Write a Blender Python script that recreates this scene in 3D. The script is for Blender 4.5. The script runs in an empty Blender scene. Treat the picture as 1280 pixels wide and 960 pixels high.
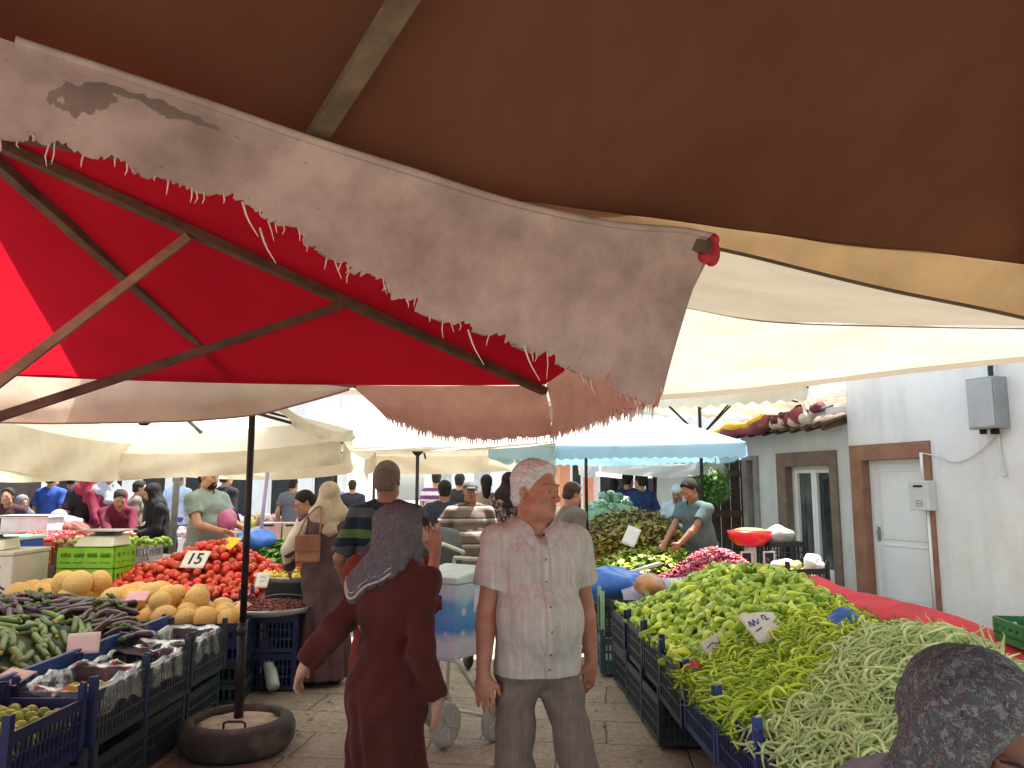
import bpy, math, random
import numpy as np
from mathutils import Vector, Matrix

R = math.radians
rnd = random.Random(11)
C = bpy.context.scene.collection
scene = bpy.context.scene

# ------------------------------------------------------------------ camera model
CAMZ, PITCH, FPX = 1.6, R(7.7), 960.0      # focal length in pixels of a 1280 x 960 picture
SP, CP = math.sin(PITCH), math.cos(PITCH)

def at(px, py, Y):
    """world point at depth Y seen at that picture position"""
    dx, dy = (px - 640) / FPX, -(py - 480) / FPX
    fy, fz = CP - SP * dy, SP + CP * dy
    t = Y / fy
    return Vector((dx * t, Y, CAMZ + fz * t))

def onz(px, py, z):
    dx, dy = (px - 640) / FPX, -(py - 480) / FPX
    fy, fz = CP - SP * dy, SP + CP * dy
    t = (z - CAMZ) / fz
    return Vector((dx * t, fy * t, z))

# ------------------------------------------------------------------ materials
def srgb(h):
    if isinstance(h, str):
        h = h.lstrip('#')
        c = [int(h[i:i + 2], 16) / 255 for i in (0, 2, 4)]
    else:
        c = list(h)
    return tuple(x / 12.92 if x <= .04045 else ((x + .055) / 1.055) ** 2.4 for x in c) + (1,)

def scale_col(c, k):
    return tuple(min(1, x * k) for x in c[:3]) + (1,)

_m = {}
class NT:
    def __init__(self, name):
        self.m = bpy.data.materials.new(name)
        self.m.use_nodes = True
        self.t = self.m.node_tree
        self.t.nodes.clear()
        self.out = self.t.nodes.new('ShaderNodeOutputMaterial')
    def n(self, typ, **kw):
        nd = self.t.nodes.new('ShaderNode' + typ)
        for k, v in kw.items():
            if k in nd.inputs:
                nd.inputs[k].default_value = v
            else:
                setattr(nd, k, v)
        return nd
    def l(self, a, b):
        self.t.links.new(a, b)
    def ramp(self, fac, stops):
        r = self.n('ValToRGB')
        e = r.color_ramp.elements
        while len(e) < len(stops):
            e.new(.5)
        for i, (p, c) in enumerate(stops):
            e[i].position = p
            e[i].color = c if len(c) == 4 else tuple(c) + (1,)
        self.l(fac, r.inputs[0])
        return r.outputs[0]
    def mix(self, fac, a, b, mode='MIX'):
        x = self.n('MixRGB', blend_type=mode)
        for s, v in zip((0, 1, 2), (fac, a, b)):
            if hasattr(v, 'is_linked'):
                self.l(v, x.inputs[s])
            else:
                x.inputs[s].default_value = v
        return x.outputs[0]

def mat(name, col='808080', rough=.6, var=.25, scale=12., bump=0., bscale=60., spec=.4, coord='Object', metal=0., coat=0.,
        col2=None, per_obj=0., sheen=0., sss=0., noise2=None):
    """plain procedural surface: base colour broken up by noise, fine bump; per_obj varies it from object to object"""
    if name in _m:
        return _m[name]
    T = NT(name)
    c = srgb(col) if not (isinstance(col, tuple) and len(col) == 4) else col
    tc = T.n('TexCoord')
    nz = T.n('TexNoise', Scale=scale, Detail=5., Roughness=.6)
    T.l(tc.outputs[coord], nz.inputs['Vector'])
    a = scale_col(c, 1 - var)
    b = scale_col(c, 1 + var) if col2 is None else srgb(col2)
    o = T.ramp(nz.outputs[0], [(.32, a), (.68, b)])
    if noise2:
        nz2 = T.n('TexNoise', Scale=noise2[0], Detail=3.)
        T.l(tc.outputs[coord], nz2.inputs['Vector'])
        f = T.ramp(nz2.outputs[0], [(noise2[1], (0, 0, 0, 1)), (noise2[1] + .12, (1, 1, 1, 1))])
        o = T.mix(f, o, srgb(noise2[2]))
    if per_obj:
        oi = T.n('ObjectInfo')
        hs = T.n('HueSaturation')
        mr = T.n('MapRange')
        mr.inputs[3].default_value = 1 - per_obj
        mr.inputs[4].default_value = 1 + per_obj
        T.l(oi.outputs['Random'], mr.inputs[0])
        T.l(mr.outputs[0], hs.inputs['Value'])
        ml = T.n('Math', operation='MULTIPLY_ADD')
        T.l(oi.outputs['Random'], ml.inputs[0])
        ml.inputs[1].default_value = -per_obj * .12
        ml.inputs[2].default_value = .5 + per_obj * .06
        T.l(ml.outputs[0], hs.inputs['Hue'])
        T.l(o, hs.inputs['Color'])
        o = hs.outputs[0]
    p = T.n('BsdfPrincipled')
    p.inputs['Roughness'].default_value = rough
    p.inputs['Specular IOR Level'].default_value = spec
    p.inputs['Metallic'].default_value = metal
    p.inputs['Coat Weight'].default_value = coat
    p.inputs['Sheen Weight'].default_value = sheen
    if sss:
        p.inputs['Subsurface Weight'].default_value = sss
        p.inputs['Subsurface Radius'].default_value = (.012, .004, .002)
        p.inputs['Subsurface Scale'].default_value = 1.
    T.l(o, p.inputs['Base Color'])
    if bump:
        bz = T.n('TexNoise', Scale=bscale, Detail=4.)
        T.l(tc.outputs[coord], bz.inputs['Vector'])
        bp = T.n('Bump', Strength=bump, Distance=.01)
        T.l(bz.outputs[0], bp.inputs['Height'])
        T.l(bp.outputs[0], p.inputs['Normal'])
    T.l(p.outputs[0], T.out.inputs[0])
    _m[name] = T.m
    return T.m

def cloth_mat(name, col='808080', trans_col=None, trans=.45, stain=None, weave=900., dirt=.35, sscale=3., speck=None, stretch=(1, 1, 1)):
    """thin awning canvas that lets light through"""
    if name in _m:
        return _m[name]
    T = NT(name)
    c = srgb(col)
    tcn = srgb(trans_col or col)
    tc = T.n('TexCoord')
    mp = T.n('Mapping')
    mp.inputs['Scale'].default_value = stretch
    T.l(tc.outputs['Object'], mp.inputs[0])
    nz = T.n('TexNoise', Scale=sscale, Detail=7., Roughness=.65)
    T.l(mp.outputs[0], nz.inputs['Vector'])
    f = T.ramp(nz.outputs[0], [(.35, (0, 0, 0, 1)), (.72, (1, 1, 1, 1))])
    st = srgb(stain) if stain else scale_col(c, 1 - dirt)
    o = T.mix(f, c, st)
    o2 = T.mix(f, tcn, scale_col(tcn, 1 - dirt * .8))
    if speck:
        vz = T.n('TexNoise', Scale=speck[0], Detail=2.)
        T.l(tc.outputs['Object'], vz.inputs['Vector'])
        f2 = T.ramp(vz.outputs[0], [(speck[1], (0, 0, 0, 1)), (speck[1] + .03, (1, 1, 1, 1))])
        o = T.mix(f2, o, srgb(speck[2]))
        o2 = T.mix(f2, o2, srgb(speck[2]))
    d = T.n('BsdfDiffuse')
    T.l(o, d.inputs[0])
    t = T.n('BsdfTranslucent')
    T.l(o2, t.inputs[0])
    wz = T.n('TexNoise', Scale=14., Detail=6.)
    T.l(tc.outputs['Object'], wz.inputs['Vector'])
    bp = T.n('Bump', Strength=.35, Distance=.012)
    T.l(wz.outputs[0], bp.inputs['Height'])
    T.l(bp.outputs[0], d.inputs['Normal'])
    T.l(bp.outputs[0], t.inputs['Normal'])
    mx = T.n('MixShader')
    mx.inputs[0].default_value = trans
    T.l(d.outputs[0], mx.inputs[1])
    T.l(t.outputs[0], mx.inputs[2])
    T.l(mx.outputs[0], T.out.inputs[0])
    _m[name] = T.m
    return T.m

def stripe_mat(name, stops, period, axis=2, rough=.85, offset=0.):
    """cloth with a repeating band pattern along one object axis; stops: (position 0..1, colour)"""
    if name in _m:
        return _m[name]
    T = NT(name)
    tc = T.n('TexCoord')
    sx = T.n('SeparateXYZ')
    T.l(tc.outputs['Object'], sx.inputs[0])
    nz = T.n('TexNoise', Scale=9., Detail=2.)
    T.l(tc.outputs['Object'], nz.inputs['Vector'])
    ad = T.n('Math', operation='MULTIPLY_ADD')
    T.l(nz.outputs[0], ad.inputs[0]); ad.inputs[1].default_value = .012
    T.l(sx.outputs[axis], ad.inputs[2])
    a2 = T.n('Math', operation='MULTIPLY_ADD')
    T.l(ad.outputs[0], a2.inputs[0]); a2.inputs[1].default_value = 1 / period; a2.inputs[2].default_value = offset + 20
    fr = T.n('Math', operation='FRACT')
    T.l(a2.outputs[0], fr.inputs[0])
    r = T.n('ValToRGB')
    r.color_ramp.interpolation = 'CONSTANT'
    e = r.color_ramp.elements
    while len(e) < len(stops):
        e.new(.5)
    for i, (p, c) in enumerate(stops):
        e[i].position = p; e[i].color = srgb(c)
    T.l(fr.outputs[0], r.inputs[0])
    p = T.n('BsdfPrincipled')
    p.inputs['Roughness'].default_value = rough
    p.inputs['Specular IOR Level'].default_value = .2
    T.l(r.outputs[0], p.inputs['Base Color'])
    T.l(p.outputs[0], T.out.inputs[0])
    _m[name] = T.m
    return T.m

# ------------------------------------------------------------------ mesh builder
class MB:
    def __init__(self):
        self.v, self.f, self.mi = [], [], []
    def add(self, vs, fs, mi=0, M=None):
        o = len(self.v)
        if M is not None:
            vs = [M @ Vector(p) for p in vs]
        self.v += [tuple(p) for p in vs]
        self.f += [tuple(i + o for i in q) for q in fs]
        self.mi += [mi] * len(fs)
        return self
    def box(self, x0, x1, y0, y1, z0, z1, mi=0, M=None):
        vs = [(x, y, z) for x in (x0, x1) for y in (y0, y1) for z in (z0, z1)]
        return self.add(vs, [(0, 1, 3, 2), (4, 6, 7, 5), (0, 4, 5, 1), (2, 3, 7, 6), (0, 2, 6, 4), (1, 5, 7, 3)], mi, M)
    def cbox(self, c, s, mi=0, M=None):
        return self.box(c[0] - s[0] / 2, c[0] + s[0] / 2, c[1] - s[1] / 2, c[1] + s[1] / 2, c[2] - s[2] / 2, c[2] + s[2] / 2, mi, M)
    def tube(self, pts, r, seg=8, mi=0, caps=True, flat=1.0):
        """swept tube; r a number or a list"""
        pts = [Vector(p) for p in pts]
        n = len(pts)
        rr = r if isinstance(r, (list, tuple)) else [r] * n
        vs, fs = [], []
        up = None
        for i, p in enumerate(pts):
            d = (pts[min(i + 1, n - 1)] - pts[max(i - 1, 0)])
            if d.length < 1e-9:
                d = Vector((0, 0, 1))
            d.normalize()
            if up is None:
                up = Vector((0, 0, 1)) if abs(d.z) < .9 else Vector((1, 0, 0))
            a = d.cross(up)
            if a.length < 1e-6:
                a = d.orthogonal()
            a.normalize()
            b = a.cross(d).normalized()
            up = b
            for k in range(seg):
                t = 2 * math.pi * k / seg
                vs.append(p + (a * math.cos(t) + b * (math.sin(t) * flat)) * rr[i])
        for i in range(n - 1):
            for k in range(seg):
                k2 = (k + 1) % seg
                fs.append((i * seg + k, i * seg + k2, (i + 1) * seg + k2, (i + 1) * seg + k))
        if caps:
            fs.append(tuple(range(seg - 1, -1, -1)))
            fs.append(tuple((n - 1) * seg + k for k in range(seg)))
        return self.add(vs, fs, mi)
    def bar(self, a, b, w, h, mi=0, up=(0, 0, 1)):
        """rectangular bar from a to b"""
        a, b = Vector(a), Vector(b)
        d = (b - a).normalized()
        u = Vector(up)
        s = d.cross(u)
        if s.length < 1e-5:
            s = d.orthogonal()
        s.normalize()
        u = s.cross(d).normalized()
        vs = []
        for p in (a, b):
            for i, j in ((-1, -1), (1, -1), (1, 1), (-1, 1)):
                vs.append(p + s * (i * w / 2) + u * (j * h / 2))
        return self.add(vs, [(3, 2, 1, 0), (4, 5, 6, 7), (0, 1, 5, 4), (1, 2, 6, 5), (2, 3, 7, 6), (3, 0, 4, 7)], mi)
    def lathe(self, prof, seg=20, mi=0, M=None, lobes=None):
        vs, fs = [], []
        n = len(prof)
        for i, (r, z) in enumerate(prof):
            for k in range(seg):
                t = 2 * math.pi * k / seg
                q = r * (1 + (lobes[1] * math.cos(lobes[0] * t) if lobes else 0))
                vs.append((q * math.cos(t), q * math.sin(t), z))
        for i in range(n - 1):
            for k in range(seg):
                k2 = (k + 1) % seg
                fs.append((i * seg + k, i * seg + k2, (i + 1) * seg + k2, (i + 1) * seg + k))
        if prof[0][0] > 1e-6: fs.append(tuple(range(seg - 1, -1, -1)))
        if prof[-1][0] > 1e-6: fs.append(tuple((n - 1) * seg + k for k in range(seg)))
        return self.add(vs, fs, mi, M)
    def sphere(self, c, r, seg=12, rings=8, mi=0, M=None):
        r = r if isinstance(r, (tuple, list, Vector)) else (r, r, r)
        vs = [(c[0], c[1], c[2] + r[2])]
        for i in range(1, rings):
            ph = math.pi * i / rings
            for k in range(seg):
                t = 2 * math.pi * k / seg
                vs.append((c[0] + r[0] * math.sin(ph) * math.cos(t), c[1] + r[1] * math.sin(ph) * math.sin(t), c[2] + r[2] * math.cos(ph)))
        vs.append((c[0], c[1], c[2] - r[2]))
        fs = [(0, 1 + k, 1 + (k + 1) % seg) for k in range(seg)]
        for i in range(rings - 2):
            for k in range(seg):
                a, b = 1 + i * seg + k, 1 + i * seg + (k + 1) % seg
                fs.append((a, a + seg, b + seg, b))
        L = len(vs) - 1
        o = 1 + (rings - 2) * seg
        fs += [(L, o + (k + 1) % seg, o + k) for k in range(seg)]
        return self.add(vs, fs, mi, M)
    def grid(self, P, mi=0):
        """P[j][i] rows of points"""
        nj, ni = len(P), len(P[0])
        vs = [p for row in P for p in row]
        fs = [(j * ni + i, j * ni + i + 1, (j + 1) * ni + i + 1, (j + 1) * ni + i) for j in range(nj - 1) for i in range(ni - 1)]
        return self.add(vs, fs, mi)
    def mesh(self, name, mats, smooth=True):
        me = bpy.data.meshes.new(name)
        me.from_pydata(self.v, [], self.f)
        for m in (mats if isinstance(mats, (list, tuple)) else [mats]):
            me.materials.append(m)
        if any(self.mi):
            me.polygons.foreach_set('material_index', self.mi)
        if smooth:
            me.polygons.foreach_set('use_smooth', [True] * len(self.f))
        me.update()
        return me

def obj(name, mb, mats, parent=None, smooth=False, loc=None, rot=None, bevel=0.):
    me = mb if isinstance(mb, bpy.types.Mesh) else mb.mesh(name, mats, smooth)
    o = bpy.data.objects.new(name, me)
    C.objects.link(o)
    if parent is not None:
        o.parent = parent
    if loc is not None: o.location = loc
    if rot is not None: o.rotation_euler = rot
    if bevel:
        b = o.modifiers.new('soft_edges', 'BEVEL')
        b.width = bevel; b.segments = 2; b.limit_method = 'ANGLE'
    return o

def tag(o, label=None, cat=None, group=None, kind=None):
    if label: o['label'] = label
    if cat: o['category'] = cat
    if group: o['group'] = group
    if kind: o['kind'] = kind
    return o

def thing(name, label, cat, loc=(0, 0, 0), rotz=0., group=None):
    o = bpy.data.objects.new(name, None)
    o.empty_display_size = .1
    C.objects.link(o)
    o.location = loc
    o.rotation_euler = (0, 0, rotz)
    return tag(o, label, cat, group)

def copy_tree(o, parent=None):
    c = o.copy()
    C.objects.link(c)
    if parent is not None:
        c.parent = parent
    for ch in list(o.children):
        copy_tree(ch, c)
    return c

# ------------------------------------------------------------------ cheap vectorised noise
def snoise(x, y, z=0., s=0.):
    """smooth pseudo noise in about -1..1 from warped sines"""
    a = np.sin(x * 1.7 + 1.3 * np.sin(y * 1.1 + s) + s * 2.1) + np.sin(y * 2.3 + 1.7 * np.sin(z * 1.3 + x * .7 + s) + s)
    b = np.sin(z * 1.9 + 1.1 * np.sin(x * 1.9 - y + s * 1.7)) + np.sin((x + y + z) * 1.3 + s * .7)
    return (a + b) * .25

def catmull(pts, n):
    """n points along a Catmull-Rom curve through pts"""
    P = [Vector(p) for p in pts]
    out = []
    m = len(P) - 1
    for k in range(n):
        t = k / (n - 1) * m
        i = min(int(t), m - 1)
        f = t - i
        p0 = P[i - 1] if i > 0 else P[i] * 2 - P[i + 1]
        p3 = P[i + 2] if i + 2 <= m else P[i + 1] * 2 - P[i]
        p1, p2 = P[i], P[i + 1]
        out.append(.5 * ((2 * p1) + (p2 - p0) * f + (2 * p0 - 5 * p1 + 4 * p2 - p3) * f * f + (3 * p1 - p0 - 3 * p2 + p3) * f ** 3))
    return out

def sheet(mb, rows, nu, nv, amp=.0, freq=3., seed=0., jag=None, mi=0, sag=0., linear=False, amp_v=None):
    """cloth patch through control rows (each a list of points, first row the top); jag(u) shortens or lengthens the lower edge"""
    R_ = [catmull(r, nu) for r in rows]
    G = []
    for j in range(nv):
        v = j / (nv - 1)
        G.append([])
        for i in range(nu):
            u = i / (nu - 1)
            vv = v * (jag(u) if jag else 1)
            col = [r[i] for r in R_]
            if len(col) == 2:
                p = col[0].lerp(col[1], vv)
            else:
                t = min(vv, 1.) * (len(col) - 1)
                k = min(int(t), len(col) - 2)
                f = t - k
                if linear:
                    p = col[k].lerp(col[k + 1], f)
                else:
                    p0 = col[k - 1] if k > 0 else col[k] * 2 - col[k + 1]
                    p3 = col[k + 2] if k + 2 < len(col) else col[k + 1] * 2 - col[k]
                    p1, p2 = col[k], col[k + 1]
                    p = .5 * ((2 * p1) + (p2 - p0) * f + (2 * p0 - 5 * p1 + 4 * p2 - p3) * f * f + (3 * p1 - p0 - 3 * p2 + p3) * f ** 3)
            if sag:
                p = p + Vector((0, 0, -sag * math.sin(math.pi * u) * math.sin(math.pi * v)))
            G[-1].append(p)
    if amp:
        H = [[p.copy() for p in row] for row in G]
        for j in range(nv):
            for i in range(nu):
                a = G[j][min(i + 1, nu - 1)] - G[j][max(i - 1, 0)]
                b = G[min(j + 1, nv - 1)][i] - G[max(j - 1, 0)][i]
                n = a.cross(b)
                if n.length > 1e-9:
                    n.normalize()
                p = G[j][i]
                k = amp * (amp_v(j / (nv - 1)) if amp_v else 1)
                H[j][i] = p + n * (k * float(snoise(p.x * freq, p.y * freq, p.z * freq * .8, seed) + .5 * snoise(p.x * freq * 2.3, p.y * freq * 2.3, p.z * freq * 1.7, seed + 3)))
        G = H
    mb.grid(G, mi)
    return G
# ------------------------------------------------------------------ bodies: signed distance fields turned into one surface
class SDF:
    def __init__(self, lo, hi, h):
        self.lo = np.array(lo, float); self.h = h
        self.n = np.ceil((np.array(hi, float) - self.lo) / h).astype(int) + 1
        self.D = np.full(self.n, .5, np.float32)
    def block(self, lo, hi):
        a = np.maximum(((np.array(lo) - self.lo) / self.h).astype(int) - 1, 0)
        b = np.minimum(((np.array(hi) - self.lo) / self.h).astype(int) + 3, self.n)
        if (b <= a).any():
            return None
        sl = tuple(slice(a[i], b[i]) for i in range(3))
        X = [(self.lo[i] + self.h * np.arange(a[i], b[i])).astype(np.float32) for i in range(3)]
        return sl, X[0][:, None, None], X[1][None, :, None], X[2][None, None, :]
    def put(self, sl, d, k, mode):
        A = self.D[sl]
        if mode == 'add':
            hh = np.maximum(k - np.abs(A - d), 0) / max(k, 1e-6)
            self.D[sl] = np.minimum(A, d) - hh * hh * k * .25
        elif mode == 'sub':
            hh = np.maximum(k - np.abs(A + d), 0) / max(k, 1e-6)
            self.D[sl] = np.maximum(A, -d) + hh * hh * k * .25
    def cap(self, p0, p1, r0, r1=None, k=.02, mode='add', sq=(1, 1, 1), pad=None):
        """tapered capsule; sq squashes its section along the axes"""
        r1 = r0 if r1 is None else r1
        p0, p1 = np.array(p0, float), np.array(p1, float)
        s = np.array(sq, float)
        m = max(r0, r1)
        pad = k + 3 * self.h if pad is None else pad
        b = self.block(np.minimum(p0, p1) - m * s - pad, np.maximum(p0, p1) + m * s + pad)
        if b is None: return self
        sl, X, Y, Z = b
        v = (p1 - p0) / s
        L = float(v @ v) + 1e-12
        qx, qy, qz = (X - p0[0]) / s[0], (Y - p0[1]) / s[1], (Z - p0[2]) / s[2]
        t = np.clip((qx * v[0] + qy * v[1] + qz * v[2]) / L, 0, 1)
        d = np.sqrt((qx - t * v[0]) ** 2 + (qy - t * v[1]) ** 2 + (qz - t * v[2]) ** 2) - (r0 + t * (r1 - r0))
        self.put(sl, d * s.min(), k, mode)
        return self
    def ell(self, c, r, k=.02, mode='add', M=None):
        """ellipsoid; M a 3x3 rotation (columns are its axes)"""
        c, r = np.array(c, float), np.array(r, float)
        m = r.max() if M is not None else r
        b = self.block(c - m - k - 3 * self.h, c + m + k + 3 * self.h)
        if b is None: return self
        sl, X, Y, Z = b
        x, y, z = X - c[0], Y - c[1], Z - c[2]
        if M is not None:
            M = np.array(M)
            x, y, z = (x * M[0, 0] + y * M[1, 0] + z * M[2, 0]), (x * M[0, 1] + y * M[1, 1] + z * M[2, 1]), (x * M[0, 2] + y * M[1, 2] + z * M[2, 2])
        k0 = np.sqrt((x / r[0]) ** 2 + (y / r[1]) ** 2 + (z / r[2]) ** 2)
        k1 = np.sqrt((x / r[0] ** 2) ** 2 + (y / r[1] ** 2) ** 2 + (z / r[2] ** 2) ** 2)
        d = k0 * (k0 - 1) / np.maximum(k1, 1e-6)
        self.put(sl, d, k, mode)
        return self
    def cut(self, p, n):
        """throw away what lies on the side the normal n points to"""
        sl, X, Y, Z = self.block(self.lo, self.lo + self.h * self.n)
        n = np.array(n, float); n /= np.linalg.norm(n)
        self.D = np.maximum(self.D, ((X - p[0]) * n[0] + (Y - p[1]) * n[1] + (Z - p[2]) * n[2]).astype(np.float32))
        return self
    def cut_near(self, p, n, rad):
        """like cut, only inside a ball"""
        p = np.array(p, float)
        b = self.block(p - rad, p + rad)
        if b is None: return self
        sl, X, Y, Z = b
        n = np.array(n, float); n /= np.linalg.norm(n)
        d = (X - p[0]) * n[0] + (Y - p[1]) * n[1] + (Z - p[2]) * n[2]
        ball = np.sqrt((X - p[0]) ** 2 + (Y - p[1]) ** 2 + (Z - p[2]) ** 2) - rad * .95
        self.D[sl] = np.maximum(self.D[sl], np.minimum(d, -ball))
        return self
    def warp(self, fn):
        """add fn(X,Y,Z) to the distance near the surface"""
        sl, X, Y, Z = self.block(self.lo, self.lo + self.h * self.n)
        self.D = self.D + np.asarray(fn(X, Y, Z), np.float32)
        return self
    def join(self, o, k):
        """smooth union with another field on the same grid"""
        hh = np.maximum(k - np.abs(self.D - o.D), 0) / k
        self.D = np.minimum(self.D, o.D) - hh * hh * k * .25
        return self
    def surface(self):
        D = self.D
        s = D < 0
        c = np.zeros(np.array(D.shape) - 1, np.int8)
        for i in (0, 1):
            for j in (0, 1):
                for k in (0, 1):
                    c += s[i:i + c.shape[0], j:j + c.shape[1], k:k + c.shape[2]]
        act = np.argwhere((c > 0) & (c < 8))
        if len(act) == 0:
            return np.zeros((0, 3)), []
        idx = np.full(c.shape, -1, np.int32)
        idx[tuple(act.T)] = np.arange(len(act))
        pos = np.zeros((len(act), 3)); cnt = np.zeros(len(act))
        cor = [np.array((i, j, k)) for i in (0, 1) for j in (0, 1) for k in (0, 1)]
        for a in cor:
            for ax in range(3):
                if a[ax] == 0:
                    b = a.copy(); b[ax] = 1
                    da = D[tuple((act + a).T)]; db = D[tuple((act + b).T)]
                    m = (da < 0) != (db < 0)
                    t = np.where(m, da / np.where(m, da - db, 1), 0)
                    q = act + a
                    q = q.astype(float); q[:, ax] += t
                    pos[m] += q[m]; cnt += m
        pos = self.lo + self.h * pos / cnt[:, None]
        faces = []
        for ax in range(3):
            sh = [slice(None)] * 3; s2 = [slice(None)] * 3
            sh[ax] = slice(0, -1); s2[ax] = slice(1, None)
            A, B = s[tuple(sh)], s[tuple(s2)]
            e = np.argwhere(A != B)
            u, v = (ax + 1) % 3, (ax + 2) % 3
            ok = (e[:, u] > 0) & (e[:, v] > 0) & (e[:, u] < D.shape[u] - 1) & (e[:, v] < D.shape[v] - 1)
            e = e[ok]
            flip = A[tuple(e.T)]
            du = np.zeros(3, int); du[u] = 1
            dv = np.zeros(3, int); dv[v] = 1
            q = np.stack([idx[tuple((e - du - dv).T)], idx[tuple((e - dv).T)], idx[tuple(e.T)], idx[tuple((e - du).T)]], 1)
            q[~flip] = q[~flip][:, ::-1]
            faces.append(q)
        return pos, np.concatenate(faces)
    def mesh(self, name, mats, relax=1):
        pos, fc = self.surface()
        if relax and len(fc):
            for _ in range(relax):
                acc = np.zeros_like(pos); n = np.zeros(len(pos))
                for a, b in ((0, 1), (1, 2), (2, 3), (3, 0)):
                    np.add.at(acc, fc[:, a], pos[fc[:, b]]); np.add.at(n, fc[:, a], 1)
                    np.add.at(acc, fc[:, b], pos[fc[:, a]]); np.add.at(n, fc[:, b], 1)
                pos = pos * .5 + .5 * acc / np.maximum(n, 1)[:, None]
        me = bpy.data.meshes.new(name)
        me.vertices.add(len(pos)); me.vertices.foreach_set('co', pos.astype(np.float32).ravel())
        me.loops.add(len(fc) * 4); me.loops.foreach_set('vertex_index', np.asarray(fc, np.int32).ravel())
        me.polygons.add(len(fc)); me.polygons.foreach_set('loop_start', np.arange(0, len(fc) * 4, 4, dtype=np.int32))
        me.polygons.foreach_set('use_smooth', np.ones(len(fc), bool))
        for m in (mats if isinstance(mats, (list, tuple)) else [mats]):
            me.materials.append(m)
        me.update(calc_edges=True)
        me.validate()
        return me
# ------------------------------------------------------------------ setting: ground, buildings
def ground_mat():
    T = NT('paving')
    tc = T.n('TexCoord')
    mp = T.n('Mapping'); mp.inputs['Rotation'].default_value = (0, 0, R(7))
    T.l(tc.outputs['Object'], mp.inputs[0])
    wz = T.n('TexNoise', Scale=2.2, Detail=3.)
    T.l(mp.outputs[0], wz.inputs['Vector'])
    va = T.n('VectorMath', operation='MULTIPLY_ADD')
    T.l(wz.outputs['Color'], va.inputs[0]); va.inputs[1].default_value = (.07, .07, 0)
    T.l(mp.outputs[0], va.inputs[2])
    br = T.n('TexBrick')
    br.offset = .37; br.squash = .8; br.squash_frequency = 3
    br.inputs['Scale'].default_value = 1.
    br.inputs['Brick Width'].default_value = .8
    br.inputs['Row Height'].default_value = .47
    br.inputs['Mortar Size'].default_value = .009
    br.inputs['Mortar Smooth'].default_value = .6
    br.inputs['Color1'].default_value = srgb('a49c90')
    br.inputs['Color2'].default_value = srgb('968f85')
    br.inputs['Mortar'].default_value = srgb('6a635a')
    T.l(va.outputs[0], br.inputs['Vector'])
    nz = T.n('TexNoise', Scale=1.3, Detail=8., Roughness=.7)
    T.l(tc.outputs['Object'], nz.inputs['Vector'])
    f = T.ramp(nz.outputs[0], [(.3, (.66, .63, .6, 1)), (.7, (1.12, 1.11, 1.1, 1))])
    o = T.mix(1., br.outputs[0], f, 'MULTIPLY')
    n2 = T.n('TexNoise', Scale=26., Detail=6., Roughness=.7)
    T.l(tc.outputs['Object'], n2.inputs['Vector'])
    f2 = T.ramp(n2.outputs[0], [(.36, (.66, .64, .6, 1)), (.6, (1.06, 1.06, 1.06, 1))])
    o = T.mix(1., o, f2, 'MULTIPLY')
    n3 = T.n('TexVoronoi', Scale=5.5); n3.feature = 'F1'
    T.l(tc.outputs['Object'], n3.inputs['Vector'])
    f3 = T.ramp(n3.outputs[0], [(.02, (.35, .32, .28, 1)), (.07, (1, 1, 1, 1))])
    o = T.mix(.5, o, f3, 'MULTIPLY')
    p = T.n('BsdfPrincipled')
    p.inputs['Roughness'].default_value = .72
    p.inputs['Specular IOR Level'].default_value = .3
    T.l(o, p.inputs['Base Color'])
    ad = T.n('Math', operation='MULTIPLY_ADD')
    T.l(br.outputs['Fac'], ad.inputs[0]); ad.inputs[1].default_value = -1.; T.l(n2.outputs[0], ad.inputs[2])
    bp = T.n('Bump', Strength=.55, Distance=.012)
    T.l(ad.outputs[0], bp.inputs['Height'])
    T.l(bp.outputs[0], p.inputs['Normal'])
    T.l(p.outputs[0], T.out.inputs[0])
    return T.m

g = MB()
n = 90
xs = [-60 + 120 * i / n for i in range(n + 1)]
ys = [-20 + 120 * i / n for i in range(n + 1)]
g.grid([[(x, y, 0) for x in xs] for y in ys])
tag(obj('ground', g, ground_mat()), kind='structure')

# ---- the whitewashed buildings along the right side
WP = Vector((4.55, 10.4, 0)); WD = Vector((.334, -.943, 0)).normalized(); WN = Vector((WD.y, -WD.x, 0))   # WN points to the aisle
WROT = math.atan2(WD.y, WD.x)
def wallpt(px, py):
    dx, dy = (px - 640) / FPX, -(py - 480) / FPX
    D = Vector((dx, CP - SP * dy, SP + CP * dy)); O = Vector((0, 0, CAMZ))
    t = (WP - O).dot(WN) / D.dot(WN)
    P = O + D * t
    return (P - WP).dot(WD), P.z

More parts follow.
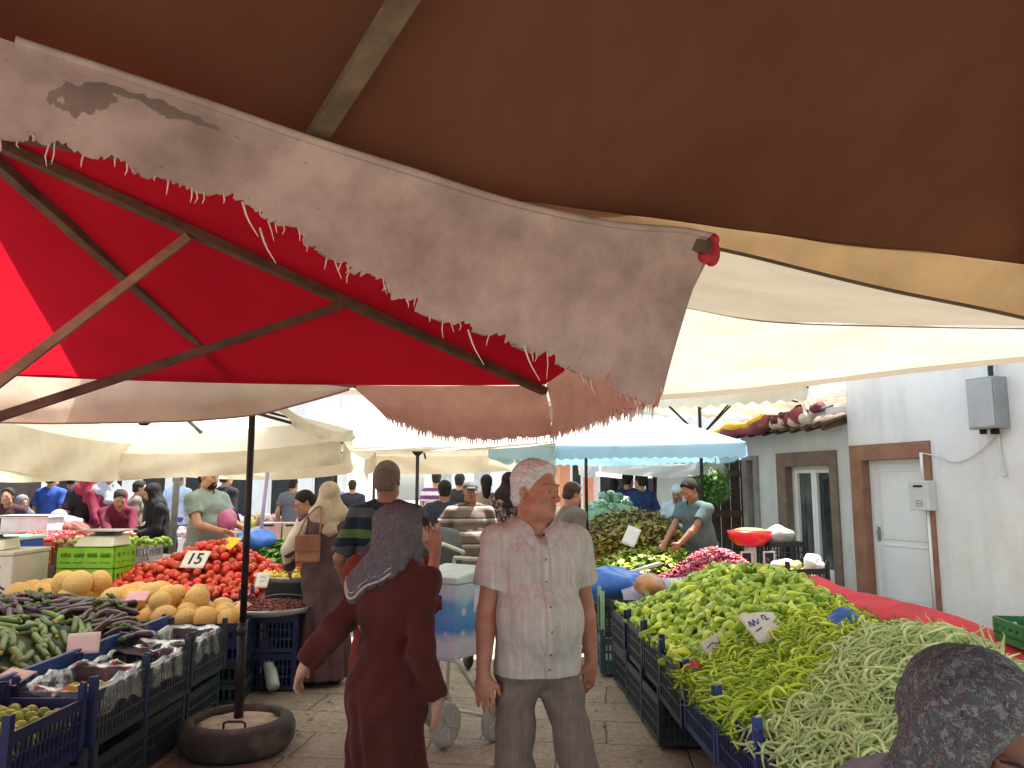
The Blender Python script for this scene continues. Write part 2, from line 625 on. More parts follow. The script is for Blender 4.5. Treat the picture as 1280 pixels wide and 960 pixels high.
def plaster(name, col, stain):
    T = NT(name)
    tc = T.n('TexCoord')
    nz = T.n('TexNoise', Scale=.9, Detail=9., Roughness=.65)
    T.l(tc.outputs['Object'], nz.inputs['Vector'])
    o = T.ramp(nz.outputs[0], [(.3, srgb(stain)), (.62, srgb(col))])
    mp = T.n('Mapping'); mp.inputs['Scale'].default_value = (2.3, 2.3, .5)
    T.l(tc.outputs['Object'], mp.inputs[0])
    st = T.n('TexNoise', Scale=1.2, Detail=6.)
    T.l(mp.outputs[0], st.inputs['Vector'])
    f = T.ramp(st.outputs[0], [(.28, (.84, .83, .81, 1)), (.5, (1, 1, 1, 1))])
    o = T.mix(1., o, f, 'MULTIPLY')
    p = T.n('BsdfPrincipled'); p.inputs['Roughness'].default_value = .85; p.inputs['Specular IOR Level'].default_value = .2
    T.l(o, p.inputs['Base Color'])
    b = T.n('TexNoise', Scale=38., Detail=6.)
    T.l(tc.outputs['Object'], b.inputs['Vector'])
    b2 = T.n('TexNoise', Scale=5., Detail=3.)
    T.l(tc.outputs['Object'], b2.inputs['Vector'])
    ad = T.n('Math', operation='MULTIPLY_ADD'); T.l(b2.outputs[0], ad.inputs[0]); ad.inputs[1].default_value = 2.5; T.l(b.outputs[0], ad.inputs[2])
    bp = T.n('Bump', Strength=.35, Distance=.008)
    T.l(ad.outputs[0], bp.inputs['Height']); T.l(bp.outputs[0], p.inputs['Normal'])
    T.l(p.outputs[0], T.out.inputs[0])
    return T.m

M_white = plaster('whitewash', 'e0e0de', 'd2d1ce')
M_white2 = plaster('whitewash_old', 'd2d3d4', 'bbbcbc')
M_stone = mat('brown_stone_trim', '8a6450', .75, .22, 6., .3, 40.)
M_stone2 = mat('greybrown_trim', '75625a', .75, .22, 6., .3, 40.)
M_pvc = mat('white_pvc', 'dfe1e2', .35, .04, 3., spec=.5)
M_dark = mat('dark_inside', '1a1715', .9, .3)
M_grey = mat('grey_metal', '8f9293', .45, .12, 5., metal=.2)
M_lgrey = mat('light_grey_box', 'c2c4c2', .5, .06, 4.)
M_black = mat('black_plastic', '1c1c1e', .5, .2)
M_cable = mat('white_cable', 'c8c8c8', .5, .05)

def glass_mat():
    T = NT('window_glass')
    p = T.n('BsdfPrincipled')
    p.inputs['Base Color'].default_value = srgb('3b4545'); p.inputs['Roughness'].default_value = .08
    p.inputs['Specular IOR Level'].default_value = .8
    nz = T.n('TexNoise', Scale=2.5, Detail=3.); tc = T.n('TexCoord'); T.l(tc.outputs['Object'], nz.inputs['Vector'])
    o = T.ramp(nz.outputs[0], [(.35, srgb('2c3434')), (.7, srgb('566060'))])
    T.l(o, p.inputs['Base Color'])
    T.l(p.outputs[0], T.out.inputs[0])
    return T.m
M_glass = glass_mat()

def wall_front(mb, s0, s1, z0, z1, holes, deep=.22, y0=0., mi=0):
    """front face with openings and their reveals; local x along, y into the wall, z up"""
    xs = sorted({s0, s1, *[h[0] for h in holes], *[h[1] for h in holes]})
    zs = sorted({z0, z1, *[h[2] for h in holes], *[h[3] for h in holes]})
    for a, b in zip(xs, xs[1:]):
        for c, d in zip(zs, zs[1:]):
            if any(h[0] <= a + 1e-6 and b <= h[1] + 1e-6 and h[2] <= c + 1e-6 and d <= h[3] + 1e-6 for h in holes):
                continue
            mb.add([(a, y0, c), (b, y0, c), (b, y0, d), (a, y0, d)], [(0, 1, 2, 3)], mi)
    for a, b, c, d in holes:
        y1 = y0 + deep
        mb.add([(a, y0, c), (a, y1, c), (a, y1, d), (a, y0, d)], [(0, 1, 2, 3)], mi)
        mb.add([(b, y0, c), (b, y0, d), (b, y1, d), (b, y1, c)], [(0, 1, 2, 3)], mi)
        mb.add([(a, y0, d), (a, y1, d), (b, y1, d), (b, y0, d)], [(0, 1, 2, 3)], mi)
        mb.add([(a, y0, c), (b, y0, c), (b, y1, c), (a, y1, c)], [(0, 1, 2, 3)], mi)

def ring(mb, a, b, c, d, w, y0, y1, bottom=True, mi=0):
    """rectangular frame of bars of width w inside the rectangle, butted"""
    mb.box(a, a + w, y0, y1, c, d, mi); mb.box(b - w, b, y0, y1, c, d, mi)
    mb.box(a + w, b - w, y0, y1, d - w, d, mi)
    if bottom: mb.box(a + w, b - w, y0, y1, c, c + w, mi)

# near house with the door
house = thing('white_house', 'tall whitewashed house on the right with a brown framed white door and meter boxes', 'house', WP, WROT)
sL, zT = wallpt(1063, 556); sR, _ = wallpt(1163, 553)
zT = 2.16
fw = .2
dL, dR = sL + fw, sR - .1
wb = MB()
wall_front(wb, .0, 13., 0, 5.2, [(dL, dR, .12, zT - fw)], .3)
wb.add([(0, 0, 0), (0, 5, 0), (0, 5, 5.2), (0, 0, 5.2)], [(0, 1, 2, 3)])
wb.add([(0, 0, 5.2), (0, 5, 5.2), (13, 5, 5.2), (13, 0, 5.2)], [(0, 1, 2, 3)])
wb.add([(13, 0, 0), (13, 0, 5.2), (13, 5, 5.2), (13, 5, 0)], [(0, 1, 2, 3)])
wb.add([(0, 5, 0), (13, 5, 0), (13, 5, 5.2), (0, 5, 5.2)], [(0, 1, 2, 3)])
obj('wall', wb, M_white, house)
t = MB()
t.box(sL, dL + .006, -.035, .098, 0, zT - fw - .006); t.box(dR - .006, sR, -.035, .098, 0, zT - fw - .006); t.box(sL, sR, -.035, .098, zT - fw - .006, zT)
obj('door_surround', t, M_stone, house, bevel=.006)
d = MB(); ring(d, dL, dR, .12, zT - fw, .055, .1, .17, False)
dr = obj('door', MB().box(dL + .055, dR - .055, .125, .16, .12, zT - fw - .055), M_pvc, house)
obj('frame', d, M_pvc, dr, bevel=.004)
p = MB()
for (z0, z1) in ((.25, .86), (.98, zT - fw - .16)):
    a, b = dL + .15, dR - .14
    p.box(a, b, .117, .124, z0, z1)
    ring(p, a - .03, b + .03, z0 - .03, z1 + .03, .028, .112, .124)
obj('door_panel', p, M_pvc, dr, bevel=.004)
h = MB(); h.box(dL + .075, dL + .105, .105, .124, .92, 1.1); h.tube([(dL + .09, .10, 1.03), (dL + .09, .07, 1.03), (dL + .18, .07, 1.03)], .009)
obj('handle', h, M_grey, dr)
obj('step', MB().box(dL - .1, dR + .1, -.3, .0, .0, .12), M_stone2, house, bevel=.01)

# fixtures on the near wall
def on_wall(name, label, cat, s, z):
    return thing(name, label, cat, WP + WD * s + Vector((0, 0, z)), WROT)
s, z = wallpt(1252, 536); s2, z2 = wallpt(1234, 474)
zb, zt_ = z, z2
e = on_wall('electric_box', 'large grey metal junction box high on the white wall near the edge of the photo', 'junction box', (s + s2) / 2, zb)
hh = zt_ - zb
b = MB(); b.box(-.17, .17, -.2, -.0, 0, hh); obj('case', b, M_grey, e, bevel=.008)
b = MB(); b.box(-.155, .155, -.215, -.202, .02, hh - .02); obj('lid', b, mat('grey_lid', 'a3a5a6', .5, .08, 4.), e, bevel=.004)
b = MB(); b.tube([(.05, -.08, hh), (.05, -.08, hh + .1), (.05, -.05, hh + .3)], .028, 10); obj('conduit', b, M_black, e)
obj('cable_gland', MB().cbox((-.08, -.1, -.025), (.05, .05, .05)), M_dark, e); obj('cable_gland', MB().cbox((.06, -.1, -.03), (.06, .06, .06)), M_dark, e)
s, z = wallpt(1225, 507)
e = on_wall('wall_switch', 'small grey switch box beside the large junction box', 'switch', s, z)
obj('case', MB().box(-.05, .05, -.04, 0, -.08, .06), M_grey, e, bevel=.006)
obj('plate', MB().box(-.035, .035, -.048, -.041, -.055, .035), M_lgrey, e)
cb = MB(); cb.tube(catmull([(.06, -.02, -.03), (.1, -.03, -.06), (.16, -.02, .01), (.24, -.02, .0)], 12), .012, 6); obj('cable', cb, M_cable, e)
s, z = wallpt(1160, 638); s2, z2 = wallpt(1152, 601)
e = on_wall('meter_box', 'pale grey meter box with a dark slot beside the door frame', 'meter box', s, z)
mh = z2 - z
b = MB(); b.box(-.14, .14, -.13, 0, 0, mh); obj('case', b, M_lgrey, e, bevel=.012)
b = MB(); b.box(-.07, .06, -.136, -.131, mh * .78, mh * .85); obj('meter_slot', b, M_dark, e)
b = MB(); ring(b, -.04, .05, mh * .14, mh * .34, .008, -.135, -.131); b.box(-.02, .03, -.135, -.131, mh * .22, mh * .25); obj('label_mark', b, M_grey, e)
# conduit and loose cables
pts = [(1152, 566), (1157, 600)]
s, z = wallpt(1154, 566); s2, _ = wallpt(1161, 638)
b = MB(); b.tube([(s, -.03, z), (s, -.03, wallpt(1154, 601)[1] )], .022, 10)
b.tube([(s2 + .02, -.03, wallpt(1160, 637)[1]), (s2 + .02, -.03, .05)], .022, 10)
k = tag(obj('conduit_pipe', b, M_pvc, None, True, WP, (0, 0, WROT)), 'thin white conduit pipe running up the wall beside the door', 'pipe')
def wl(px, py, y=-.03):
    s, z = wallpt(px, py); return (s, y, z)
b = MB()
for dz in (0, .018):
    b.tube(catmull([wl(1249, 540), wl(1236, 556 - dz * 60), wl(1215, 572), wl(1195, 577 + dz * 30), wl(1172, 570), wl(1154, 566)], 24), .009, 6)
tag(obj('cable', b, M_cable, None, True, WP, (0, 0, WROT)), 'slack white cables looping from the junction box to the conduit pipe', 'cable')
b = MB(); b.tube(catmull([wl(1250, 541), wl(1252, 560), wl(1255, 580), wl(1258, 594)], 12), .013, 6); b.sphere(wl(1258, 594), .022, 8, 6)
tag(obj('cable', b, M_cable, None, True, WP, (0, 0, WROT)), 'short loose cable hanging straight down below the junction box', 'cable')

# lower house beyond it: windows, old tile roof
low = thing('low_house', 'low white house with brown window surrounds and a ragged old tile roof', 'house', WP, WROT)
sE, _ = wallpt(924, 600)
a1, _ = wallpt(971, 640); b1, _ = wallpt(1046, 640)
a2, _ = wallpt(927, 620); b2, _ = wallpt(946, 620)
zw = wallpt(1000, 565)[1]
zw2 = wallpt(936, 570)[1]
eave = 2.42
wb = MB()
wall_front(wb, sE, -.004, 0, eave + .3, [(a1 + .2, b1 - .13, .35, zw - .2), (a2 + .1, b2 - .08, .5, zw2 - .06)], .3, .06)
wb.add([(sE, .06, 0), (sE, .06, eave + .3), (sE, 5, eave + .3), (sE, 5, 0)], [(0, 1, 2, 3)])
wb.add([(sE, 5, 0), (sE, 5, eave + .3), (-.004, 5, eave + .3), (-.004, 5, 0)], [(0, 1, 2, 3)])
obj('wall', wb, M_white2, low)
def window(a, b, c, d, y, sashes, mat_):
    f = MB(); ring(f, a, b, c, d, .05, y, y + .07)
    w = obj('window', f, mat_, low, bevel=.003)
    gl = MB(); gl.box(a + .05, b - .05, y + .035, y + .042, c + .05, d - .05)
    obj('pane', gl, M_glass, w)
    k = MB()
    wd = (b - a - .1) / sashes
    for i in range(sashes):
        ring(k, a + .05 + i * wd + .002, a + .05 + (i + 1) * wd - .002, c + .052, d - .052, .055, y - .02, y + .03)
    obj('sash', k, mat_, w, bevel=.003)
window(a1 + .2, b1 - .13, .35, zw - .2, .17, 2, M_pvc)
window(a2 + .1, b2 - .08, .5, zw2 - .06, .17, 1, M_pvc)
f = MB()
f.box(a1, a1 + .206, .02, .15, 0, zw - .206); f.box(b1 - .136, b1, .02, .15, 0, zw - .206); f.box(a1, b1, .02, .15, zw - .206, zw)
obj('window_surround', f, M_stone2, low, bevel=.005)
f = MB()
f.box(a2, a2 + .106, .02, .15, 0, zw2 - .066); f.box(b2 - .086, b2, .02, .15, 0, zw2 - .066); f.box(a2, b2, .02, .15, zw2 - .066, zw2)
obj('window_surround', f, mat('grey_trim', '8b8782', .75, .2, 6.), low, bevel=.005)
# corrugated tile roof
rf = MB()
nx, ny = 120, 14
rows = []
for j in range(ny + 1):
    y = -.38 + 4.6 * j / ny
    row = []
    for i in range(nx + 1):
        x = sE - .3 + (0 - sE + .28) * i / nx
        zz = eave + .05 + (y + .38) * .3 + .035 * abs(math.sin(x * 14)) + .012 * math.sin(j * 2.7 + x * 3) + .02 * math.sin(x * 2.2)
        row.append((x, y, zz))
    rows.append(row)
rf.grid(rows)
ro = obj('roof', rf, mat('old_tiles', '6f5a4a', .85, .45, 5., .6, 30., noise2=(9., .55, '3d3833')), low, True)
ro.modifiers.new('thick', 'SOLIDIFY').thickness = .05
f = MB()
for i in range(9):
    x = sE - .2 + (-sE + .1) * i / 8
    f.bar((x, -.33, eave - .01), (x, .6, eave + .25), .07, .08)
obj('rafter', f, mat('old_wood', '4b3a2c', .85, .35, 8.), low)

def rolled_awning(name, label, a, b, r, m1, m2):
    """cloth rolled up on a pole under the eave, lumpy, tied, with a striped end"""
    t = thing(name, label, 'awning', WP, WROT)
    mb = MB()
    a, b = Vector(a), Vector(b)
    pts = [a.lerp(b, i / 22) + Vector((0, .03 * math.sin(i * 1.3), .025 * math.sin(i * .9 + 1))) for i in range(23)]
    mb.tube(pts, [r * (1 + .28 * math.sin(i * 1.1) + .18 * math.sin(i * 2.7)) for i in range(23)], 14)
    obj('cloth', mb, m1, t, True)
    mb = MB()
    pts = [p + Vector((0, -.6 * r, .75 * r)) for p in pts[:15]]
    mb.tube(pts, [r * .62 * (1 + .2 * math.sin(i * 1.7)) for i in range(15)], 12)
    obj('stripe', mb, m2, t, True)
    mb = MB(); mb.tube([a + (a - b).normalized() * .12, b + (b - a).normalized() * .2], .018, 8); obj('pole', mb, M_grey, t)
    for k in (3, 8, 14, 19):
        mb = MB()
        c = a.lerp(b, k / 22) + Vector((0, .0, .02))
        mb.lathe([(r * 1.25, -.01), (r * 1.27, .01)], 14, 0, Matrix.Translation(c) @ Matrix.Rotation(R(90), 4, 'Y'))
        obj('tie', mb, M_black, t)
    return t
pL, pR = wl(905, 556, -.62), wl(1058, 512, -.42)
rolled_awning('rolled_awning', 'rolled maroon awning with a yellow edge slung along the old tile eave', pL, pR, .095,
              mat('maroon_cloth', '6d3540', .8, .4, 4., .4, 20., noise2=(3., .6, 'a08c8c')), mat('yellow_cloth', 'd8a032', .8, .3, 5.))
rolled_awning('rolled_awning', 'small bundle of pale torn canvas tied at the house corner above the window', wl(1000, 532, -.52), wl(1050, 520, -.44), .075,
              mat('pale_canvas', 'b5a9a2', .85, .35, 5., .4, 20.), mat('darkred_cloth', '4c2427', .8, .35, 5.))
# brown wooden gate and rear lane behind the low house
gt = thing('wooden_gate', 'dark wooden gate closing the lane past the low white house', 'gate', at(895, 640, 13.6).xy.to_3d(), R(-8))
b = MB()
for i in range(11):
    b.box(-.95 + i * .173, -.95 + i * .173 + .165, 0, .04, .05, 2.1 + .05 * math.sin(i * 2))
obj('boards', b, mat('gate_wood', '3a2f28', .85, .4, 7., .4, 40.), gt)
b = MB()
for z in (.4, 1.1, 1.8): b.box(-.95, .95, -.045, -.003, z, z + .11)
obj('rail', b, mat('old_wood', '4b3a2c'), gt)
for x in (-1.02, 1.02): obj('gate_post', MB().box(x - .06, x + .06, -.03, .09, 0, 2.35), mat('old_wood', '4b3a2c'), gt)

# far buildings
M_far = plaster('far_white', 'e2e3e6', 'd0d2d6')
M_shut = mat('dark_shutter', '23262b', .7, .3, 3.)
def far_house(name, label, x0, x1, y, h, nw, ww, zr, m, mwin, rot=0, dep=6):
    t = thing(name, label, 'building', ((x0 + x1) / 2, y, 0), rot)
    W = (x1 - x0) / 2
    hs = []
    for i in range(nw):
        cx = -W + (i + .5) * 2 * W / nw
        for (a, b) in zr:
            hs.append((cx - ww / 2, cx + ww / 2, a, b))
    mb = MB()
    wall_front(mb, -W, W, 0, h, hs, .25)
    mb.add([(-W, 0, 0), (-W, 0, h), (-W, dep, h), (-W, dep, 0)], [(0, 1, 2, 3)])
    mb.add([(W, 0, 0), (W, dep, 0), (W, dep, h), (W, 0, h)], [(0, 1, 2, 3)])
    mb.add([(-W, dep, 0), (-W, dep, h), (W, dep, h), (W, dep, 0)], [(0, 1, 2, 3)])
    obj('wall', mb, m, t)
    mb = MB(); mb.box(-W - .3, W + .3, -.35, dep + .3, h + .003, h + .18); mb.box(-W - .1, W + .1, -.12, -.004, h - .25, h)
    obj('roof', mb, mat('far_roof', '8a7365', .8, .3, 2.), t)
    for (a, b, c, d) in hs:
        f = MB(); ring(f, a, b, c, d, .06, .05, .12)
        w = obj('window', f, M_pvc, t)
        k = MB(); k.box(a + .06, b - .06, .09, .1, c + .06, d - .06); obj('pane', k, mwin, w)
    return t
far_house('row_house', 'long white building with dark tall windows behind the stalls on the left', -19, -4.9, 23, 5.5, 11, .8, [(.2, 2.5)], M_far, M_shut)
far_house('row_house', 'bright white building closing the end of the market lane', -4.2, 3.2, 37, 4.6, 4, .9, [(1.0, 2.4)], M_far, mat('far_glass', 'aab2b8', .3, .2, 2.))
far_house('row_house', 'terracotta painted house end just behind the white haired man', 1.15, 1.95, 18.5, 3.4, 1, .32, [(.2, 2.4)], mat('terracotta', 'c08467', .85, .15, 2., .2, 30.), M_shut, 0, 3)
far_house('row_house', 'pale house beyond the leafy greens stall with one dark window', 2.15, 8.5, 21, 5.2, 5, .9, [(1.1, 2.3)], M_far, M_shut)
kb = thing('added_shadow_kiosk', 'added dark kiosk standing for the shadowed area at the left edge behind the red cherries', 'kiosk', (-9.25, 11.4, 0))
b = MB(); b.box(-1.35, 1.35, .0, 1.6, 0, 2.5); obj('wall', b, mat('dark_timber', '2b211b', .85, .35, 5., .3, 30.), kb)  # added block, its dark tone stands for shadow and a dark opening
for x in (-1.3, 1.36): obj('post', MB().box(x - .06, x + .06, -.9, -.78, 0, 2.3), M_black, kb)
b = MB(); b.box(-1.5, 1.5, -1., 1.7, 2.51, 2.6); obj('roof', b, mat('dark_timber'  , '2b211b'), kb)

# scraps on the paving
q = random.Random(77); lb = MB()
for k in range(190):
    x, y = q.uniform(-1.7, .85), q.uniform(2.6, 8.5)
    if q.random() < .5: x = q.choice((q.uniform(-1.75, -1.2), q.uniform(.45, .85)))
    a = q.uniform(0, 6.28); l = q.uniform(.008, .03); w = l * q.uniform(.25, .6)
    c, s = math.cos(a), math.sin(a)
    z = .006
    P = [(-l, 0, 0), (-.2 * l, -w, .006), (l, 0, .002), (.1 * l, w, .007)]
    lb.add([(x + c * u - s * v, y + s * u + c * v, z + h) for u, v, h in P], [(0, 1, 2, 3)], q.choice((0, 0, 1, 2)))
tag(obj('litter', lb, [mat('scrap_green', '6c8038', .8, .3, 30.), mat('scrap_brown', '6a5a44', .9, .3, 30.), mat('scrap_pale', 'b8b4a4', .9, .2, 30.)]), 'leaf scraps and small litter strewn over the paving of the aisle', 'litter', kind='stuff')
# round clipped tree by the gate
tr = thing('clipped_tree', 'small round clipped tree standing in front of the dark wooden gate', 'tree', at(884, 600, 12.6).xy.to_3d())
b = MB(); b.tube([(0, 0, 0), (.02, .01, .8), (-.01, .02, 1.4), (.02, 0, 1.7)], [.06, .05, .04, .025], 9)
for k in range(6):
    a = k * 1.05; b.tube([(0, .01, 1.25 + .05 * k), (.22 * math.cos(a), .22 * math.sin(a), 1.6 + .05 * k)], [.02, .008], 6)
obj('trunk', b, mat('bark', '4a3b2e', .9, .3, 12., .5), tr, True)
b = MB()
for k in range(2600):
    d = Vector((rnd.gauss(0, 1), rnd.gauss(0, 1), rnd.gauss(0, 1))).normalized() * (rnd.random() ** .35) * .38
    d *= 1 + .12 * math.sin(d.x * 17) * math.sin(d.z * 13 + 1)
    c = Vector((0, 0, 1.68)) + d
    a = Vector((rnd.gauss(0, 1), rnd.gauss(0, 1), rnd.gauss(0, 1))).normalized()
    q = a.orthogonal().normalized()
    L, w = rnd.uniform(.03, .05), rnd.uniform(.012, .02)
    b.add([c - a * L, c + q * w, c + a * L, c - q * w], [(0, 1, 2, 3)], rnd.choice((0, 0, 1)))
obj('crown', b, [mat('leaf_green', '4c7a34', .6, .35, 8.), mat('leaf_pale', '83a850', .6, .3, 8.)], tr)

# world, sun, camera
SUN = Vector((.25, .22, 1.)).normalized()
el = math.asin(SUN.z)
w = bpy.data.worlds.new('World'); scene.world = w; w.use_nodes = True
wt = w.node_tree; wt.nodes.clear()
sky = wt.nodes.new('ShaderNodeTexSky'); sky.sky_type = 'NISHITA'; sky.sun_disc = False
sky.sun_elevation = el; sky.sun_rotation = math.atan2(SUN.x, SUN.y)
sky.dust_density = 2.5; sky.air_density = 1.
bg = wt.nodes.new('ShaderNodeBackground'); bg.inputs[1].default_value = .125
wo = wt.nodes.new('ShaderNodeOutputWorld')
hz = wt.nodes.new('ShaderNodeHueSaturation'); hz.inputs['Saturation'].default_value = .55
wt.links.new(sky.outputs[0], hz.inputs['Color']); wt.links.new(hz.outputs[0], bg.inputs[0]); wt.links.new(bg.outputs[0], wo.inputs[0])
L = bpy.data.lights.new('sun', 'SUN'); L.energy = 4.8; L.angle = R(.53); L.color = (1, .95, .87)
lo = bpy.data.objects.new('sun', L); C.objects.link(lo)
lo.rotation_euler = (-SUN).to_track_quat('-Z', 'Y').to_euler()
lo.location = SUN * 40

cam = bpy.data.cameras.new('camera'); cam.sensor_width = 36.; cam.sensor_fit = 'HORIZONTAL'
cam.lens = 36. * FPX / 1280.; cam.clip_end = 400.; cam.clip_start = .05
co = bpy.data.objects.new('camera', cam); C.objects.link(co)
co.location = (0, 0, CAMZ); co.rotation_euler = (math.pi / 2 + PITCH, 0, 0)
scene.camera = co
scene.view_settings.view_transform = 'Standard'; scene.view_settings.look = 'None'
scene.view_settings.exposure = 1.92; scene.view_settings.gamma = 1.
scene.view_settings.use_white_balance = True; scene.view_settings.white_balance_temperature = 6500.; scene.view_settings.white_balance_tint = 3.
cy = scene.cycles
cy.use_denoising = True; cy.max_bounces = 10; cy.diffuse_bounces = 6; cy.transmission_bounces = 8; cy.transparent_max_bounces = 12
cy.use_adaptive_sampling = True; cy.adaptive_threshold = .015
cy.sample_clamp_indirect = 8.
scene.render.threads_mode = 'AUTO'
# ------------------------------------------------------------------ canopies overhead
M_brown = cloth_mat('brown_canvas', '5a3c30', '8a5236', .018, stain='3c2620', sscale=.75, stretch=(1, .35, 1))
M_tan = cloth_mat('tan_canvas', '9a8468', 'b08c62', .15, dirt=.35, sscale=3.)
M_red = cloth_mat('red_canvas', 'b01e32', 'd81e34', .19, dirt=.22, sscale=1.6)
M_torn = cloth_mat('torn_canvas', 'c4aca6', 'cca69e', .14, stain='877771', sscale=3.2, speck=(85., .74, '6d5a58'))
M_pink = cloth_mat('pink_canvas', 'cdaaa0', 'd8a898', .3, stain='b8928a', sscale=5.)
M_beige = cloth_mat('beige_canvas', 'd2c6ba', 'd8cab8', .4, dirt=.22, sscale=4.)
M_cream = cloth_mat('cream_canvas', 'dcd4c4', 'e0d6c0', .38, dirt=.22, sscale=3.)
M_whitec = cloth_mat('white_canvas', 'ecebe6', 'f2eee4', .58, dirt=.12, sscale=2.5)
M_shadec = cloth_mat('shade_toned_canvas', 'aaa096', 'b0a290', .2, dirt=.2, sscale=2., stretch=(.5, 1, 2.5))  # near half of the white canopy, its shade mixed into the colour
M_litc = cloth_mat('sun_toned_canvas', 'd8d3c6', 'e0dacb', .21, stain='b8a480', sscale=2.2, stretch=(.6, .6, 3))  # lighter copy of the same canopy, sunlight mixed into the colour
M_bluec = cloth_mat('blue_canvas', 'b4d4e2', 'a8d0e4', .4, dirt=.15, sscale=2.5)
M_bluer = cloth_mat('pale_blue_canvas', 'dfeaf0', 'b8dcf0', .45, dirt=.1, sscale=2.5)
M_navyc = cloth_mat('navy_canvas', '3c4c78', '4a5f98', .35, dirt=.2)
M_rib = mat('weathered_wood', '5d4a3e', .8, .4, 9., .3, 50.)
M_ribL = mat('pale_wood', '94806c', .8, .35, 9., .4, 50.)
M_rib_dark = mat('dark_wood', '3a2622', .8, .35, 9., .3, 50.)
M_pole = mat('dark_pole', '2e2a2a', .55, .3, 6., metal=.3)
M_beam = mat('beam_wood', '6b5a48', .8, .35, 8., .4, 45.)
M_thread = mat('canvas_thread', 'ddc9c2', .9, .1)

# -- brown canopy over the photographer
roof0 = [at(-420, 0, 1.62), at(-60, 52, 1.8), at(250, 140, 2.0), at(500, 222, 2.2), at(680, 264, 2.45), at(900, 284, 2.75), at(1100, 312, 2.8), at(1290, 333, 2.75), at(1500, 365, 2.6)]
apex_y = .25
mid = [Vector((p.x * .75 + .1, apex_y + .2 * i / 8, 2.98 + .06 * math.sin(i))) for i, p in enumerate(roof0)]
rear = [Vector((p.x * 1.0 + .1, -1.9, 2.42)) for p in roof0]
bt = thing('market_umbrella', 'big dark brown canopy roofing the top of the photo with a tan hanging edge', 'umbrella', (0, 0, 0))
b = MB(); Gb = sheet(b, [roof0, mid], 120, 60, .022, 2.6, 1.); sheet(b, [mid, rear], 60, 24, .012, 2.2, 1.)
obj('canopy', b, M_brown, bt, True)
val_t = [p + Vector((0, -.012, .03)) for p in roof0[3:]]
val_b = [at(500, 212, 2.215), at(680, 272, 2.47), at(900, 312, 2.8), at(1100, 360, 2.86), at(1290, 400, 2.82), at(1500, 455, 2.68)]
b = MB(); G = sheet(b, [val_t, val_b], 90, 10, .012, 3.5, 4.)
va = obj('valance', b, M_tan, bt, True)
b = MB(); b.tube(G[-1], .007, 6); obj('piping', b, mat('brown_piping', '55443a', .8, .2), va, True)
beam_a, beam_b = at(384, 172, 2.07), Vector((.6, .25, 2.93))
b = MB(); b.bar(beam_a + Vector((0, 0, -.045)), beam_b + Vector((0, 0, -.03)), .055, .035)
obj('rib', b, M_beam, bt, bevel=.004)
for e_ in (roof0[7] + Vector((0, -.02, -.03)), Vector((-2.2, -1.85, 2.42)), Vector((2.5, -1.85, 2.42))):
    b = MB(); b.bar(e_ + Vector((0, 0, .0)), beam_b + Vector((0, 0, .0)), .04, .03); obj('rib', b, M_beam, bt)
b = MB(); b.tube([(.72, -.55, 0), (.72, -.55, 2.86)], .022, 12); obj('pole', b, M_pole, bt, True)

# -- red umbrella with the torn flap on the left
A = at(-53, 147, 3.0)
NR = at(888, 300, 2.62); NL = at(-420, -96, 1.25)
FR = at(681, 481, 4.75); FL = at(-300, 452, 4.6)
rt = thing('market_umbrella', 'red umbrella on wooden ribs with a long torn pinkish grey flap', 'umbrella', (0, 0, 0))
def tri(mb, a, b_, c, n=26, sag=.05, amp=.012, seed=0):
    G = []
    for j in range(n + 1):
        v = j / n
        p, q = a.lerp(b_, v), a.lerp(c, v)
        G.append([p.lerp(q, i / n) + Vector((0, 0, -sag * v * 4 * (i / n) * (1 - i / n) * (.4 + .6 * v) + amp * min(1., 14 * (i / n) * (1 - i / n)) * min(1., 5 * (1 - v)) * float(snoise(v * 7, i / n * 5 * v, seed, seed)))) for i in range(n + 1)])
    mb.grid(G)
b = MB(); tri(b, A, NR, FR, sag=.03, seed=1); tri(b, A, FR, FL, sag=.05, seed=2)
FLL, NLL = Vector((-5.2, 4.3, 2.4)), Vector((-4.6, 1.1, 2.5))
tri(b, A, FL, FLL, sag=.05, seed=3); tri(b, A, FLL, NLL, sag=.05, seed=4); tri(b, A, NLL, NL, sag=.02, seed=5); NEARPANEL = b
dn = Vector((0, 0, -.035))
def rib(a, b_, w=.058, h=.045, m=M_rib):
    k = MB(); k.bar(a, b_, w, h); return obj('rib', k, m, rt, bevel=.003)
rib(A + dn, FR + dn * 1.2); rib(A + dn, NR + dn); 
FM = at(300, 466, 4.72)
rib(A + dn * 1.2, FM + dn); rib(A + dn, FL + dn); rib(A + dn, FLL + dn)
hub = Vector((A.x - .05, A.y + .05, 1.78))
def strut(px, py, frac, end, m, w=.056):
    """brace from the sliding hub on the pole up to a point of a rib"""
    p = A.lerp(end, frac) + dn * 2.1
    k = MB(); k.bar(hub, p, w, .04); obj('strut', k, m, rt, bevel=.003)
strut(165, 240, .30, FR, M_ribL, .062)
strut(355, 328, .555, FR, M_rib)
b = MB(); b.tube([(A.x - .05, A.y + .05, 0), (A.x - .03, A.y + .02, A.z - .02)], .026, 12); obj('pole', b, M_pole, rt, True)
b = MB(); b.lathe([(.05, -.07), (.07, -.05), (.07, .03), (.05, .05)], 14, 0, Matrix.Translation(hub)); obj('hub', b, M_rib_dark, rt, True)

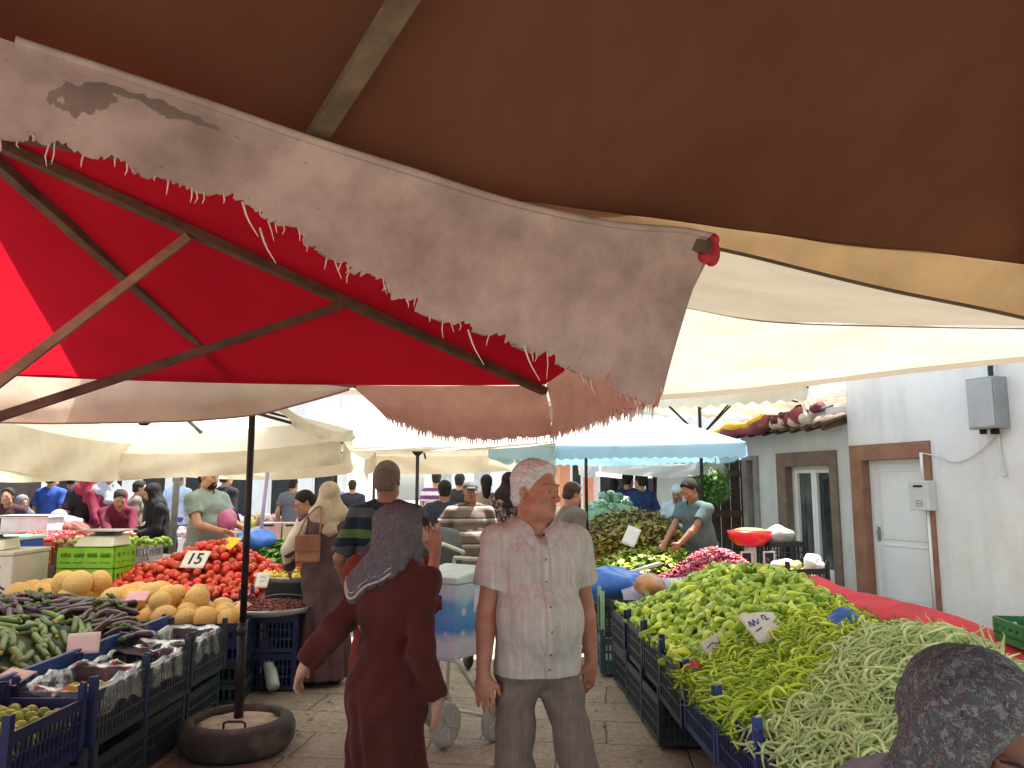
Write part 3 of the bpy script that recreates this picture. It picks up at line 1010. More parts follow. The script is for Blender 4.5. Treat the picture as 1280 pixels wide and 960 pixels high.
# the torn flap hanging from the near edge
def jag(seed, amp, lo=1.):
    r_ = random.Random(seed)
    N = 400
    a = [r_.uniform(-1, 1) for _ in range(N + 1)]
    c = [r_.uniform(-1, 1) for _ in range(N // 8 + 2)]
    def f(u):
        x = u * N; i = min(int(x), N - 1)
        y = u * (N // 8); k = min(int(y), N // 8 - 1)
        return lo + amp * (.55 * (a[i] * (1 - x + i) + a[i + 1] * (x - i)) + (c[k] * (1 - y + k) + c[k + 1] * (y - k)))
    return f
tops = [NL + Vector((0, -.01, .02)), at(-40, 32, 1.55), at(120, 84, 1.68), at(250, 130, 1.8), at(400, 180, 1.95), at(520, 218, 2.07), at(640, 255, 2.25), at(760, 281, 2.42), at(850, 289, 2.55), at(893, 297, 2.64)]
bots = [at(-420, 120, 1.3), at(-40, 170, 1.57), at(75, 186, 1.68), at(190, 226, 1.79), at(305, 262, 1.9), at(420, 330, 2.04), at(515, 388, 2.2), at(640, 432, 2.38), at(745, 478, 2.52), at(822, 512, 2.64)]
low_ = [p + (q_ - p) * .06 + Vector((0, .015, 0)) for p, q_ in zip(tops, bots)]
sheet(NEARPANEL, [low_, [A.lerp(p, .5) + Vector((0, 0, -.01)) for p in low_], [A.lerp(p, .002) for p in low_]], 60, 24)
obj('canopy', NEARPANEL, M_red, rt, True)
b = MB()
tm = [a_.lerp(c_, .5) + Vector((0, -.05 * math.sin(i * .8), 0)) for i, (a_, c_) in enumerate(zip(tops, bots))]
tm[-1] = at(862, 372, 2.63); tm[-2] = at(790, 372, 2.55)
Gt = sheet(b, [tops, tm, bots], 420, 120, .018, 3.2, 7., jag(3, .075, .98))
for j in range(119):            # bare weave showing where the coating has peeled off
    for i in range(419):
        u, v = i / 419, j / 119
        d1 = abs(u - .235) / .045 + abs(v - .42 + .9 * (u - .235) * 2) / .34
        d2 = abs(u - .30) / .09 + abs(v - .22 - .5 * (u - .30)) / .11
        w_ = .3 * float(snoise(u * 60, v * 7, 0, 2)) + .25 * float(snoise(u * 170, v * 19, 0, 3))
        if min(d1, d2) + w_ < .8: b.mi[j * 419 + i] = 1
tf = obj('torn_flap', b, [M_torn, cloth_mat('bare_weave', '8d7b74', '94807a', .2, dirt=.25, sscale=9.)], rt, True)
b = MB()
r_ = random.Random(5)
row = Gt[-1]
for i in range(30, 418, 3):
    if r_.random() < .6: continue
    p = row[i]; L_ = r_.choice((.012, .018, .025, .03, .05)) * (1.9 if r_.random() < .07 else 1)
    q = p + Vector((r_.uniform(-.3, .5) * L_, r_.uniform(-.01, .01), -L_))
    m_ = p.lerp(q, .5) + Vector((r_.uniform(-.006, .006), 0, 0))
    b.tube([p + Vector((0, 0, .006)), m_, q], [.0022, .0016, .0007], 5)
for px, py, Y in ((303, 252, 1.89), (585, 412, 2.3), (655, 432, 2.39), (325, 285, 1.93)):
    p = at(px, py, Y); q = at(px + 20, py + 44, Y + .01)
    b.tube(catmull([p, p.lerp(q, .5) + Vector((-.006, 0, 0)), q], 6), [.003, .0028, .0025, .002, .0015, .001], 5)
tag(obj('loose_threads', b, M_thread, tf, True), kind='stuff')
# rolled hem along the top, red lining at the corner
b = MB(); b.tube([p + Vector((0, 0, .004)) for p in Gt[0][60:]], .012, 8); obj('hem', b, M_torn, tf, True)
b = MB()
c = at(889, 316, 2.64)
b.sphere(c, (.032, .03, .05), 14, 10); b.sphere(c + Vector((-.025, -.015, -.02)), (.03, .025, .022), 12, 8); b.sphere(c + Vector((.005, 0, .045)), (.026, .03, .025), 12, 8)
obj('corner_lining', b, mat('red_lining', '9c2434', .8, .3, 20., .6, 40.), rt, True)
# far and side hanging edges
def fringe(row, i0, i1, step, seed, par, L0=.05):
    r_ = random.Random(seed); b = MB()
    for i in range(i0, i1, step):
        p = row[i]
        L_ = r_.uniform(.3, 1) * L0
        q = p + Vector((r_.uniform(-.25, .25) * L_, 0, -L_))
        b.tube([p + Vector((0, 0, .02)), p.lerp(q, .45), q], [.006, .004, .001], 5)
    return tag(obj('fringe', b, M_thread, par, True), kind='stuff')
b = MB()
G = sheet(b, [[at(438, 481, 4.74), at(560, 483, 4.75), FR + Vector((0, .01, 0))], [at(465, 505, 4.78), at(565, 516, 4.82), at(688, 518, 4.8)], [at(484, 526, 4.76), at(565, 548, 4.78), at(690, 548, 4.72)]], 150, 16, .025, 4., 2., jag(8, .05, .98))
pv = obj('valance', b, M_pink, rt, True); fringe(G[-1], 2, 148, 2, 1, pv)
b = MB()
G = sheet(b, [[FR + Vector((0, 0, .0)), at(745, 432, 3.9), NR + Vector((.02, .04, -.03))], [at(688, 516, 4.76), at(760, 480, 3.95), at(858, 400, 2.7)], [at(688, 548, 4.72), at(752, 530, 3.95), at(819, 511, 2.68)]], 150, 22, .03, 4., 3., jag(9, .05, .98))
pv = obj('valance', b, M_pink, rt, True); fringe(G[-1], 2, 148, 2, 2, pv, .045)
b = MB()
G = sheet(b, [[at(-300, 452, 4.6), at(-60, 463, 4.66), at(100, 465, 4.68), at(300, 467, 4.7), at(446, 481, 4.74)],
              [at(-300, 490, 4.62), at(-60, 496, 4.68), at(100, 498, 4.7), at(300, 496, 4.72), at(440, 485, 4.75)],
              [at(-300, 525, 4.6), at(-60, 528, 4.66), at(120, 529, 4.68), at(300, 522, 4.7), at(437, 488, 4.74)]], 120, 14, .022, 3.4, 5.)
pv = obj('valance', b, M_beige, rt, True)
b = MB(); b.tube(G[-1], .006, 6); obj('piping', b, mat('beige_piping', '9a8a80', .8, .2), pv, True)
b = MB(); b.tube([p + Vector((0, -.012, 0)) for p in G[0]], .02, 8); obj('hem', b, mat('faded_red', 'a84a55', .8, .3, 12.), pv, True)

# -- white sheet on the right, its near half coloured as shaded
ct = thing('market_umbrella', 'broad white canvas canopy by the right wall, half coloured as shaded, unseen left side added', 'umbrella', (0, 0, 0))
r0 = [at(-110, 92, 2.86), at(120, 120, 2.86), at(330, 150, 2.86), at(520, 200, 2.88), at(800, 248, 2.9), at(890, 282, 2.92), at(1000, 314, 2.96), at(1140, 346, 2.98), at(1300, 376, 2.95), at(1500, 412, 2.9)]  # left ends of the rows: unseen extension added to shade aisle and red roof
r1 = [at(185, 325, 5.0), at(330, 335, 5.0), at(520, 345, 5.0), at(780, 372, 5.1), at(856, 383, 5.2), at(960, 401, 5.2), at(1120, 407, 5.2), at(1300, 410, 5.2), at(1500, 412, 5.1)]
r2 = [at(360, 488, 8.0), at(480, 487, 8.0), at(590, 500, 8.0), at(740, 500, 8.0), at(818, 494, 8.0), at(930, 485, 7.9), at(1080, 467, 7.5), at(1300, 442, 7.0), at(1500, 415, 6.8)]
b = MB(); sheet(b, [r0, r1], 80, 20, .02, 2.4, 9.); cn = obj('canopy', b, M_shadec, ct, True)
b = MB(); G = sheet(b, [r1, r2], 100, 24, .014, 2.6, 10.); k = obj('canopy', b, M_litc, ct, True)
b = MB(); G2 = sheet(b, [G[-1], [p + Vector((.0, .05, -.05)) for p in G[-1]]], 100, 4); obj('hem', b, M_shadec, k, True)
b = MB(); b.tube([p + Vector((0, 0, -.006)) for p in catmull(r1, 40)], .006, 6); obj('seam', b, mat('beige_piping', '9a8a80'), cn, True)
pr = Vector((4.6, 5.6, 0))
b = MB(); b.tube([pr, pr + Vector((0, 0, 2.5))], .02, 10); obj('pole', b, M_pole, ct, True)

# -- ordinary square umbrellas further back
def umbrella(label, c, half, ze, za, vl, mr, mv, rot=0., sag=.06, scal=.0, seed=0, hubz=None, nscal=16, pole=True, wave=.03, group=None, mpole=None, vls=None):
    """pyramid canopy with hanging edges, eight ribs, hub and pole"""
    t = thing('market_umbrella', label, 'umbrella', (c[0], c[1], 0), rot, group)
    hx, hy = half if isinstance(half, tuple) else (half, half)
    cs = [Vector((-hx, -hy, ze)), Vector((hx, -hy, ze)), Vector((hx, hy, ze)), Vector((-hx, hy, ze))]
    ap = Vector((0, 0, za))
    b = MB()
    for i in range(4):
        tri(b, ap, cs[i], cs[(i + 1) % 4], 18, sag, .012, seed + i)
    obj('canopy', b, mr, t, True)
    b = MB()
    for i in range(4):
        a, e = cs[i], cs[(i + 1) % 4]
        n = Vector(((e - a).y, -(e - a).x, 0)).normalized()
        N = 97
        top, bot = [], []
        for k in range(N):
            u = k / (N - 1)
            p = a.lerp(e, u) + Vector((0, 0, -sag * 4 * u * (1 - u)))
            wv = wave * float(snoise(u * 9 + seed, i * 3., seed, seed))
            L_ = (vls[i] if vls else vl) * (1 + .12 * float(snoise(u * 5, seed * 2., i, 2)))
            if scal:
                L_ -= scal * abs(((u * nscal) % 1) - .5) * 2
            top.append(p + n * .004); bot.append(p + n * (.02 + wv * 1.6) + Vector((0, 0, -L_)))
        rows = [[top[k].lerp(bot[k], v / 6) + n * (wave * .5 * math.sin(v * .9 + k * .25)) * (v / 6) for k in range(N)] for v in range(7)]
        b.grid(rows)
    obj('valance', b, mv, t, True)
    mp = mpole or M_pole
    hz = hubz or (ze - .02)
    for i in range(8):
        if i % 2 == 0: e = cs[i // 2]
        else: e = cs[i // 2].lerp(cs[(i // 2 + 1) % 4], .5) + Vector((0, 0, -sag))
        k = MB(); k.bar(ap + Vector((0, 0, -.05)), e + Vector((0, 0, -.03)), .025, .025)
        q = (ap + Vector((0, 0, -.05))).lerp(e + Vector((0, 0, -.03)), .5)
        k.bar((0, 0, hz), q, .018, .018)
        obj('rib', k, mp, t)
    b = MB(); b.lathe([(.03, hz - .09), (.07, hz - .05), (.09, hz), (.05, hz + .05)], 12); obj('hub', b, mp, t, True)
    if isinstance(pole, tuple):
        b = MB(); b.tube([(pole[0], pole[1], .17), (pole[0], pole[1], .75)], .03, 12); b.tube([(pole[0], pole[1], .74), (pole[0], pole[1], pole[2] + .1)], .022, 12)
        b.sphere((pole[0], pole[1] - .02, .7), .034, 10, 6); obj('pole', b, mp, t, True)
    elif pole:
        b = MB(); b.tube([(0, 0, 0), (0, 0, za - .03)], .024, 10); obj('pole', b, mp, t, True)
    return t
gp = at(303, 880, 4.98)
UM = []
# the white one on the tyre
umbrella('white umbrella whose dark pole stands in the tyre filled with concrete', (-3.05, 6.35), (1.45, 1.6), 2.2, 2.52, .2, M_whitec, M_cream, R(2), .1, 0, 1, 2.2, pole=(1.285, -1.33, 2.18), wave=.035, vls=(.03, .1, .22, .15))
umbrella('cream umbrella at the left edge whose long sagging flap hangs low over the white chest', (-5.35, 7.1), (1.65, 1.4), 2.1, 2.7, .36, M_cream, M_cream, R(-3), .08, 0, 2, wave=.05)
umbrella('cream umbrella over the tomato and herb tables, its grey pole left of the teal shirt', (-3.45, 8.6), (1.75, 1.3), 2.06, 2.75, .22, M_whitec, M_cream, R(3), .14, 0, 3, wave=.05)
umbrella('off white umbrella with an open dark hub behind the striped green shirt', (-1.28, 10.45), (1.75, 1.4), 2.15, 2.42, .27, M_beige, M_cream, R(2), .07, 0, 4, 2.12, wave=.06, vls=(.05, .25, .27, .1))
umbrella('pale blue umbrella with a white sunlit top and a scalloped blue edge', (1.38, 10.4), (1.5, 1.3), 2.13, 2.76, .18, M_bluer, M_bluec, R(-7), .03, .03, 5, wave=.008, nscal=26, pole=(-.38, -.05, 2.5))
umbrella('cream umbrella peeping out under the white canopy in front of the old tile roof', (2.6, 10.6), (1.35, .85), 2.86, 3.25, .2, M_cream, M_cream, R(-16), .05, .04, 6, 2.3)
umbrella('navy blue umbrella deep behind the leafy greens', (2.3, 13.2), (1.0, .9), 2.05, 2.42, .2, M_navyc, M_whitec, R(6), .08, 0, 7)
umbrella('white umbrella far down the lane behind the dark umbrella hub', (-3.6, 15.5), (1.7, 1.6), 2.4, 3.2, .25, M_whitec, M_whitec, R(5), .08, 0, 8)
umbrella('bluish white umbrella beyond the teal shirt, right of the dark pole', (-6.3, 14.6), (1.6, 1.5), 2.45, 3.2, .2, M_bluer, M_whitec, R(-5), .08, 0, 9)
umbrella('white umbrella standing farthest off at the end of the lane', (-1.3, 19.5), (1.9, 1.6), 2.5, 3.3, .25, M_whitec, M_whitec, R(2), .08, 0, 10)
umbrella('lilac blue umbrella at the far end of the lane beside the bald head', (-3.0, 17.9), (1.0, .9), 2.35, 2.7, .2, cloth_mat('lilac_canvas', '9aa2d8', 'a8b0ea', .5), cloth_mat('lilac_canvas', '9aa2d8'), R(3), .04, 0, 11)
umbrella('small red umbrella far off between the white stall roofs', (-4.35, 17.2), (.62, .6), 2.3, 2.6, .14, M_red, M_red, R(10), .04, 0, 12)
umbrella('big white umbrella just behind the dark hub, its top blown out by the sun', (-2.3, 12.9), (1.9, 1.6), 2.42, 3.05, .24, M_whitec, M_whitec, R(4), .09, 0, 15, wave=.05)
# white curtain sheet hung behind the vendor
ws = MB(); sheet(ws, [[at(822, 592, 12.6), at(842, 590, 12.5), at(866, 588, 12.4)], [at(818, 700, 12.6), at(842, 702, 12.5), at(864, 702, 12.4)]], 40, 20, .05, 4., 3.)
tag(obj('hanging_sheet', ws, M_whitec, None, True), 'pale grey white sheet hung behind the vendor by the gate', 'sheet')
# pole of the next stall
b = MB()
pp = at(213, 700, 9.6)
b.tube([(pp.x, pp.y, 0), (pp.x + .03, pp.y, 2.3)], .04, 10)
tag(obj('stall_pole', b, mat('grey_pole', '5d5a58', .6, .2), None, True), 'thick grey pole between the bearded man and the woman in black', 'pole')
b = MB(); pp = at(327, 650, 9.2); b.tube([(pp.x - .08, pp.y, 0), (pp.x + .06, pp.y, 2.0)], .022, 10)
tag(obj('stall_pole', b, mat('lilac_pole', '8d80a8', .5, .15), None, True), 'thin lilac pole leaning just right of the dark umbrella pole', 'pole')
# ------------------------------------------------------------------ crates
M_crate_dk = mat('dark_crate', '2f3a42', .55, .2, 6., per_obj=.25)
M_crate_bl = mat('blue_crate', '2a3f7c', .5, .2, 6., per_obj=.2)
M_crate_nv = mat('navy_crate', '252f58', .5, .2, 6., per_obj=.25)
M_crate_gr = mat('lime_crate', '79b31c', .5, .15, 6.)
M_crate_tl = mat('teal_crate', '3a5560', .5, .15, 6.)
M_crate_bk = mat('black_crate', '1d1d20', .5, .2, 6.)
M_crate_bb = mat('bright_blue_crate', '3f6fc4', .45, .15, 6.)

_cm = {}
def crate_parts(w, d, h, style):
    """meshes for a perforated crate: w along x, d along y; the rim and lattice in one, each corner post on its own"""
    key = (round(w, 3), round(d, 3), round(h, 3), style)
    if key in _cm: return _cm[key]
    b = MB()
    t = .012
    W, D = w / 2, d / 2
    b.box(-W + .02, W - .02, -D + .02, D - .02, .012, .022)
    def side(L, at_):
        """at_(u, z0, z1, u0, u1) adds a bar on that side"""
        rails = {'mesh': [(0, .035), (h * .34, h * .34 + .012), (h * .6, h * .6 + .012), (h - .05, h)],
                 'slat': [(0, .04), (h * .30, h * .52), (h * .74, h)],
                 'low': [(0, .03), (h - .035, h)]}[style]
        for z0, z1 in rails: at_(-L, L, z0, z1, t)
        n = {'mesh': int(2 * L / .035), 'slat': 4, 'low': int(2 * L / .045)}[style]
        for i in range(n + 1):
            u = -L + .012 + (2 * L - .024) * i / n
            wd = {'mesh': .011, 'slat': .03, 'low': .014}[style]
            for (a, c) in zip(rails, rails[1:]):
                if c[0] - a[1] > .004: at_(u - wd / 2, u + wd / 2, a[1], c[0], t * .7)
    ww = W - .022; dd = D - .022
    side(ww, lambda a, c, z0, z1, q: b.box(a, c, -D + .004, -D + .004 + q, z0, z1))
    side(ww, lambda a, c, z0, z1, q: b.box(a, c, D - .004 - q, D - .004, z0, z1))
    side(dd, lambda a, c, z0, z1, q: b.box(-W + .004, -W + .004 + q, a, c, z0, z1))
    side(dd, lambda a, c, z0, z1, q: b.box(W - .004 - q, W - .004, a, c, z0, z1))
    me = b.mesh('basket', M_crate_dk, False)
    p = MB()
    s = .034
    ph = h + .075
    p.box(-s / 2, s / 2, -s / 2, -s / 2 + .011, 0, ph); p.box(-s / 2, -s / 2 + .011, -s / 2 + .0111, s / 2, 0, ph)
    p.box(-s / 2 + .0111, s / 2 - .004, -s / 2 + .0111, s / 2 - .004, h - .02, ph - .012)
    pe = p.mesh('corner_post', M_crate_dk, False)
    _cm[key] = (me, pe)
    return _cm[key]

def crate(name, label, loc, rot, w=.55, d=.4, h=.28, m=None, mp=None, style='mesh', group=None, posts=True, tilt=None):
    t = thing(name, label, 'crate', loc, rot, group)
    if tilt: t.rotation_euler = (tilt[0], tilt[1], rot)
    me, pe = crate_parts(w, d, h, style)
    def put(nm, mesh, mt, l=(0, 0, 0), rz=0.):
        o = bpy.data.objects.new(nm, mesh); C.objects.link(o); o.parent = t; o.location = l; o.rotation_euler = (0, 0, rz)
        o.material_slots[0].link = 'OBJECT'; o.material_slots[0].material = mt
        return o
    put('basket', me, m or M_crate_dk)
    if posts:
        k = .017
        for sx, sy, rz in ((-1, -1, 0), (1, -1, R(90)), (1, 1, R(180)), (-1, 1, R(-90))):
            put('corner_post', pe, mp or m or M_crate_dk, (sx * (w / 2 - k), sy * (d / 2 - k), 0), rz)
    return t

# ------------------------------------------------------------------ produce
def swept(L, r, bend, seg=7, n=9, taper=None, wig=0., seed=0, flat=1.):
    """a curved pod / cucumber / eggplant lying along x"""
    q = random.Random(seed)
    pts, rr = [], []
    tw = q.uniform(-1, 1)
    for i in range(n):
        u = i / (n - 1)
        x = (u - .5) * L
        y = bend * L * (4 * (u - .5) ** 2 - .5) + wig * L * math.sin(u * 5 + seed)
        z = wig * L * .6 * math.sin(u * 4 + tw * 3)
        pts.append((x, y, z))
        rr.append(r * (taper(u) if taper else math.sqrt(max(0, 1 - (2 * u - 1) ** 6)) * .92 + .08))
    return pts, rr

def heap_base(label, name, X0, X1, Y0, Y1, hfun, m, nx=60, ny=60, drop=.02, inside=None, rough=.012):
    """lower layers of a heap as one lumpy mass"""
    b = MB(); P = []
    for j in range(ny + 1):
        y = Y0 + (Y1 - Y0) * j / ny
        row = []
        for i in range(nx + 1):
            x = X0 + (X1 - X0) * i / nx
            z = hfun(x, y) - drop + rough * math.sin(x * 61 + j) * math.sin(y * 57 + i * 1.3)
            row.append((x, y, z))
        P.append(row)
    vs, idx, fs = [], {}, []
    for j in range(ny):
        for i in range(nx):
            c = [(j, i), (j, i + 1), (j + 1, i + 1), (j + 1, i)]
            if inside and not inside(*[sum(P[a][e][k] for a, e in c) / 4 for k in (0, 1)]): continue
            q = []
            for a in c:
                if a not in idx: idx[a] = len(vs); vs.append(P[a[0]][a[1]])
                q.append(idx[a])
            fs.append(tuple(q))
    b.add(vs, fs)
    return tag(obj(name, b, m, None, True), label, name.replace('_', ' '), kind='stuff')

def scatter(name, label, cat, group, meshes, n, X0, X1, Y0, Y1, hfun, rad, dirn=None, spread=math.pi, tilt=.25, lift=0., inside=None, seed=1, mind=.0, smin=.88, smax=1.1, rollr=math.pi, stuff=0, stuff_label=None, stuff_name=None, stuff_mat=None, lay=.02, order=None):
    """n single pieces lying on the surface hfun, the rest (stuff of them) in one mesh just below"""
    q = random.Random(seed)
    out, pts = [], []
    tot = n + stuff
    tries = 0
    cand = []
    while len(cand) < tot and tries < tot * 60:
        tries += 1
        x, y = q.uniform(X0, X1), q.uniform(Y0, Y1)
        if inside and not inside(x, y): continue
        if mind and len(cand) < n and any((x - a) ** 2 + (y - b_) ** 2 < mind * mind for a, b_ in pts[-400:]): continue
        pts.append((x, y)); cand.append((x, y))
    e = .02
    mats4 = []
    for k, (x, y) in enumerate(cand):
        top = k < n
        z = hfun(x, y) + lift - (0 if top else q.uniform(0, lay)) + q.uniform(0, lay * .5) * top
        nx = Vector((-(hfun(x + e, y) - hfun(x - e, y)) / (2 * e), -(hfun(x, y + e) - hfun(x, y - e)) / (2 * e), 1)).normalized()
        a = (dirn(x, y) if dirn else 0) + q.uniform(-spread, spread)
        t = Vector((math.cos(a), math.sin(a), 0))
        t = (t - nx * t.dot(nx)).normalized()
        t = (t + nx * q.gauss(0, tilt)).normalized()
        s_ = t.cross(nx).normalized(); u = s_.cross(t)
        M = Matrix((t, s_, u)).transposed() if False else Matrix(((t.x, s_.x, u.x), (t.y, s_.y, u.y), (t.z, s_.z, u.z)))
        M = M @ Matrix.Rotation(q.uniform(-rollr, rollr), 3, 'X')
        sc = q.uniform(smin, smax)
        M4 = Matrix.Translation((x, y, z)) @ M.to_4x4() @ Matrix.Scale(sc, 4)
        mats4.append(M4)
    for M4 in mats4[:n]:
        o = bpy.data.objects.new(name, q.choice(meshes)); C.objects.link(o)
        o.matrix_world = M4
        tag(o, label, cat, group); out.append(o)
    if stuff:
        b = MB()
        src = []
        for me in meshes:
            src.append(([v.co.copy() for v in me.vertices], [tuple(p.vertices) for p in me.polygons], [p.material_index for p in me.polygons]))
        for M4 in mats4[n:]:
            vs, fs, mi = q.choice(src)
            o0 = len(b.v)
            b.v += [tuple(M4 @ v) for v in vs]
            b.f += [tuple(i + o0 for i in f) for f in fs]
            b.mi += mi
        st = obj(stuff_name, b, stuff_mat or [m for m in meshes[0].materials], None, True)
        tag(st, stuff_label, stuff_name.replace('_', ' '), kind='stuff')
    return out

def pod_meshes(nm, variants, mats, fn):
    out = []
    for k in range(variants):
        b = MB(); fn(b, k); out.append(b.mesh(nm, mats))
    return out

# materials
M_tom = mat('tomato_skin', 'd0301f', .25, .25, 9., spec=.5, per_obj=.2, col2='e4523a')
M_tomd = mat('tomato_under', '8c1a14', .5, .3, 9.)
M_calyx = mat('calyx_green', '55762c', .7, .25, 20.)
def melon_mat():
    T = NT('melon_skin')
    tc = T.n('TexCoord')
    oi = T.n('ObjectInfo')
    v = T.n('TexVoronoi', Scale=26.); v.feature = 'DISTANCE_TO_EDGE'
    T.l(tc.outputs['Object'], v.inputs['Vector'])
    f = T.ramp(v.outputs['Distance'], [(.02, (1, 1, 1, 1)), (.1, (0, 0, 0, 1))])
    nz = T.n('TexNoise', Scale=5., Detail=4.)
    T.l(tc.outputs['Object'], nz.inputs['Vector'])
    base = T.ramp(nz.outputs[0], [(.3, srgb('c89248')), (.7, srgb('d8ac5e'))])
    alt = T.ramp(nz.outputs[0], [(.3, srgb('c29a54')), (.7, srgb('ccae70'))])
    o = T.mix(oi.outputs['Random'], base, alt)
    o = T.mix(f, o, srgb('cfae78'))
    p = T.n('BsdfPrincipled'); p.inputs['Roughness'].default_value = .6; p.inputs['Specular IOR Level'].default_value = .3
    T.l(o, p.inputs['Base Color'])
    bp = T.n('Bump', Strength=.5, Distance=.004); T.l(f, bp.inputs['Height']); T.l(bp.outputs[0], p.inputs['Normal'])
    T.l(p.outputs[0], T.out.inputs[0])
    return T.m
M_melon = melon_mat()
M_egg = mat('eggplant_skin', '38262e', .28, .35, 7., spec=.5, per_obj=.35, col2='584450')
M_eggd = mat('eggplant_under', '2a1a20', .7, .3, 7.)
M_cuc = mat('cucumber_skin', '4f7433', .45, .3, 14., per_obj=.3, bump=.3, bscale=90., col2='6f9440')
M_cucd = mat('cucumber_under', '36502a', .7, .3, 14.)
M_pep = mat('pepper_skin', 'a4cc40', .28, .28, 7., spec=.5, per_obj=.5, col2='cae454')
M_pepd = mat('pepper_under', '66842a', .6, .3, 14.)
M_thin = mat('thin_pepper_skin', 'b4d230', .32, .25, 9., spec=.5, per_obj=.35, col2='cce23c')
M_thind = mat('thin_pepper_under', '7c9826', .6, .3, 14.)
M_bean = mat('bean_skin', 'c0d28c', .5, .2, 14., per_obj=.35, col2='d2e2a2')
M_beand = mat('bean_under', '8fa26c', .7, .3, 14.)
M_stem = mat('stem_green', '6c8a34', .6, .25, 20.)
M_lime = mat('green_plum_skin', '86b03a', .35, .2, 9., per_obj=.2, col2='a6c44c')
M_cher = mat('cherry_skin', 'b3201c', .3, .25, 20., per_obj=.3)

# ---- right hand stall: crates along the aisle
rs = Vector((.93, 4.9, 0)); 
def aisle_x(y):           # aisle side of the stall
    return .965 - .02 * (y - 2.4) - .012 * max(0, y - 4.8) ** 2
def rx_rot(y): return R(90) + math.atan(.03)
CL = ['navy posted crate of green peppers, {} along the aisle']
ys = [6.38, 5.82, 5.26, 4.66, 4.07, 3.48, 2.89, 2.30]
names_up = ['dark top crate at the far end of the pepper stall, beside the small blue crate',
            'second dark top crate from the far end of the pepper stall',
            'dark top crate above the last full stack, below the green pepper heap',
            'dark blue crate overhanging a dark gap under the thin peppers',
            'dark crate with a navy rail at the corner where thin peppers meet beans',
            'blue railed crate at the foot of the pale green bean heap',
            'blue railed crate with a tall rounded post below the bean heap',
            'blue crate nearest the camera on the right stall']
names_lo = ['dark bottom crate at the far end of the pepper stall', 'second dark bottom crate from the far end of the pepper stall', 'dark bottom crate standing clear of the dark gap under the stall']
for i, y in enumerate(ys):
    x = aisle_x(y) + .2
    jx = rnd.uniform(-.012, .012)
    r0_ = R(90) + rnd.uniform(-.02, .02) + math.atan(.02 + .024 * max(0, y - 4.8))
    up_m, po = (M_crate_dk, M_crate_nv) if i < 4 else (M_crate_nv, M_crate_bl)
    crate('produce_crate', names_up[i], (x + jx, y, .31 + (.012 * (i % 3))), r0_, .54 if i < 3 else .57, .4, .28, up_m, po, 'mesh', 'crates along the pepper stall', tilt=(0, 0) if i < 3 else (0.0, R(rnd.uniform(-2, 2))))
    if i < 3:
        crate('produce_crate', names_lo[i], (x - jx, y, .02), r0_ + .01, .54, .4, .28, M_crate_dk, M_crate_dk, 'mesh', 'crates along the pepper stall')
    else:
        crate('produce_crate', ['dark support crate set back in the shade below the thin peppers', 'dark support crate set back below the edge of the bean heap', 'dark support crate hidden in shade below the bean heap', 'dark support crate in shade near the camera below the beans', 'dark support crate in the deepest shade nearest the camera'][i - 3],
              (x + .3 + jx, y, .02), R(90), .54, .4, .28, M_crate_bk, M_crate_bk, 'mesh', 'crates along the pepper stall')
# table under the heap with the red cloth
tb = thing('stall_table', 'long trestle table carrying the heaped peppers and beans', 'table', (1.75, 4.5, 0))
obj('table_top', MB().box(-.42, .68, -2.3, 2.1, .6, .64), mat('table_wood', '6b563f', .8, .3, 6.), tb)
for x in (-.35, .6):
    for y in (-2.1, 1.9):
        obj('leg', MB().box(x - .03, x + .03, y - .03, y + .03, 0, .6), M_rib, tb)
rc = MB()
rows = [[Vector((2.06 + .02 * math.sin(k), 2.35 + k * .55, .80)) for k in range(8)], [Vector((2.2, 2.35 + k * .55, .885 + .012 * math.sin(k * 2))) for k in range(8)],
        [Vector((2.46, 2.35 + k * .55, .87 + .015 * math.sin(k * 1.7 + 1))) for k in range(8)], [Vector((2.49 + .015 * math.sin(k * 2.2), 2.35 + k * .55, .5)) for k in range(8)]]
sheet(rc, rows, 60, 26, .008, 6., 3.)
tag(obj('red_cloth', rc, mat('red_tablecloth', 'cc263e', .7, .2, 5., .3, 25.), None, True), 'red cloth along the wall side of the bean and pepper table', 'cloth')

def sm(a, b, x):
    t = max(0., min(1., (x - a) / (b - a))); return t * t * (3 - 2 * t)
def z_right(x, y):
    """surface of the long heap on the right stall"""
    xa = aisle_x(y) + .03
    u = (x - xa)
    ridge = .28 + .12 * math.exp(-((y - 5.75) / .75) ** 2) + .06 * math.exp(-((y - 3.35) / .6) ** 2) + .02 * math.sin(y * 4)
    up = sm(0, .85, u) ** .8
    down = sm(0, .35, 2.22 - x)
    end = sm(6.72, 6.3, y) * sm(2.0, 2.3, y)
    return .60 + ridge * up * (.55 + .45 * down) * (.35 + .65 * end) + .03 * math.sin(x * 9 + y * 3) * .4
def zone(x, y):
    """which heap: far green peppers, thin yellow green peppers, pale beans"""
    u = (x - .9) / 1.1
    b1 = 4.42 + .32 * u + .1 * math.sin(x * 7)
    b2 = 3.32 + .62 * u + .08 * math.sin(x * 9)
    return 0 if y > b1 else (1 if y > b2 else 2)
lim = lambda x, y: x > aisle_x(y) + .03 and x < 2.13
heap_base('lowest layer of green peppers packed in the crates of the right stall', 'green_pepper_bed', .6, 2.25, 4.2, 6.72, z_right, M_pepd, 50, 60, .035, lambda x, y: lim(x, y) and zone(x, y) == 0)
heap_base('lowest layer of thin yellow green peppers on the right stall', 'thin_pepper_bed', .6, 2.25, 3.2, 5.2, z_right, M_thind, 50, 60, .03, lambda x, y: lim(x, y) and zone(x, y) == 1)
heap_base('lowest layer of pale green beans on the right stall', 'bean_bed', .6, 2.25, 2.0, 4.3, z_right, M_beand, 50, 60, .025, lambda x, y: lim(x, y) and zone(x, y) == 2)

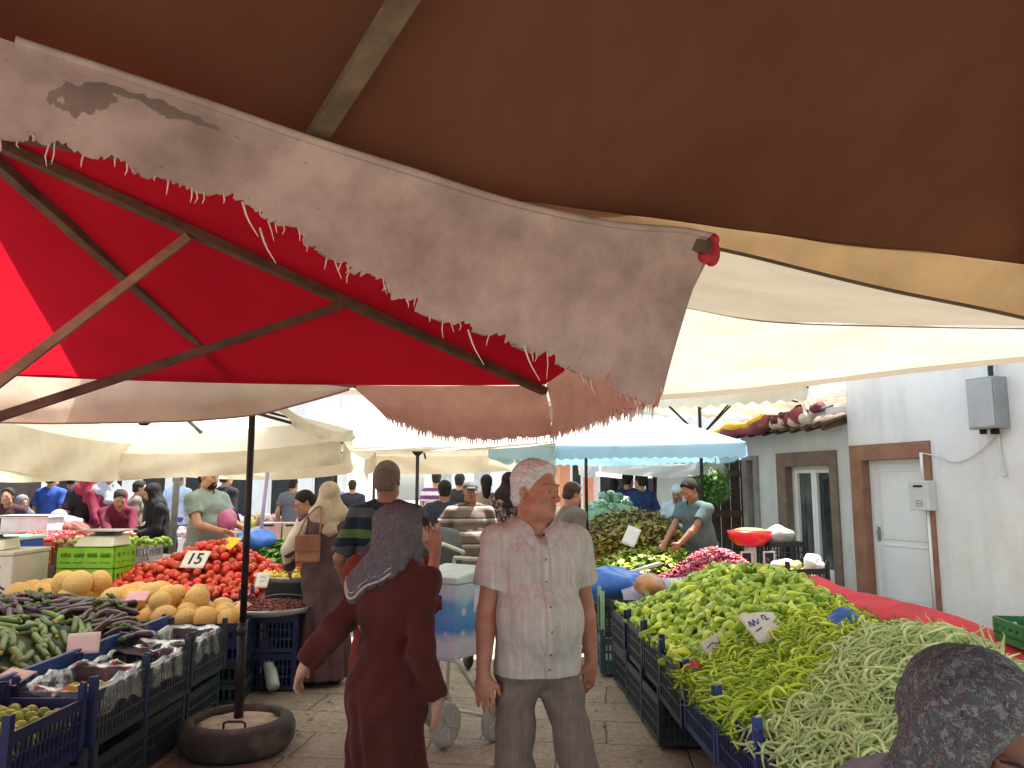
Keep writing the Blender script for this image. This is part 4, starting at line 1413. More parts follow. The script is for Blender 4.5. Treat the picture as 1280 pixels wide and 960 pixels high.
def pepper_fn(b, k):
    q = random.Random(k)
    L = q.uniform(.075, .14); r = q.uniform(.018, .027)
    lob = 3 if k % 2 else 4
    prof = []
    n = 12
    for i in range(n):
        u = i / (n - 1)
        prof.append((max(.0005, r * (math.sin(math.pi * min(1, u * .86 + .14)) ** .55) * (1 - .35 * u) * (1.05 if i else .4)), u * L))
    M = Matrix.Translation((-L / 2, 0, 0)) @ Matrix.Rotation(R(90), 4, 'Y')
    o0 = len(b.v)
    b.lathe(prof, 16, 0, M, (lob, .17))
    for i in range(o0, len(b.v)):
        x, y, z = b.v[i]
        u = (x + L / 2) / L
        q1 = 1 + .1 * math.sin(u * 9 + k * 1.3)
        b.v[i] = (x, y * q1 + .022 * math.sin(u * 2.6 + k), z * q1 + .016 * math.sin(u * 3.4 + k * 2))
    b.tube([(-L / 2 + .004, .014 * math.sin(k), .01 * math.sin(k * 2)), (-L / 2 - .018, .006, .006 * (k % 3))], [.005, .003], 5, 1)
peps = pod_meshes('green_pepper', 7, [M_pep, M_stem], pepper_fn)
scatter('green_pepper', 'shiny lobed light green pepper in the far heap of the right stall', 'pepper', 'green peppers heaped on the right stall', peps, 300, .62, 2.2, 4.25, 6.7, z_right, .03,
        inside=lambda x, y: lim(x, y) and zone(x, y) == 0, tilt=.4, lift=.012, seed=21, mind=.05, stuff=700, stuff_label='further green peppers filling the far heap on the right stall', stuff_name='green_peppers', lay=.03, smax=1.2)

def thin_fn(b, k):
    q = random.Random(k + 50)
    L = q.uniform(.16, .25); r = q.uniform(.0062, .0088)
    pts, rr = swept(L, r, q.choice((-1, 1)) * q.uniform(.1, .55), 6, 12, lambda u: (.75 + .25 * math.sin(u * 3)) * (1 - max(0, u - .55) / .45 * .85), .035, k)
    b.tube(pts, rr, 6)
    p0 = Vector(pts[0]); b.tube([p0, p0 + Vector((-.02, .003, .004)), p0 + Vector((-.036, -.002, .01))], [.004, .0028, .0022], 5, 1)
thins = pod_meshes('thin_pepper', 9, [M_thin, M_stem], thin_fn)
scatter('thin_pepper', 'long thin yellow green pepper lying loose in the middle heap of the right stall', 'pepper', 'thin peppers heaped on the right stall', thins, 300, .7, 2.2, 3.2, 5.2, z_right, .01,
        inside=lambda x, y: lim(x, y) and zone(x, y) == 1, dirn=lambda x, y: .6 + .9 * math.sin(x * 3 + y * 2), spread=1.2, tilt=.22, lift=.006, seed=22, rollr=1.2, stuff=1100, stuff_label='further thin peppers filling the middle heap on the right stall', stuff_name='thin_peppers', lay=.035)

def bean_fn(b, k):
    q = random.Random(k + 90)
    L = q.uniform(.15, .25); r = q.uniform(.0052, .0068)
    pts, rr = swept(L, r, q.choice((-1, 1)) * q.uniform(.05, .42), 6, 10, lambda u: min(1, .35 + u * 5, .2 + (1 - u) * 5), .03, k)
    b.tube(pts, rr, 6, 0, True, .75)
    p0 = Vector(pts[0]); b.tube([p0, p0 + Vector((-.012, 0, .003))], [.0022, .0014], 4)
beans = pod_meshes('green_bean', 10, [M_bean], bean_fn)
scatter('green_bean', 'pale green bean lying loose in the nearest heap of the right stall', 'bean', 'green beans heaped on the right stall', beans, 300, .7, 2.2, 2.0, 4.3, z_right, .01,
        inside=lambda x, y: lim(x, y) and zone(x, y) == 2 and y < 3.75, dirn=lambda x, y: 1.1 + math.sin(x * 4 + y * 3), spread=1.2, tilt=.25, lift=.006, seed=23, rollr=1.2, stuff=2300, stuff_label='further pale green beans filling the nearest heap on the right stall', stuff_name='green_beans', lay=.04)
# some thin peppers at the near lower corner
scatter('thin_pepper', 'bright yellow green thin pepper below the beans beside the patterned headscarf', 'pepper', 'thin peppers by the headscarf', thins, 34, 1.06, 1.5, 2.1, 2.5, lambda x, y: z_right(x, y) + .015, .01, dirn=lambda x, y: 1.2, spread=.7, tilt=.15, lift=.01, seed=29)

# ---- cards with prices
M_card = mat('paper_card', 'd9d6cf', .7, .06, 6.)
M_cardy = mat('yellow_card', 'e2c22c', .7, .1, 6.)
M_ink = mat('blue_ink', '2f3f9a', .6, .1)
M_inkb = mat('black_ink', '26262a', .6, .1)
def card(label, loc, w, h, yaw, tilt, m=None, strokes=None, ink=None, roll=0., bend=.0, text=None, ts=.06):
    t = thing('price_card', label, 'price card', loc)
    t.rotation_euler = (tilt, roll, yaw)
    b = MB(); n = 10
    P = [[(-w / 2 + w * i / n, -h / 2 + h * j / 6, bend * math.sin(math.pi * i / n)) for i in range(n + 1)] for j in range(7)]
    b.grid(P)
    o = obj('paper', b, m or M_card, t, True)
    o.modifiers.new('thick', 'SOLIDIFY').thickness = .003
    if strokes:
        b = MB()
        for st in strokes:
            b.tube(catmull([(x * w / 2, y * h / 2, .004 + bend * math.sin(math.pi * (x + 1) / 2)) for x, y in st], max(8, 5 * len(st))), w * .014, 5, 0, True, .4)
        obj('handwriting', b, ink or M_ink, t, True)
    if text:
        cu = bpy.data.curves.new('digits', 'FONT'); cu.body = text; cu.size = ts; cu.align_x = 'CENTER'; cu.align_y = 'CENTER'; cu.extrude = .001
        cu.offset = .002
        cu.materials.append(ink or M_inkb)
        tmp = bpy.data.objects.new('digits', cu); C.objects.link(tmp)
        bpy.context.view_layer.update()
        me = bpy.data.meshes.new_from_object(tmp.evaluated_get(bpy.context.evaluated_depsgraph_get()))
        bpy.data.objects.remove(tmp)
        d = bpy.data.objects.new('digits', me); C.objects.link(d); d.parent = t; d.location = (0, 0, .005)
    return t
S4 = [[(-.55, .5), (-.6, -.05), (-.2, -.05)], [(-.25, .55), (-.25, -.6)]]
S0 = [[(.25, .5), (.02, .2), (.02, -.3), (.25, -.6), (.5, -.3), (.5, .2), (.25, .5)]]
scr = [[(-.85, .55), (-.55, .75), (-.3, .5), (-.1, .75), (.1, .55)], [(-.7, -.1), (-.3, .1), (0, -.1), (.4, .1)], [(-.5, -.55), (0, -.4), (.4, -.6)]]
p = onz(956, 748, .99)
card('large white price card with blue handwriting stuck in the light green peppers', (p.x, p.y, z_right(p.x, p.y) + .06), .27, .2, R(28), R(38), strokes=[[(-.8, .1), (-.72, .45), (-.62, .12), (-.5, .5), (-.38, .2), (-.2, .52)], [(.05, .45), (.12, .72), (.3, .66), (.2, .42), (.42, .5)], [(-.75, -.25), (-.35, -.08)]], bend=.012)
p = onz(893, 762, .9)
card('narrow white price card standing nearly edge on in the green peppers', (p.x, p.y, z_right(p.x, p.y) + .045), .21, .1, R(38), R(58), strokes=[[(-.7, .1), (-.2, .3), (.2, 0), (.7, .2)]], roll=R(-12))
# stray things in the pepper heap: red paper, a blue bag
b = MB(); sheet(b, [[(-.06, .03, .0), (0, .045, .02), (.06, .03, 0)], [(-.065, -.03, .005), (0, -.03, .03), (.06, -.035, .0)]], 14, 8, .008, 30., 2.)
p = onz(866, 786, .84); tag(obj('paper_scrap', b, mat('red_paper', 'a43236', .6, .2, 20.), None, True, (p.x, p.y, z_right(p.x, p.y) + .03), (.5, .2, .3)), 'crumpled dark red paper scrap among the green peppers', 'paper')
b = MB(); sheet(b, [[(-.1, .05, .02), (0, .07, .06), (.1, .05, .01)], [(-.11, -.05, 0), (0, -.06, .02), (.1, -.05, .0)]], 18, 10, .02, 22., 5.)
p = onz(1063, 775, .93); tag(obj('plastic_bag', b, mat('blue_plastic', '3f68c8', .35, .25, 9.), None, True, (p.x, p.y, z_right(p.x, p.y) + .03), (.3, 0, .2)), 'crumpled blue plastic bag scrap between the thin peppers and the beans', 'bag')
b = MB(); b.sphere((0, 0, 0), (.05, .045, .04), 16, 10)
p = onz(1085, 768, .93); tag(obj('peach', b, mat('peach_skin', 'e0a04a', .6, .3, 14., col2='cc6a3c'), None, True, (p.x, p.y, z_right(p.x, p.y) + .03)), 'single orange yellow fruit resting on the ridge above the beans', 'fruit')

# ---- beyond the peppers: blue bag, small crate, radishes, greens
SG = 'second stall on the right'
p = onz(768, 745, .55)
crate('produce_crate', 'small dark blue crate with a pale green rim at the head of the pepper stall', (.98, 6.98, .34), R(88), .34, .42, .3, M_crate_dk, mat('pale_green_rim', '9fc9a4', .5, .15, 6.), 'mesh')
crate('produce_crate', 'plain dark crate under the small one at the head of the pepper stall', (.98, 6.98, .03), R(88), .36, .44, .29, M_crate_tl, M_crate_tl, 'mesh')
def blob(name, label, cat, c, r, m, amp=.12, fr=6., seed=0, seg=26, rings=18, flat_bottom=True):
    b = MB(); b.sphere((0, 0, 0), r, seg, rings)
    vs = []
    for v in b.v:
        k = 1 + amp * float(snoise(v[0] * fr * 2, v[1] * fr * 2, v[2] * fr * 2, seed))
        z = v[2] * k
        if flat_bottom: z = max(z, -r[2] * .62)
        vs.append((v[0] * k, v[1] * k, z))
    b.v = vs
    return tag(obj(name, b, m, None, True, c), label, cat)
M_bluebag = mat('blue_bag_plastic', '4378d6', .3, .25, 5., .5, 12.)
blob('plastic_bag', 'bright blue plastic bag slumped over the crates behind the white haired man', 'bag', (.92, 7.5, .66), (.36, .3, .2), M_bluebag, .28, 5., 3)
blob('plastic_bag', 'clear plastic bag of orange produce beside the blue bag', 'bag', (1.22, 6.95, .74), (.14, .17, .11), mat('orange_bag', 'e8a04a', .3, .35, 6., .4, 14., col2='d0a8a0'), .2, 8., 4)
t2 = thing('stall_table', 'low table of the radish and greens stall beyond the peppers', 'table', (1.95, 8.9, 0))
obj('table_top', MB().box(-1.0, .95, -1.6, 1.7, .58, .62), mat('table_wood'  , '6b563f'), t2)
for x in (-.9, .85):
    for y in (-1.5, 1.6): obj('leg', MB().box(x - .03, x + .03, y - .03, y + .03, 0, .58), M_rib, t2)
b = MB()
sheet(b, [[(.95, 7.35, .7), (1.5, 7.1, .8), (2.3, 7.0, .86)], [(1.0, 7.15, .66), (1.5, 6.95, .72), (2.4, 6.85, .78)], [(1.02, 7.1, .45), (1.5, 6.93, .5), (2.4, 6.83, .55)]], 50, 16, .03, 6., 2.)
tag(obj('plastic_sheet', b, mat('lilac_plastic', 'aab2e0', .35, .2, 5., .4, 12., col2='d8d2e0'), None, True), 'lilac white plastic sheet draped along the near edge of the radish table', 'sheet')
def zr(x, y):
    return .64 + .36 * math.exp(-((x - 2.0) / .45) ** 2 - ((y - 7.75) / .4) ** 2)
heap_base('bed of dark red and pink radishes on the second right stall', 'radish_bed', 1.15, 2.75, 7.1, 8.5, zr, mat('radish_dark', '7c2438', .6, .3, 30.), 50, 40, .02)
def rad_fn(b, k):
    b.sphere((0, 0, 0), (.02, .016, .016), 8, 6); b.tube([(.018, 0, 0), (.034, .003, 0)], [.004, .001], 4, 1)
rads = pod_meshes('radish', 2, [mat('radish_skin', 'c23a52', .35, .25, 20., per_obj=.4, col2='d86a78'), M_card], rad_fn)
rads2 = pod_meshes('radish', 2, [mat('radish_red', '862238', .4, .25, 20., per_obj=.3), M_card], rad_fn)
scatter('radish', 'bright pink radish heaped in front of the leaning vendor', 'radish', 'pink radishes', rads, 170, 1.75, 2.7, 7.12, 7.85, zr, .02, lift=.008, seed=31, tilt=.4, stuff=400, stuff_label='further pink radishes in the heap before the vendor', stuff_name='pink_radishes')
scatter('radish', 'dark red radish in the heap next to the brighter pink ones', 'radish', 'dark red radishes', rads2, 130, 1.15, 2.3, 7.12, 8.3, zr, .02, lift=.006, seed=32, tilt=.4, stuff=700, stuff_label='further dark red radishes in the heap', stuff_name='dark_radishes')

def leaf_heap(name, label, X0, X1, Y0, Y1, hfun, n, mats_, L=.08, w=.03, seed=1, tilt=.7, curl=.3):
    """a mass of leaves: many small bent leaf faces on a mound"""
    q = random.Random(seed); b = MB()
    for k in range(n):
        x, y = q.uniform(X0, X1), q.uniform(Y0, Y1)
        z = hfun(x, y)
        if z is None: continue
        z += q.uniform(-.04, .03)
        a = q.uniform(0, 6.28); t = q.gauss(0, tilt)
        d = Vector((math.cos(a) * math.cos(t), math.sin(a) * math.cos(t), math.sin(t)))
        s_ = d.cross(Vector((q.gauss(0, .4), q.gauss(0, .4), 1))).normalized()
        u = s_.cross(d)
        l, ww = L * q.uniform(.6, 1.3), w * q.uniform(.6, 1.3)
        c = Vector((x, y, z))
        b.add([c - d * l * .5, c + s_ * ww + u * ww * .3, c + d * l * .1 + u * l * curl * .4, c - s_ * ww + u * ww * .3, c + d * l * .5 - u * l * curl * .3,
               c + d * l * .25 + s_ * ww * .8, c + d * l * .25 - s_ * ww * .8], [(0, 1, 2, 3), (2, 1, 5, 4), (3, 2, 4, 6)], q.randrange(len(mats_)))
    o = obj(name, b, mats_, None, True)
    return tag(o, label, name.replace('_', ' '), kind='stuff')
def mound(cx, cy, rx, ry, z0, h):
    def f(x, y):
        d = ((x - cx) / rx) ** 2 + ((y - cy) / ry) ** 2
        return None if d > 1 else z0 + h * (1 - d) ** .6
    return f
G1 = [mat('lettuce_green', '7f9c2c', .6, .3, 20.), mat('lettuce_yellow', 'a8a838', .6, .3, 20.), mat('lettuce_dark', '5f6f24', .6, .3, 20.)]
G2m = [mat('brown_green', '8a7a32', .6, .3, 20.), mat('olive_leaf', 'a0902c', .6, .3, 20.), mat('rust_leaf', '7a5c2e', .6, .3, 20.)]
G3 = [mat('grey_green', '8fa890', .6, .3, 20.), mat('cabbage_green', '6c8c68', .6, .3, 20.), mat('pale_cabbage', 'b4c4aa', .6, .3, 20.)]
G4 = [mat('herb_green', '5f8a34', .6, .3, 20.), mat('herb_dark', '3c6426', .6, .3, 20.), mat('herb_light', '83a848', .6, .3, 20.)]
def solid_mound(name, label, cx, cy, rx, ry, z0, h, m):
    f = mound(cx, cy, rx, ry, z0, h)
    b = MB(); P = []
    for j in range(25):
        row = []
        for i in range(33):
            a = 2 * math.pi * i / 32; r_ = j / 24 * .985
            x, y = cx + rx * r_ * math.cos(a), cy + ry * r_ * math.sin(a)
            row.append((x, y, f(x, y) - .04 + .015 * math.sin(x * 40) * math.sin(y * 37)))
        P.append(row)
    b.grid(P)
    return tag(obj(name, b, m, None, True), label, name.replace('_', ' '), kind='stuff')
solid_mound('lettuce_bed', 'bed of bright lettuce on the greens stall', 1.75, 9.0, .85, .62, .62, .26, G1[2])
leaf_heap('lettuce_heap', 'heap of bright green lettuce leaves beside the radishes', .9, 2.6, 8.4, 9.6, mound(1.75, 9.0, .85, .62, .62, .26), 1800, G1, .1, .035, 41)
solid_mound('herb_bed', 'bed of rusty yellow green herbs on the greens stall', 1.7, 9.9, .95, .6, .62, .5, G2m[2])
leaf_heap('herb_heap', 'heap of rusty yellow green herb bunches behind the lettuce', .7, 2.7, 9.3, 10.5, mound(1.7, 9.9, .95, .6, .62, .5), 2200, G2m, .1, .03, 42)
solid_mound('dill_bed', 'bed of brownish dry herbs on the greens stall', 1.62, 10.6, .9, .6, .64, .64, mat('dry_brown', '84744e', .8, .3, 20.))
leaf_heap('dill_heap', 'heap of brownish feathery herbs below the pale cabbages', .7, 2.5, 10.0, 11.2, mound(1.62, 10.6, .9, .6, .64, .64), 2200, [mat('dry_brown', '84744e'), mat('dry_tan', '9c8c5c', .8, .3, 20.), G2m[0]], .12, .02, 43)
b = MB(); b.box(.7, 2.5, 9.6, 12.2, .3, .62); tag(obj('stall_counter', b, mat('dark_crate'), None), 'dark counter carrying the heaped leafy greens', 'counter')
def cab(b, k):
    q = random.Random(k)
    b.sphere((0, 0, 0), (.07, .07, .065), 12, 8)
    for i in range(18):
        a = i * 2.4; t = q.uniform(.2, 1.3)
        d = Vector((math.cos(a) * math.sin(t), math.sin(a) * math.sin(t), math.cos(t)))
        s_ = d.cross(Vector((0, 0, 1.01))).normalized(); u = s_.cross(d)
        c = d * .075
        b.add([c - u * .05 , c + s_ * .05 + d * .01, c + u * .06 + d * .025, c - s_ * .05 + d * .01], [(0, 1, 2, 3)], 1 + i % 2)
cabs = pod_meshes('cabbage', 3, [G3[1], G3[0], G3[2]], cab)
scatter('cabbage', 'pale grey green cabbage stacked at the back of the greens stall', 'cabbage', 'cabbages on the greens stall', cabs, 46, .8, 2.15, 11.0, 12.0, lambda x, y: .85 + .62 * math.exp(-((x - 1.5) / .55) ** 2 - ((y - 11.6) / .5) ** 2), .07, tilt=.3, seed=44, mind=.1, lift=.02)
solid_mound('cabbage_bed', 'bed of cabbage leaves under the stacked cabbages', 1.5, 11.5, .85, .7, .7, .72, G3[1])
p = onz(778, 675, .95)
card('small white price card standing in the lettuce and herb heaps', (p.x, 9.1, 1.04), .16, .24, R(-20), R(62), roll=R(20))
b = MB(); b.box(-.28, .28, -.03, .03, -.012, .012); tag(obj('painted_stick', b, M_card, None, False, (1.18, 7.62, .80), (0, R(-14), R(12))), 'white painted stick lying across the dark red radishes', 'stick')
crate('flat_crate', 'small green crate at the right edge on the end of the red cloth', (2.37, 3.58, .9), R(80), .34, .26, .1, mat('green_crate', '2f7a48', .5, .2, 8.), None, 'slat', posts=False)
# ---- scales and crates by the wall
def scale_red(loc, rot):
    t = thing('weighing_scale', 'red bowl weighing scale on dark crates in front of the white wall', 'scale', loc, rot)
    b = MB(); b.box(-.2, .2, -.16, .16, 0, .1); b.box(-.05, .05, -.05, .05, .1, .34); obj('base', b, M_lgrey, t, bevel=.012)
    b = MB(); b.lathe([(.04, .34), (.13, .36), (.2, .42), (.225, .5), (.235, .5), (.21, .415), (.135, .35)], 24)
    obj('bowl', b, mat('red_bowl', 'd0242c', .3, .15, 5.), t, True)
    b = MB(); b.lathe([(.01, .503), (.1, .53), (.2, .505)], 20); obj('load', b, mat('orange_load', 'e0a060', .6, .3, 12.), t, True)
    for x in (-.19, .06):
        b = MB(); ring(b, x, x + .13, .12, .3, .016, -.18, -.165); d_ = obj('dial', b, M_lgrey, t)
        obj('dial_face', MB().box(x + .017, x + .113, -.172, -.168, .137, .283), M_black, d_)
    return t
s_ = at(938, 690, 8.4)
crate('produce_crate', 'black crate under the red weighing scale', (s_.x, 8.4, .32), R(10), .5, .4, .3, M_crate_bk, M_crate_bk, 'mesh')
crate('produce_crate', 'black crate on the ground below the red weighing scale', (s_.x + .02, 8.42, .02), R(8), .5, .4, .29, M_crate_bk, M_crate_bk, 'mesh')
scale_red((s_.x, 8.4, .64), R(8))
for k, (px, Y, z, lab) in enumerate(((996, 7.6, .58, 'black crate of white and yellow produce in front of the window'), (996, 7.62, .29, 'black crate in the middle of the stack in front of the window'), (998, 7.6, .02, 'black crate at the bottom of the stack in front of the window'),
                            (974, 8.6, .72, 'smaller black crate topped with a grey bag beside the red scale'), (975, 8.62, .4, 'second black crate under the grey bag beside the red scale'), (974, 8.6, .08, 'bottom black crate under the grey bag beside the red scale'))):
    P = at(px, 700, Y)
    crate('produce_crate', lab, (P.x, Y, z), R(14 - 5 * (k % 3)), .46, .36, .26 if k < 3 else .3, M_crate_bk, M_crate_bk, 'mesh', posts=k % 3 == 0)
    if k == 0:
        fb = MB(); q = random.Random(4)
        for i in range(40):
            fb.sphere((q.uniform(-.19, .19), q.uniform(-.14, .14), q.uniform(.02, .26)), q.uniform(.035, .05), 8, 6, q.randrange(2))
        tag(obj('onions', fb, [mat('white_onion', 'c9c2cc', .5, .2, 9.), mat('yellow_onion', 'b9b05a', .5, .2, 9.)], None, True, (P.x, Y, z + .02), (0, 0, R(14))), 'white and yellow onions filling the black crate by the window', 'onions', kind='stuff')
        blob('plastic_bag', 'white plastic bag on the onion crate by the window', 'bag', (P.x + .15, Y, z + .3), (.08, .08, .09), M_card, .3, 12., 8)
        blob('paper_sheet', 'pale lilac bag on the onion crate by the window', 'bag', (P.x - .12, Y, z + .28), (.13, .1, .05), mat('lilac_plastic'  , 'aab2e0'), .3, 12., 9)
    if k == 3:
        blob('grey_sack', 'grey sack on the small black crate beside the red scale', 'sack', (P.x, Y, z + .36), (.17, .13, .1), mat('grey_sack', '9a9e98', .7, .2, 6.), .25, 8., 10)
# ------------------------------------------------------------------ left hand stall
# the tyre filled with concrete
ty = thing('tyre_base', 'old car tyre filled with concrete holding up the dark umbrella pole', 'umbrella base', (-1.70, 5.0, 0))
prof = [(.2, .02), (.29, .0), (.325, .03), (.345, .07), (.348, .13), (.33, .175), (.29, .2), (.262, .195), (.25, .17)]
b = MB(); b.lathe(prof + [(.25, .05)], 48)
obj('tyre', b, mat('tyre_rubber', '3b3634', .75, .2, 5., .3, 40., noise2=(5., .56, '5d564f')), ty, True)
b = MB()
for k in range(48):
    a = 2 * math.pi * k / 48
    M = Matrix.Rotation(a, 4, 'Z')
    b.cbox((.347, 0, .1), (.006, .018, .09), 0, M)
b2 = MB(); b2.lathe([(.0, .17), (.12, .172), (.2, .166), (.252, .158)], 40)
for i, v in enumerate(b2.v):
    b2.v[i] = (v[0], v[1], v[2] + .006 * math.sin(v[0] * 30) * math.sin(v[1] * 27))
obj('concrete', b2, mat('concrete', 'a89a8a', .9, .25, 7., .5, 60., noise2=(20., .6, '7d7064')), ty, True)
b = MB(); b.tube([(-.03, -.16, .165), (-.03, -.16, .2), (.0, -.17, .212), (.08, -.17, .212), (.1, -.165, .2), (.1, -.16, .165)], .007, 6); obj('handle', b, M_pole, ty, True)

# ---- aisle crates
LX = -2.06
lab = {0: 'navy crate of yellow green plums at the bottom left corner',
       1: 'dark crate lined with clear plastic, nearest the plums',
       2: 'dark crate lined with clear plastic, second from the plums',
       3: 'dark crate lined with clear plastic, next to the melon crates'}
cy_ = [3.62, 4.24, 4.84, 5.42]
for k, y in enumerate(cy_):
    x = LX - .22 + .02 * (k % 2)
    z = .30 + (0.02 if k == 0 else .03 * (k % 2))
    crate('produce_crate', lab[k], (x, y, z), R(90) + rnd.uniform(-.03, .03), .57, .42, .27, M_crate_dk if k else M_crate_nv, M_crate_nv if k < 2 else M_crate_dk, 'mesh', 'crates along the left aisle')
    crate('produce_crate', ['navy crate under the crate of green plums', 'dark crate under the plastic lined crate nearest the plums', 'dark crate under the second plastic lined crate', 'dark crate under the plastic lined crate next to the melons'][k],
          (x + .03 - .02 * k, y, .01), R(90) + rnd.uniform(-.03, .03), .57, .42, .27, M_crate_dk, M_crate_dk, 'mesh', 'crates along the left aisle')
# plums
def plum(b, k):
    b.sphere((0, 0, 0), (.031, .031, .029), 14, 10)
    b.tube([(0, 0, .028), (.003, 0, .038)], [.002, .0012], 4, 1)
pl = pod_meshes('green_plum', 2, [M_lime, M_stem], plum)
zp = lambda x, y: .52 + .06 * math.exp(-((x + 2.42) / .2) ** 2 - ((y - 3.6) / .25) ** 2)
scatter('green_plum', 'round yellow green plum in the navy crate at the bottom left', 'plum', 'green plums', pl, 62, LX - .4, LX - .04, 3.38, 3.86, zp, .02, lift=.0, seed=51, mind=.054, tilt=.3)
scatter('green_plum', 'round yellow green plum in the navy crate at the bottom left', 'plum', 'green plums', pl, 50, LX - .4, LX - .04, 3.38, 3.86, lambda x, y: zp(x, y) - .04, .02, lift=.0, seed=52, mind=.054, tilt=.3)
# clear plastic liners
def clear_plastic():
    T = NT('clear_plastic')
    g = T.n('BsdfGlossy'); g.inputs['Roughness'].default_value = .18; g.inputs[0].default_value = (.9, .92, .93, 1)
    tr = T.n('BsdfTransparent'); tr.inputs[0].default_value = (.93, .95, .95, 1)
    d = T.n('BsdfDiffuse'); d.inputs[0].default_value = (.6, .62, .63, 1)
    tc = T.n('TexCoord'); nz = T.n('TexNoise', Scale=22., Detail=5.); T.l(tc.outputs['Object'], nz.inputs['Vector'])
    bp = T.n('Bump', Strength=.6, Distance=.015); T.l(nz.outputs[0], bp.inputs['Height'])
    T.l(bp.outputs[0], g.inputs['Normal']); T.l(bp.outputs[0], d.inputs['Normal'])
    fr = T.n('LayerWeight'); fr.inputs[0].default_value = .35; T.l(bp.outputs[0], fr.inputs['Normal'])
    m1 = T.n('MixShader'); m1.inputs[0].default_value = .05; T.l(tr.outputs[0], m1.inputs[1]); T.l(d.outputs[0], m1.inputs[2])
    ma = T.n('Math', operation='MULTIPLY_ADD'); T.l(fr.outputs['Fresnel'], ma.inputs[0]); ma.inputs[1].default_value = .32; ma.inputs[2].default_value = .015
    m2 = T.n('MixShader'); T.l(ma.outputs[0], m2.inputs[0]); T.l(m1.outputs[0], m2.inputs[1]); T.l(g.outputs[0], m2.inputs[2])
    T.l(m2.outputs[0], T.out.inputs[0])
    return T.m
M_clear = clear_plastic()
for k in (1, 2, 3):
    y = cy_[k]; x = LX - .22 + .02 * (k % 2)
    zr_ = .58 + .03 * (k % 2)
    b = MB()
    W, D = .19, .26
    out = []
    # bag: inside the crate, over the rim and hanging outside towards the aisle
    prof_ = [(.55, -.16), (.85, -.14), (.95, -.02), (1.02, .015), (1.1, .005), (1.14, -.05), (1.16, -.12)]
    n = 64
    for (s, dz) in prof_:
        row = []
        for i in range(n + 1):
            a = 2 * math.pi * i / n
            ca, sa = math.cos(a), math.sin(a)
            e = (abs(ca) ** 5 + abs(sa) ** 5) ** (-1 / 5)
            hang = 1.0 if ca > .2 else .25                 # longest on the aisle side
            d = dz * (1 + (hang - 1) * (s > 1.05)) + .016 * float(snoise(a * 5, s * 8, 0, k)) * (1 + 2 * (s > 1.05))
            row.append((x + W * s * ca * e * (1 + .03 * math.sin(a * 13 + k)), y + D * s * sa * e, zr_ + d))
        out.append(row)
    b.grid(out)
    tag(obj('plastic_liner', b, M_clear, None, True), ['', 'crumpled clear plastic bag hanging over the rim of the crate nearest the plums', 'clear plastic bag lining the middle crate of the left aisle', 'clear plastic bag lining the crate next to the melons'][k], 'plastic bag')

# ---- cucumbers
def z_cuc(x, y):
    e = sm(-2.42, -2.95, x) 
    return .585 + .17 * e * sm(3.2, 3.8, y) + .015 * math.sin(x * 8 + y * 5)
def cuc_fn(b, k):
    q = random.Random(k + 7)
    L = q.uniform(.16, .21); r = q.uniform(.017, .021)
    pts, rr = swept(L, r, q.uniform(-.1, .1), 9, 11, None, .008, k)
    b.tube(pts, rr, 9)
    b.tube([pts[0], (pts[0][0] - .012, pts[0][1], pts[0][2])], [.004, .003], 5, 1)
    if k % 3 == 0: b.sphere((pts[-1][0], pts[-1][1], 0), (.012, .013, .012), 6, 5, 2)
cu = pod_meshes('cucumber', 6, [M_cuc, M_stem, mat('yellow_tip', 'b9b94a', .6, .2)], cuc_fn)
heap_base('lower layers of cucumbers on the left stall', 'cucumber_bed', -4.3, -2.5, 3.3, 5.1, z_cuc, M_cucd, 50, 50, .03)
scatter('cucumber', 'green cucumber lying in the heap at the left edge', 'cucumber', 'cucumbers heaped on the left stall', cu, 300, -4.2, -2.55, 3.5, 5.15, z_cuc, .02, dirn=lambda x, y: -.35 + .5 * math.sin(x * 3), spread=.55, tilt=.12, lift=.01, seed=53, lay=.035, mind=.028)
scatter('cucumber', 'loose cucumber left in a plastic lined crate', 'cucumber', 'cucumbers in the lined crates', cu, 14, LX - .36, LX - .1, 4.68, 5.0, lambda x, y: .49, .02, spread=.6, tilt=.1, seed=54, mind=.03)
scatter('green_pepper', 'light green pepper in the plastic lined crate nearest the plums', 'pepper', 'peppers in the lined crate', peps, 16, LX - .38, LX - .08, 4.06, 4.42, lambda x, y: .5, .02, tilt=.2, seed=55, mind=.04)
b = MB(); b.box(-4.3, LX - .45, 3.2, 5.9, .38, .42)
for x in (-4.2, -2.65):
    for y in (3.3, 5.8): b.box(x - .03, x + .03, y - .03, y + .03, 0, .379)
tag(obj('stall_table', b, mat('table_wood'), None), 'low table under the cucumber and eggplant heaps', 'table')
b = MB(); b.bar((LX - .47, 3.2, .6), (LX - .47, 5.85, .6), .03, .14); tag(obj('edge_board', b, M_crate_bl, None), 'blue board edging the cucumber heap behind the lined crates', 'board')
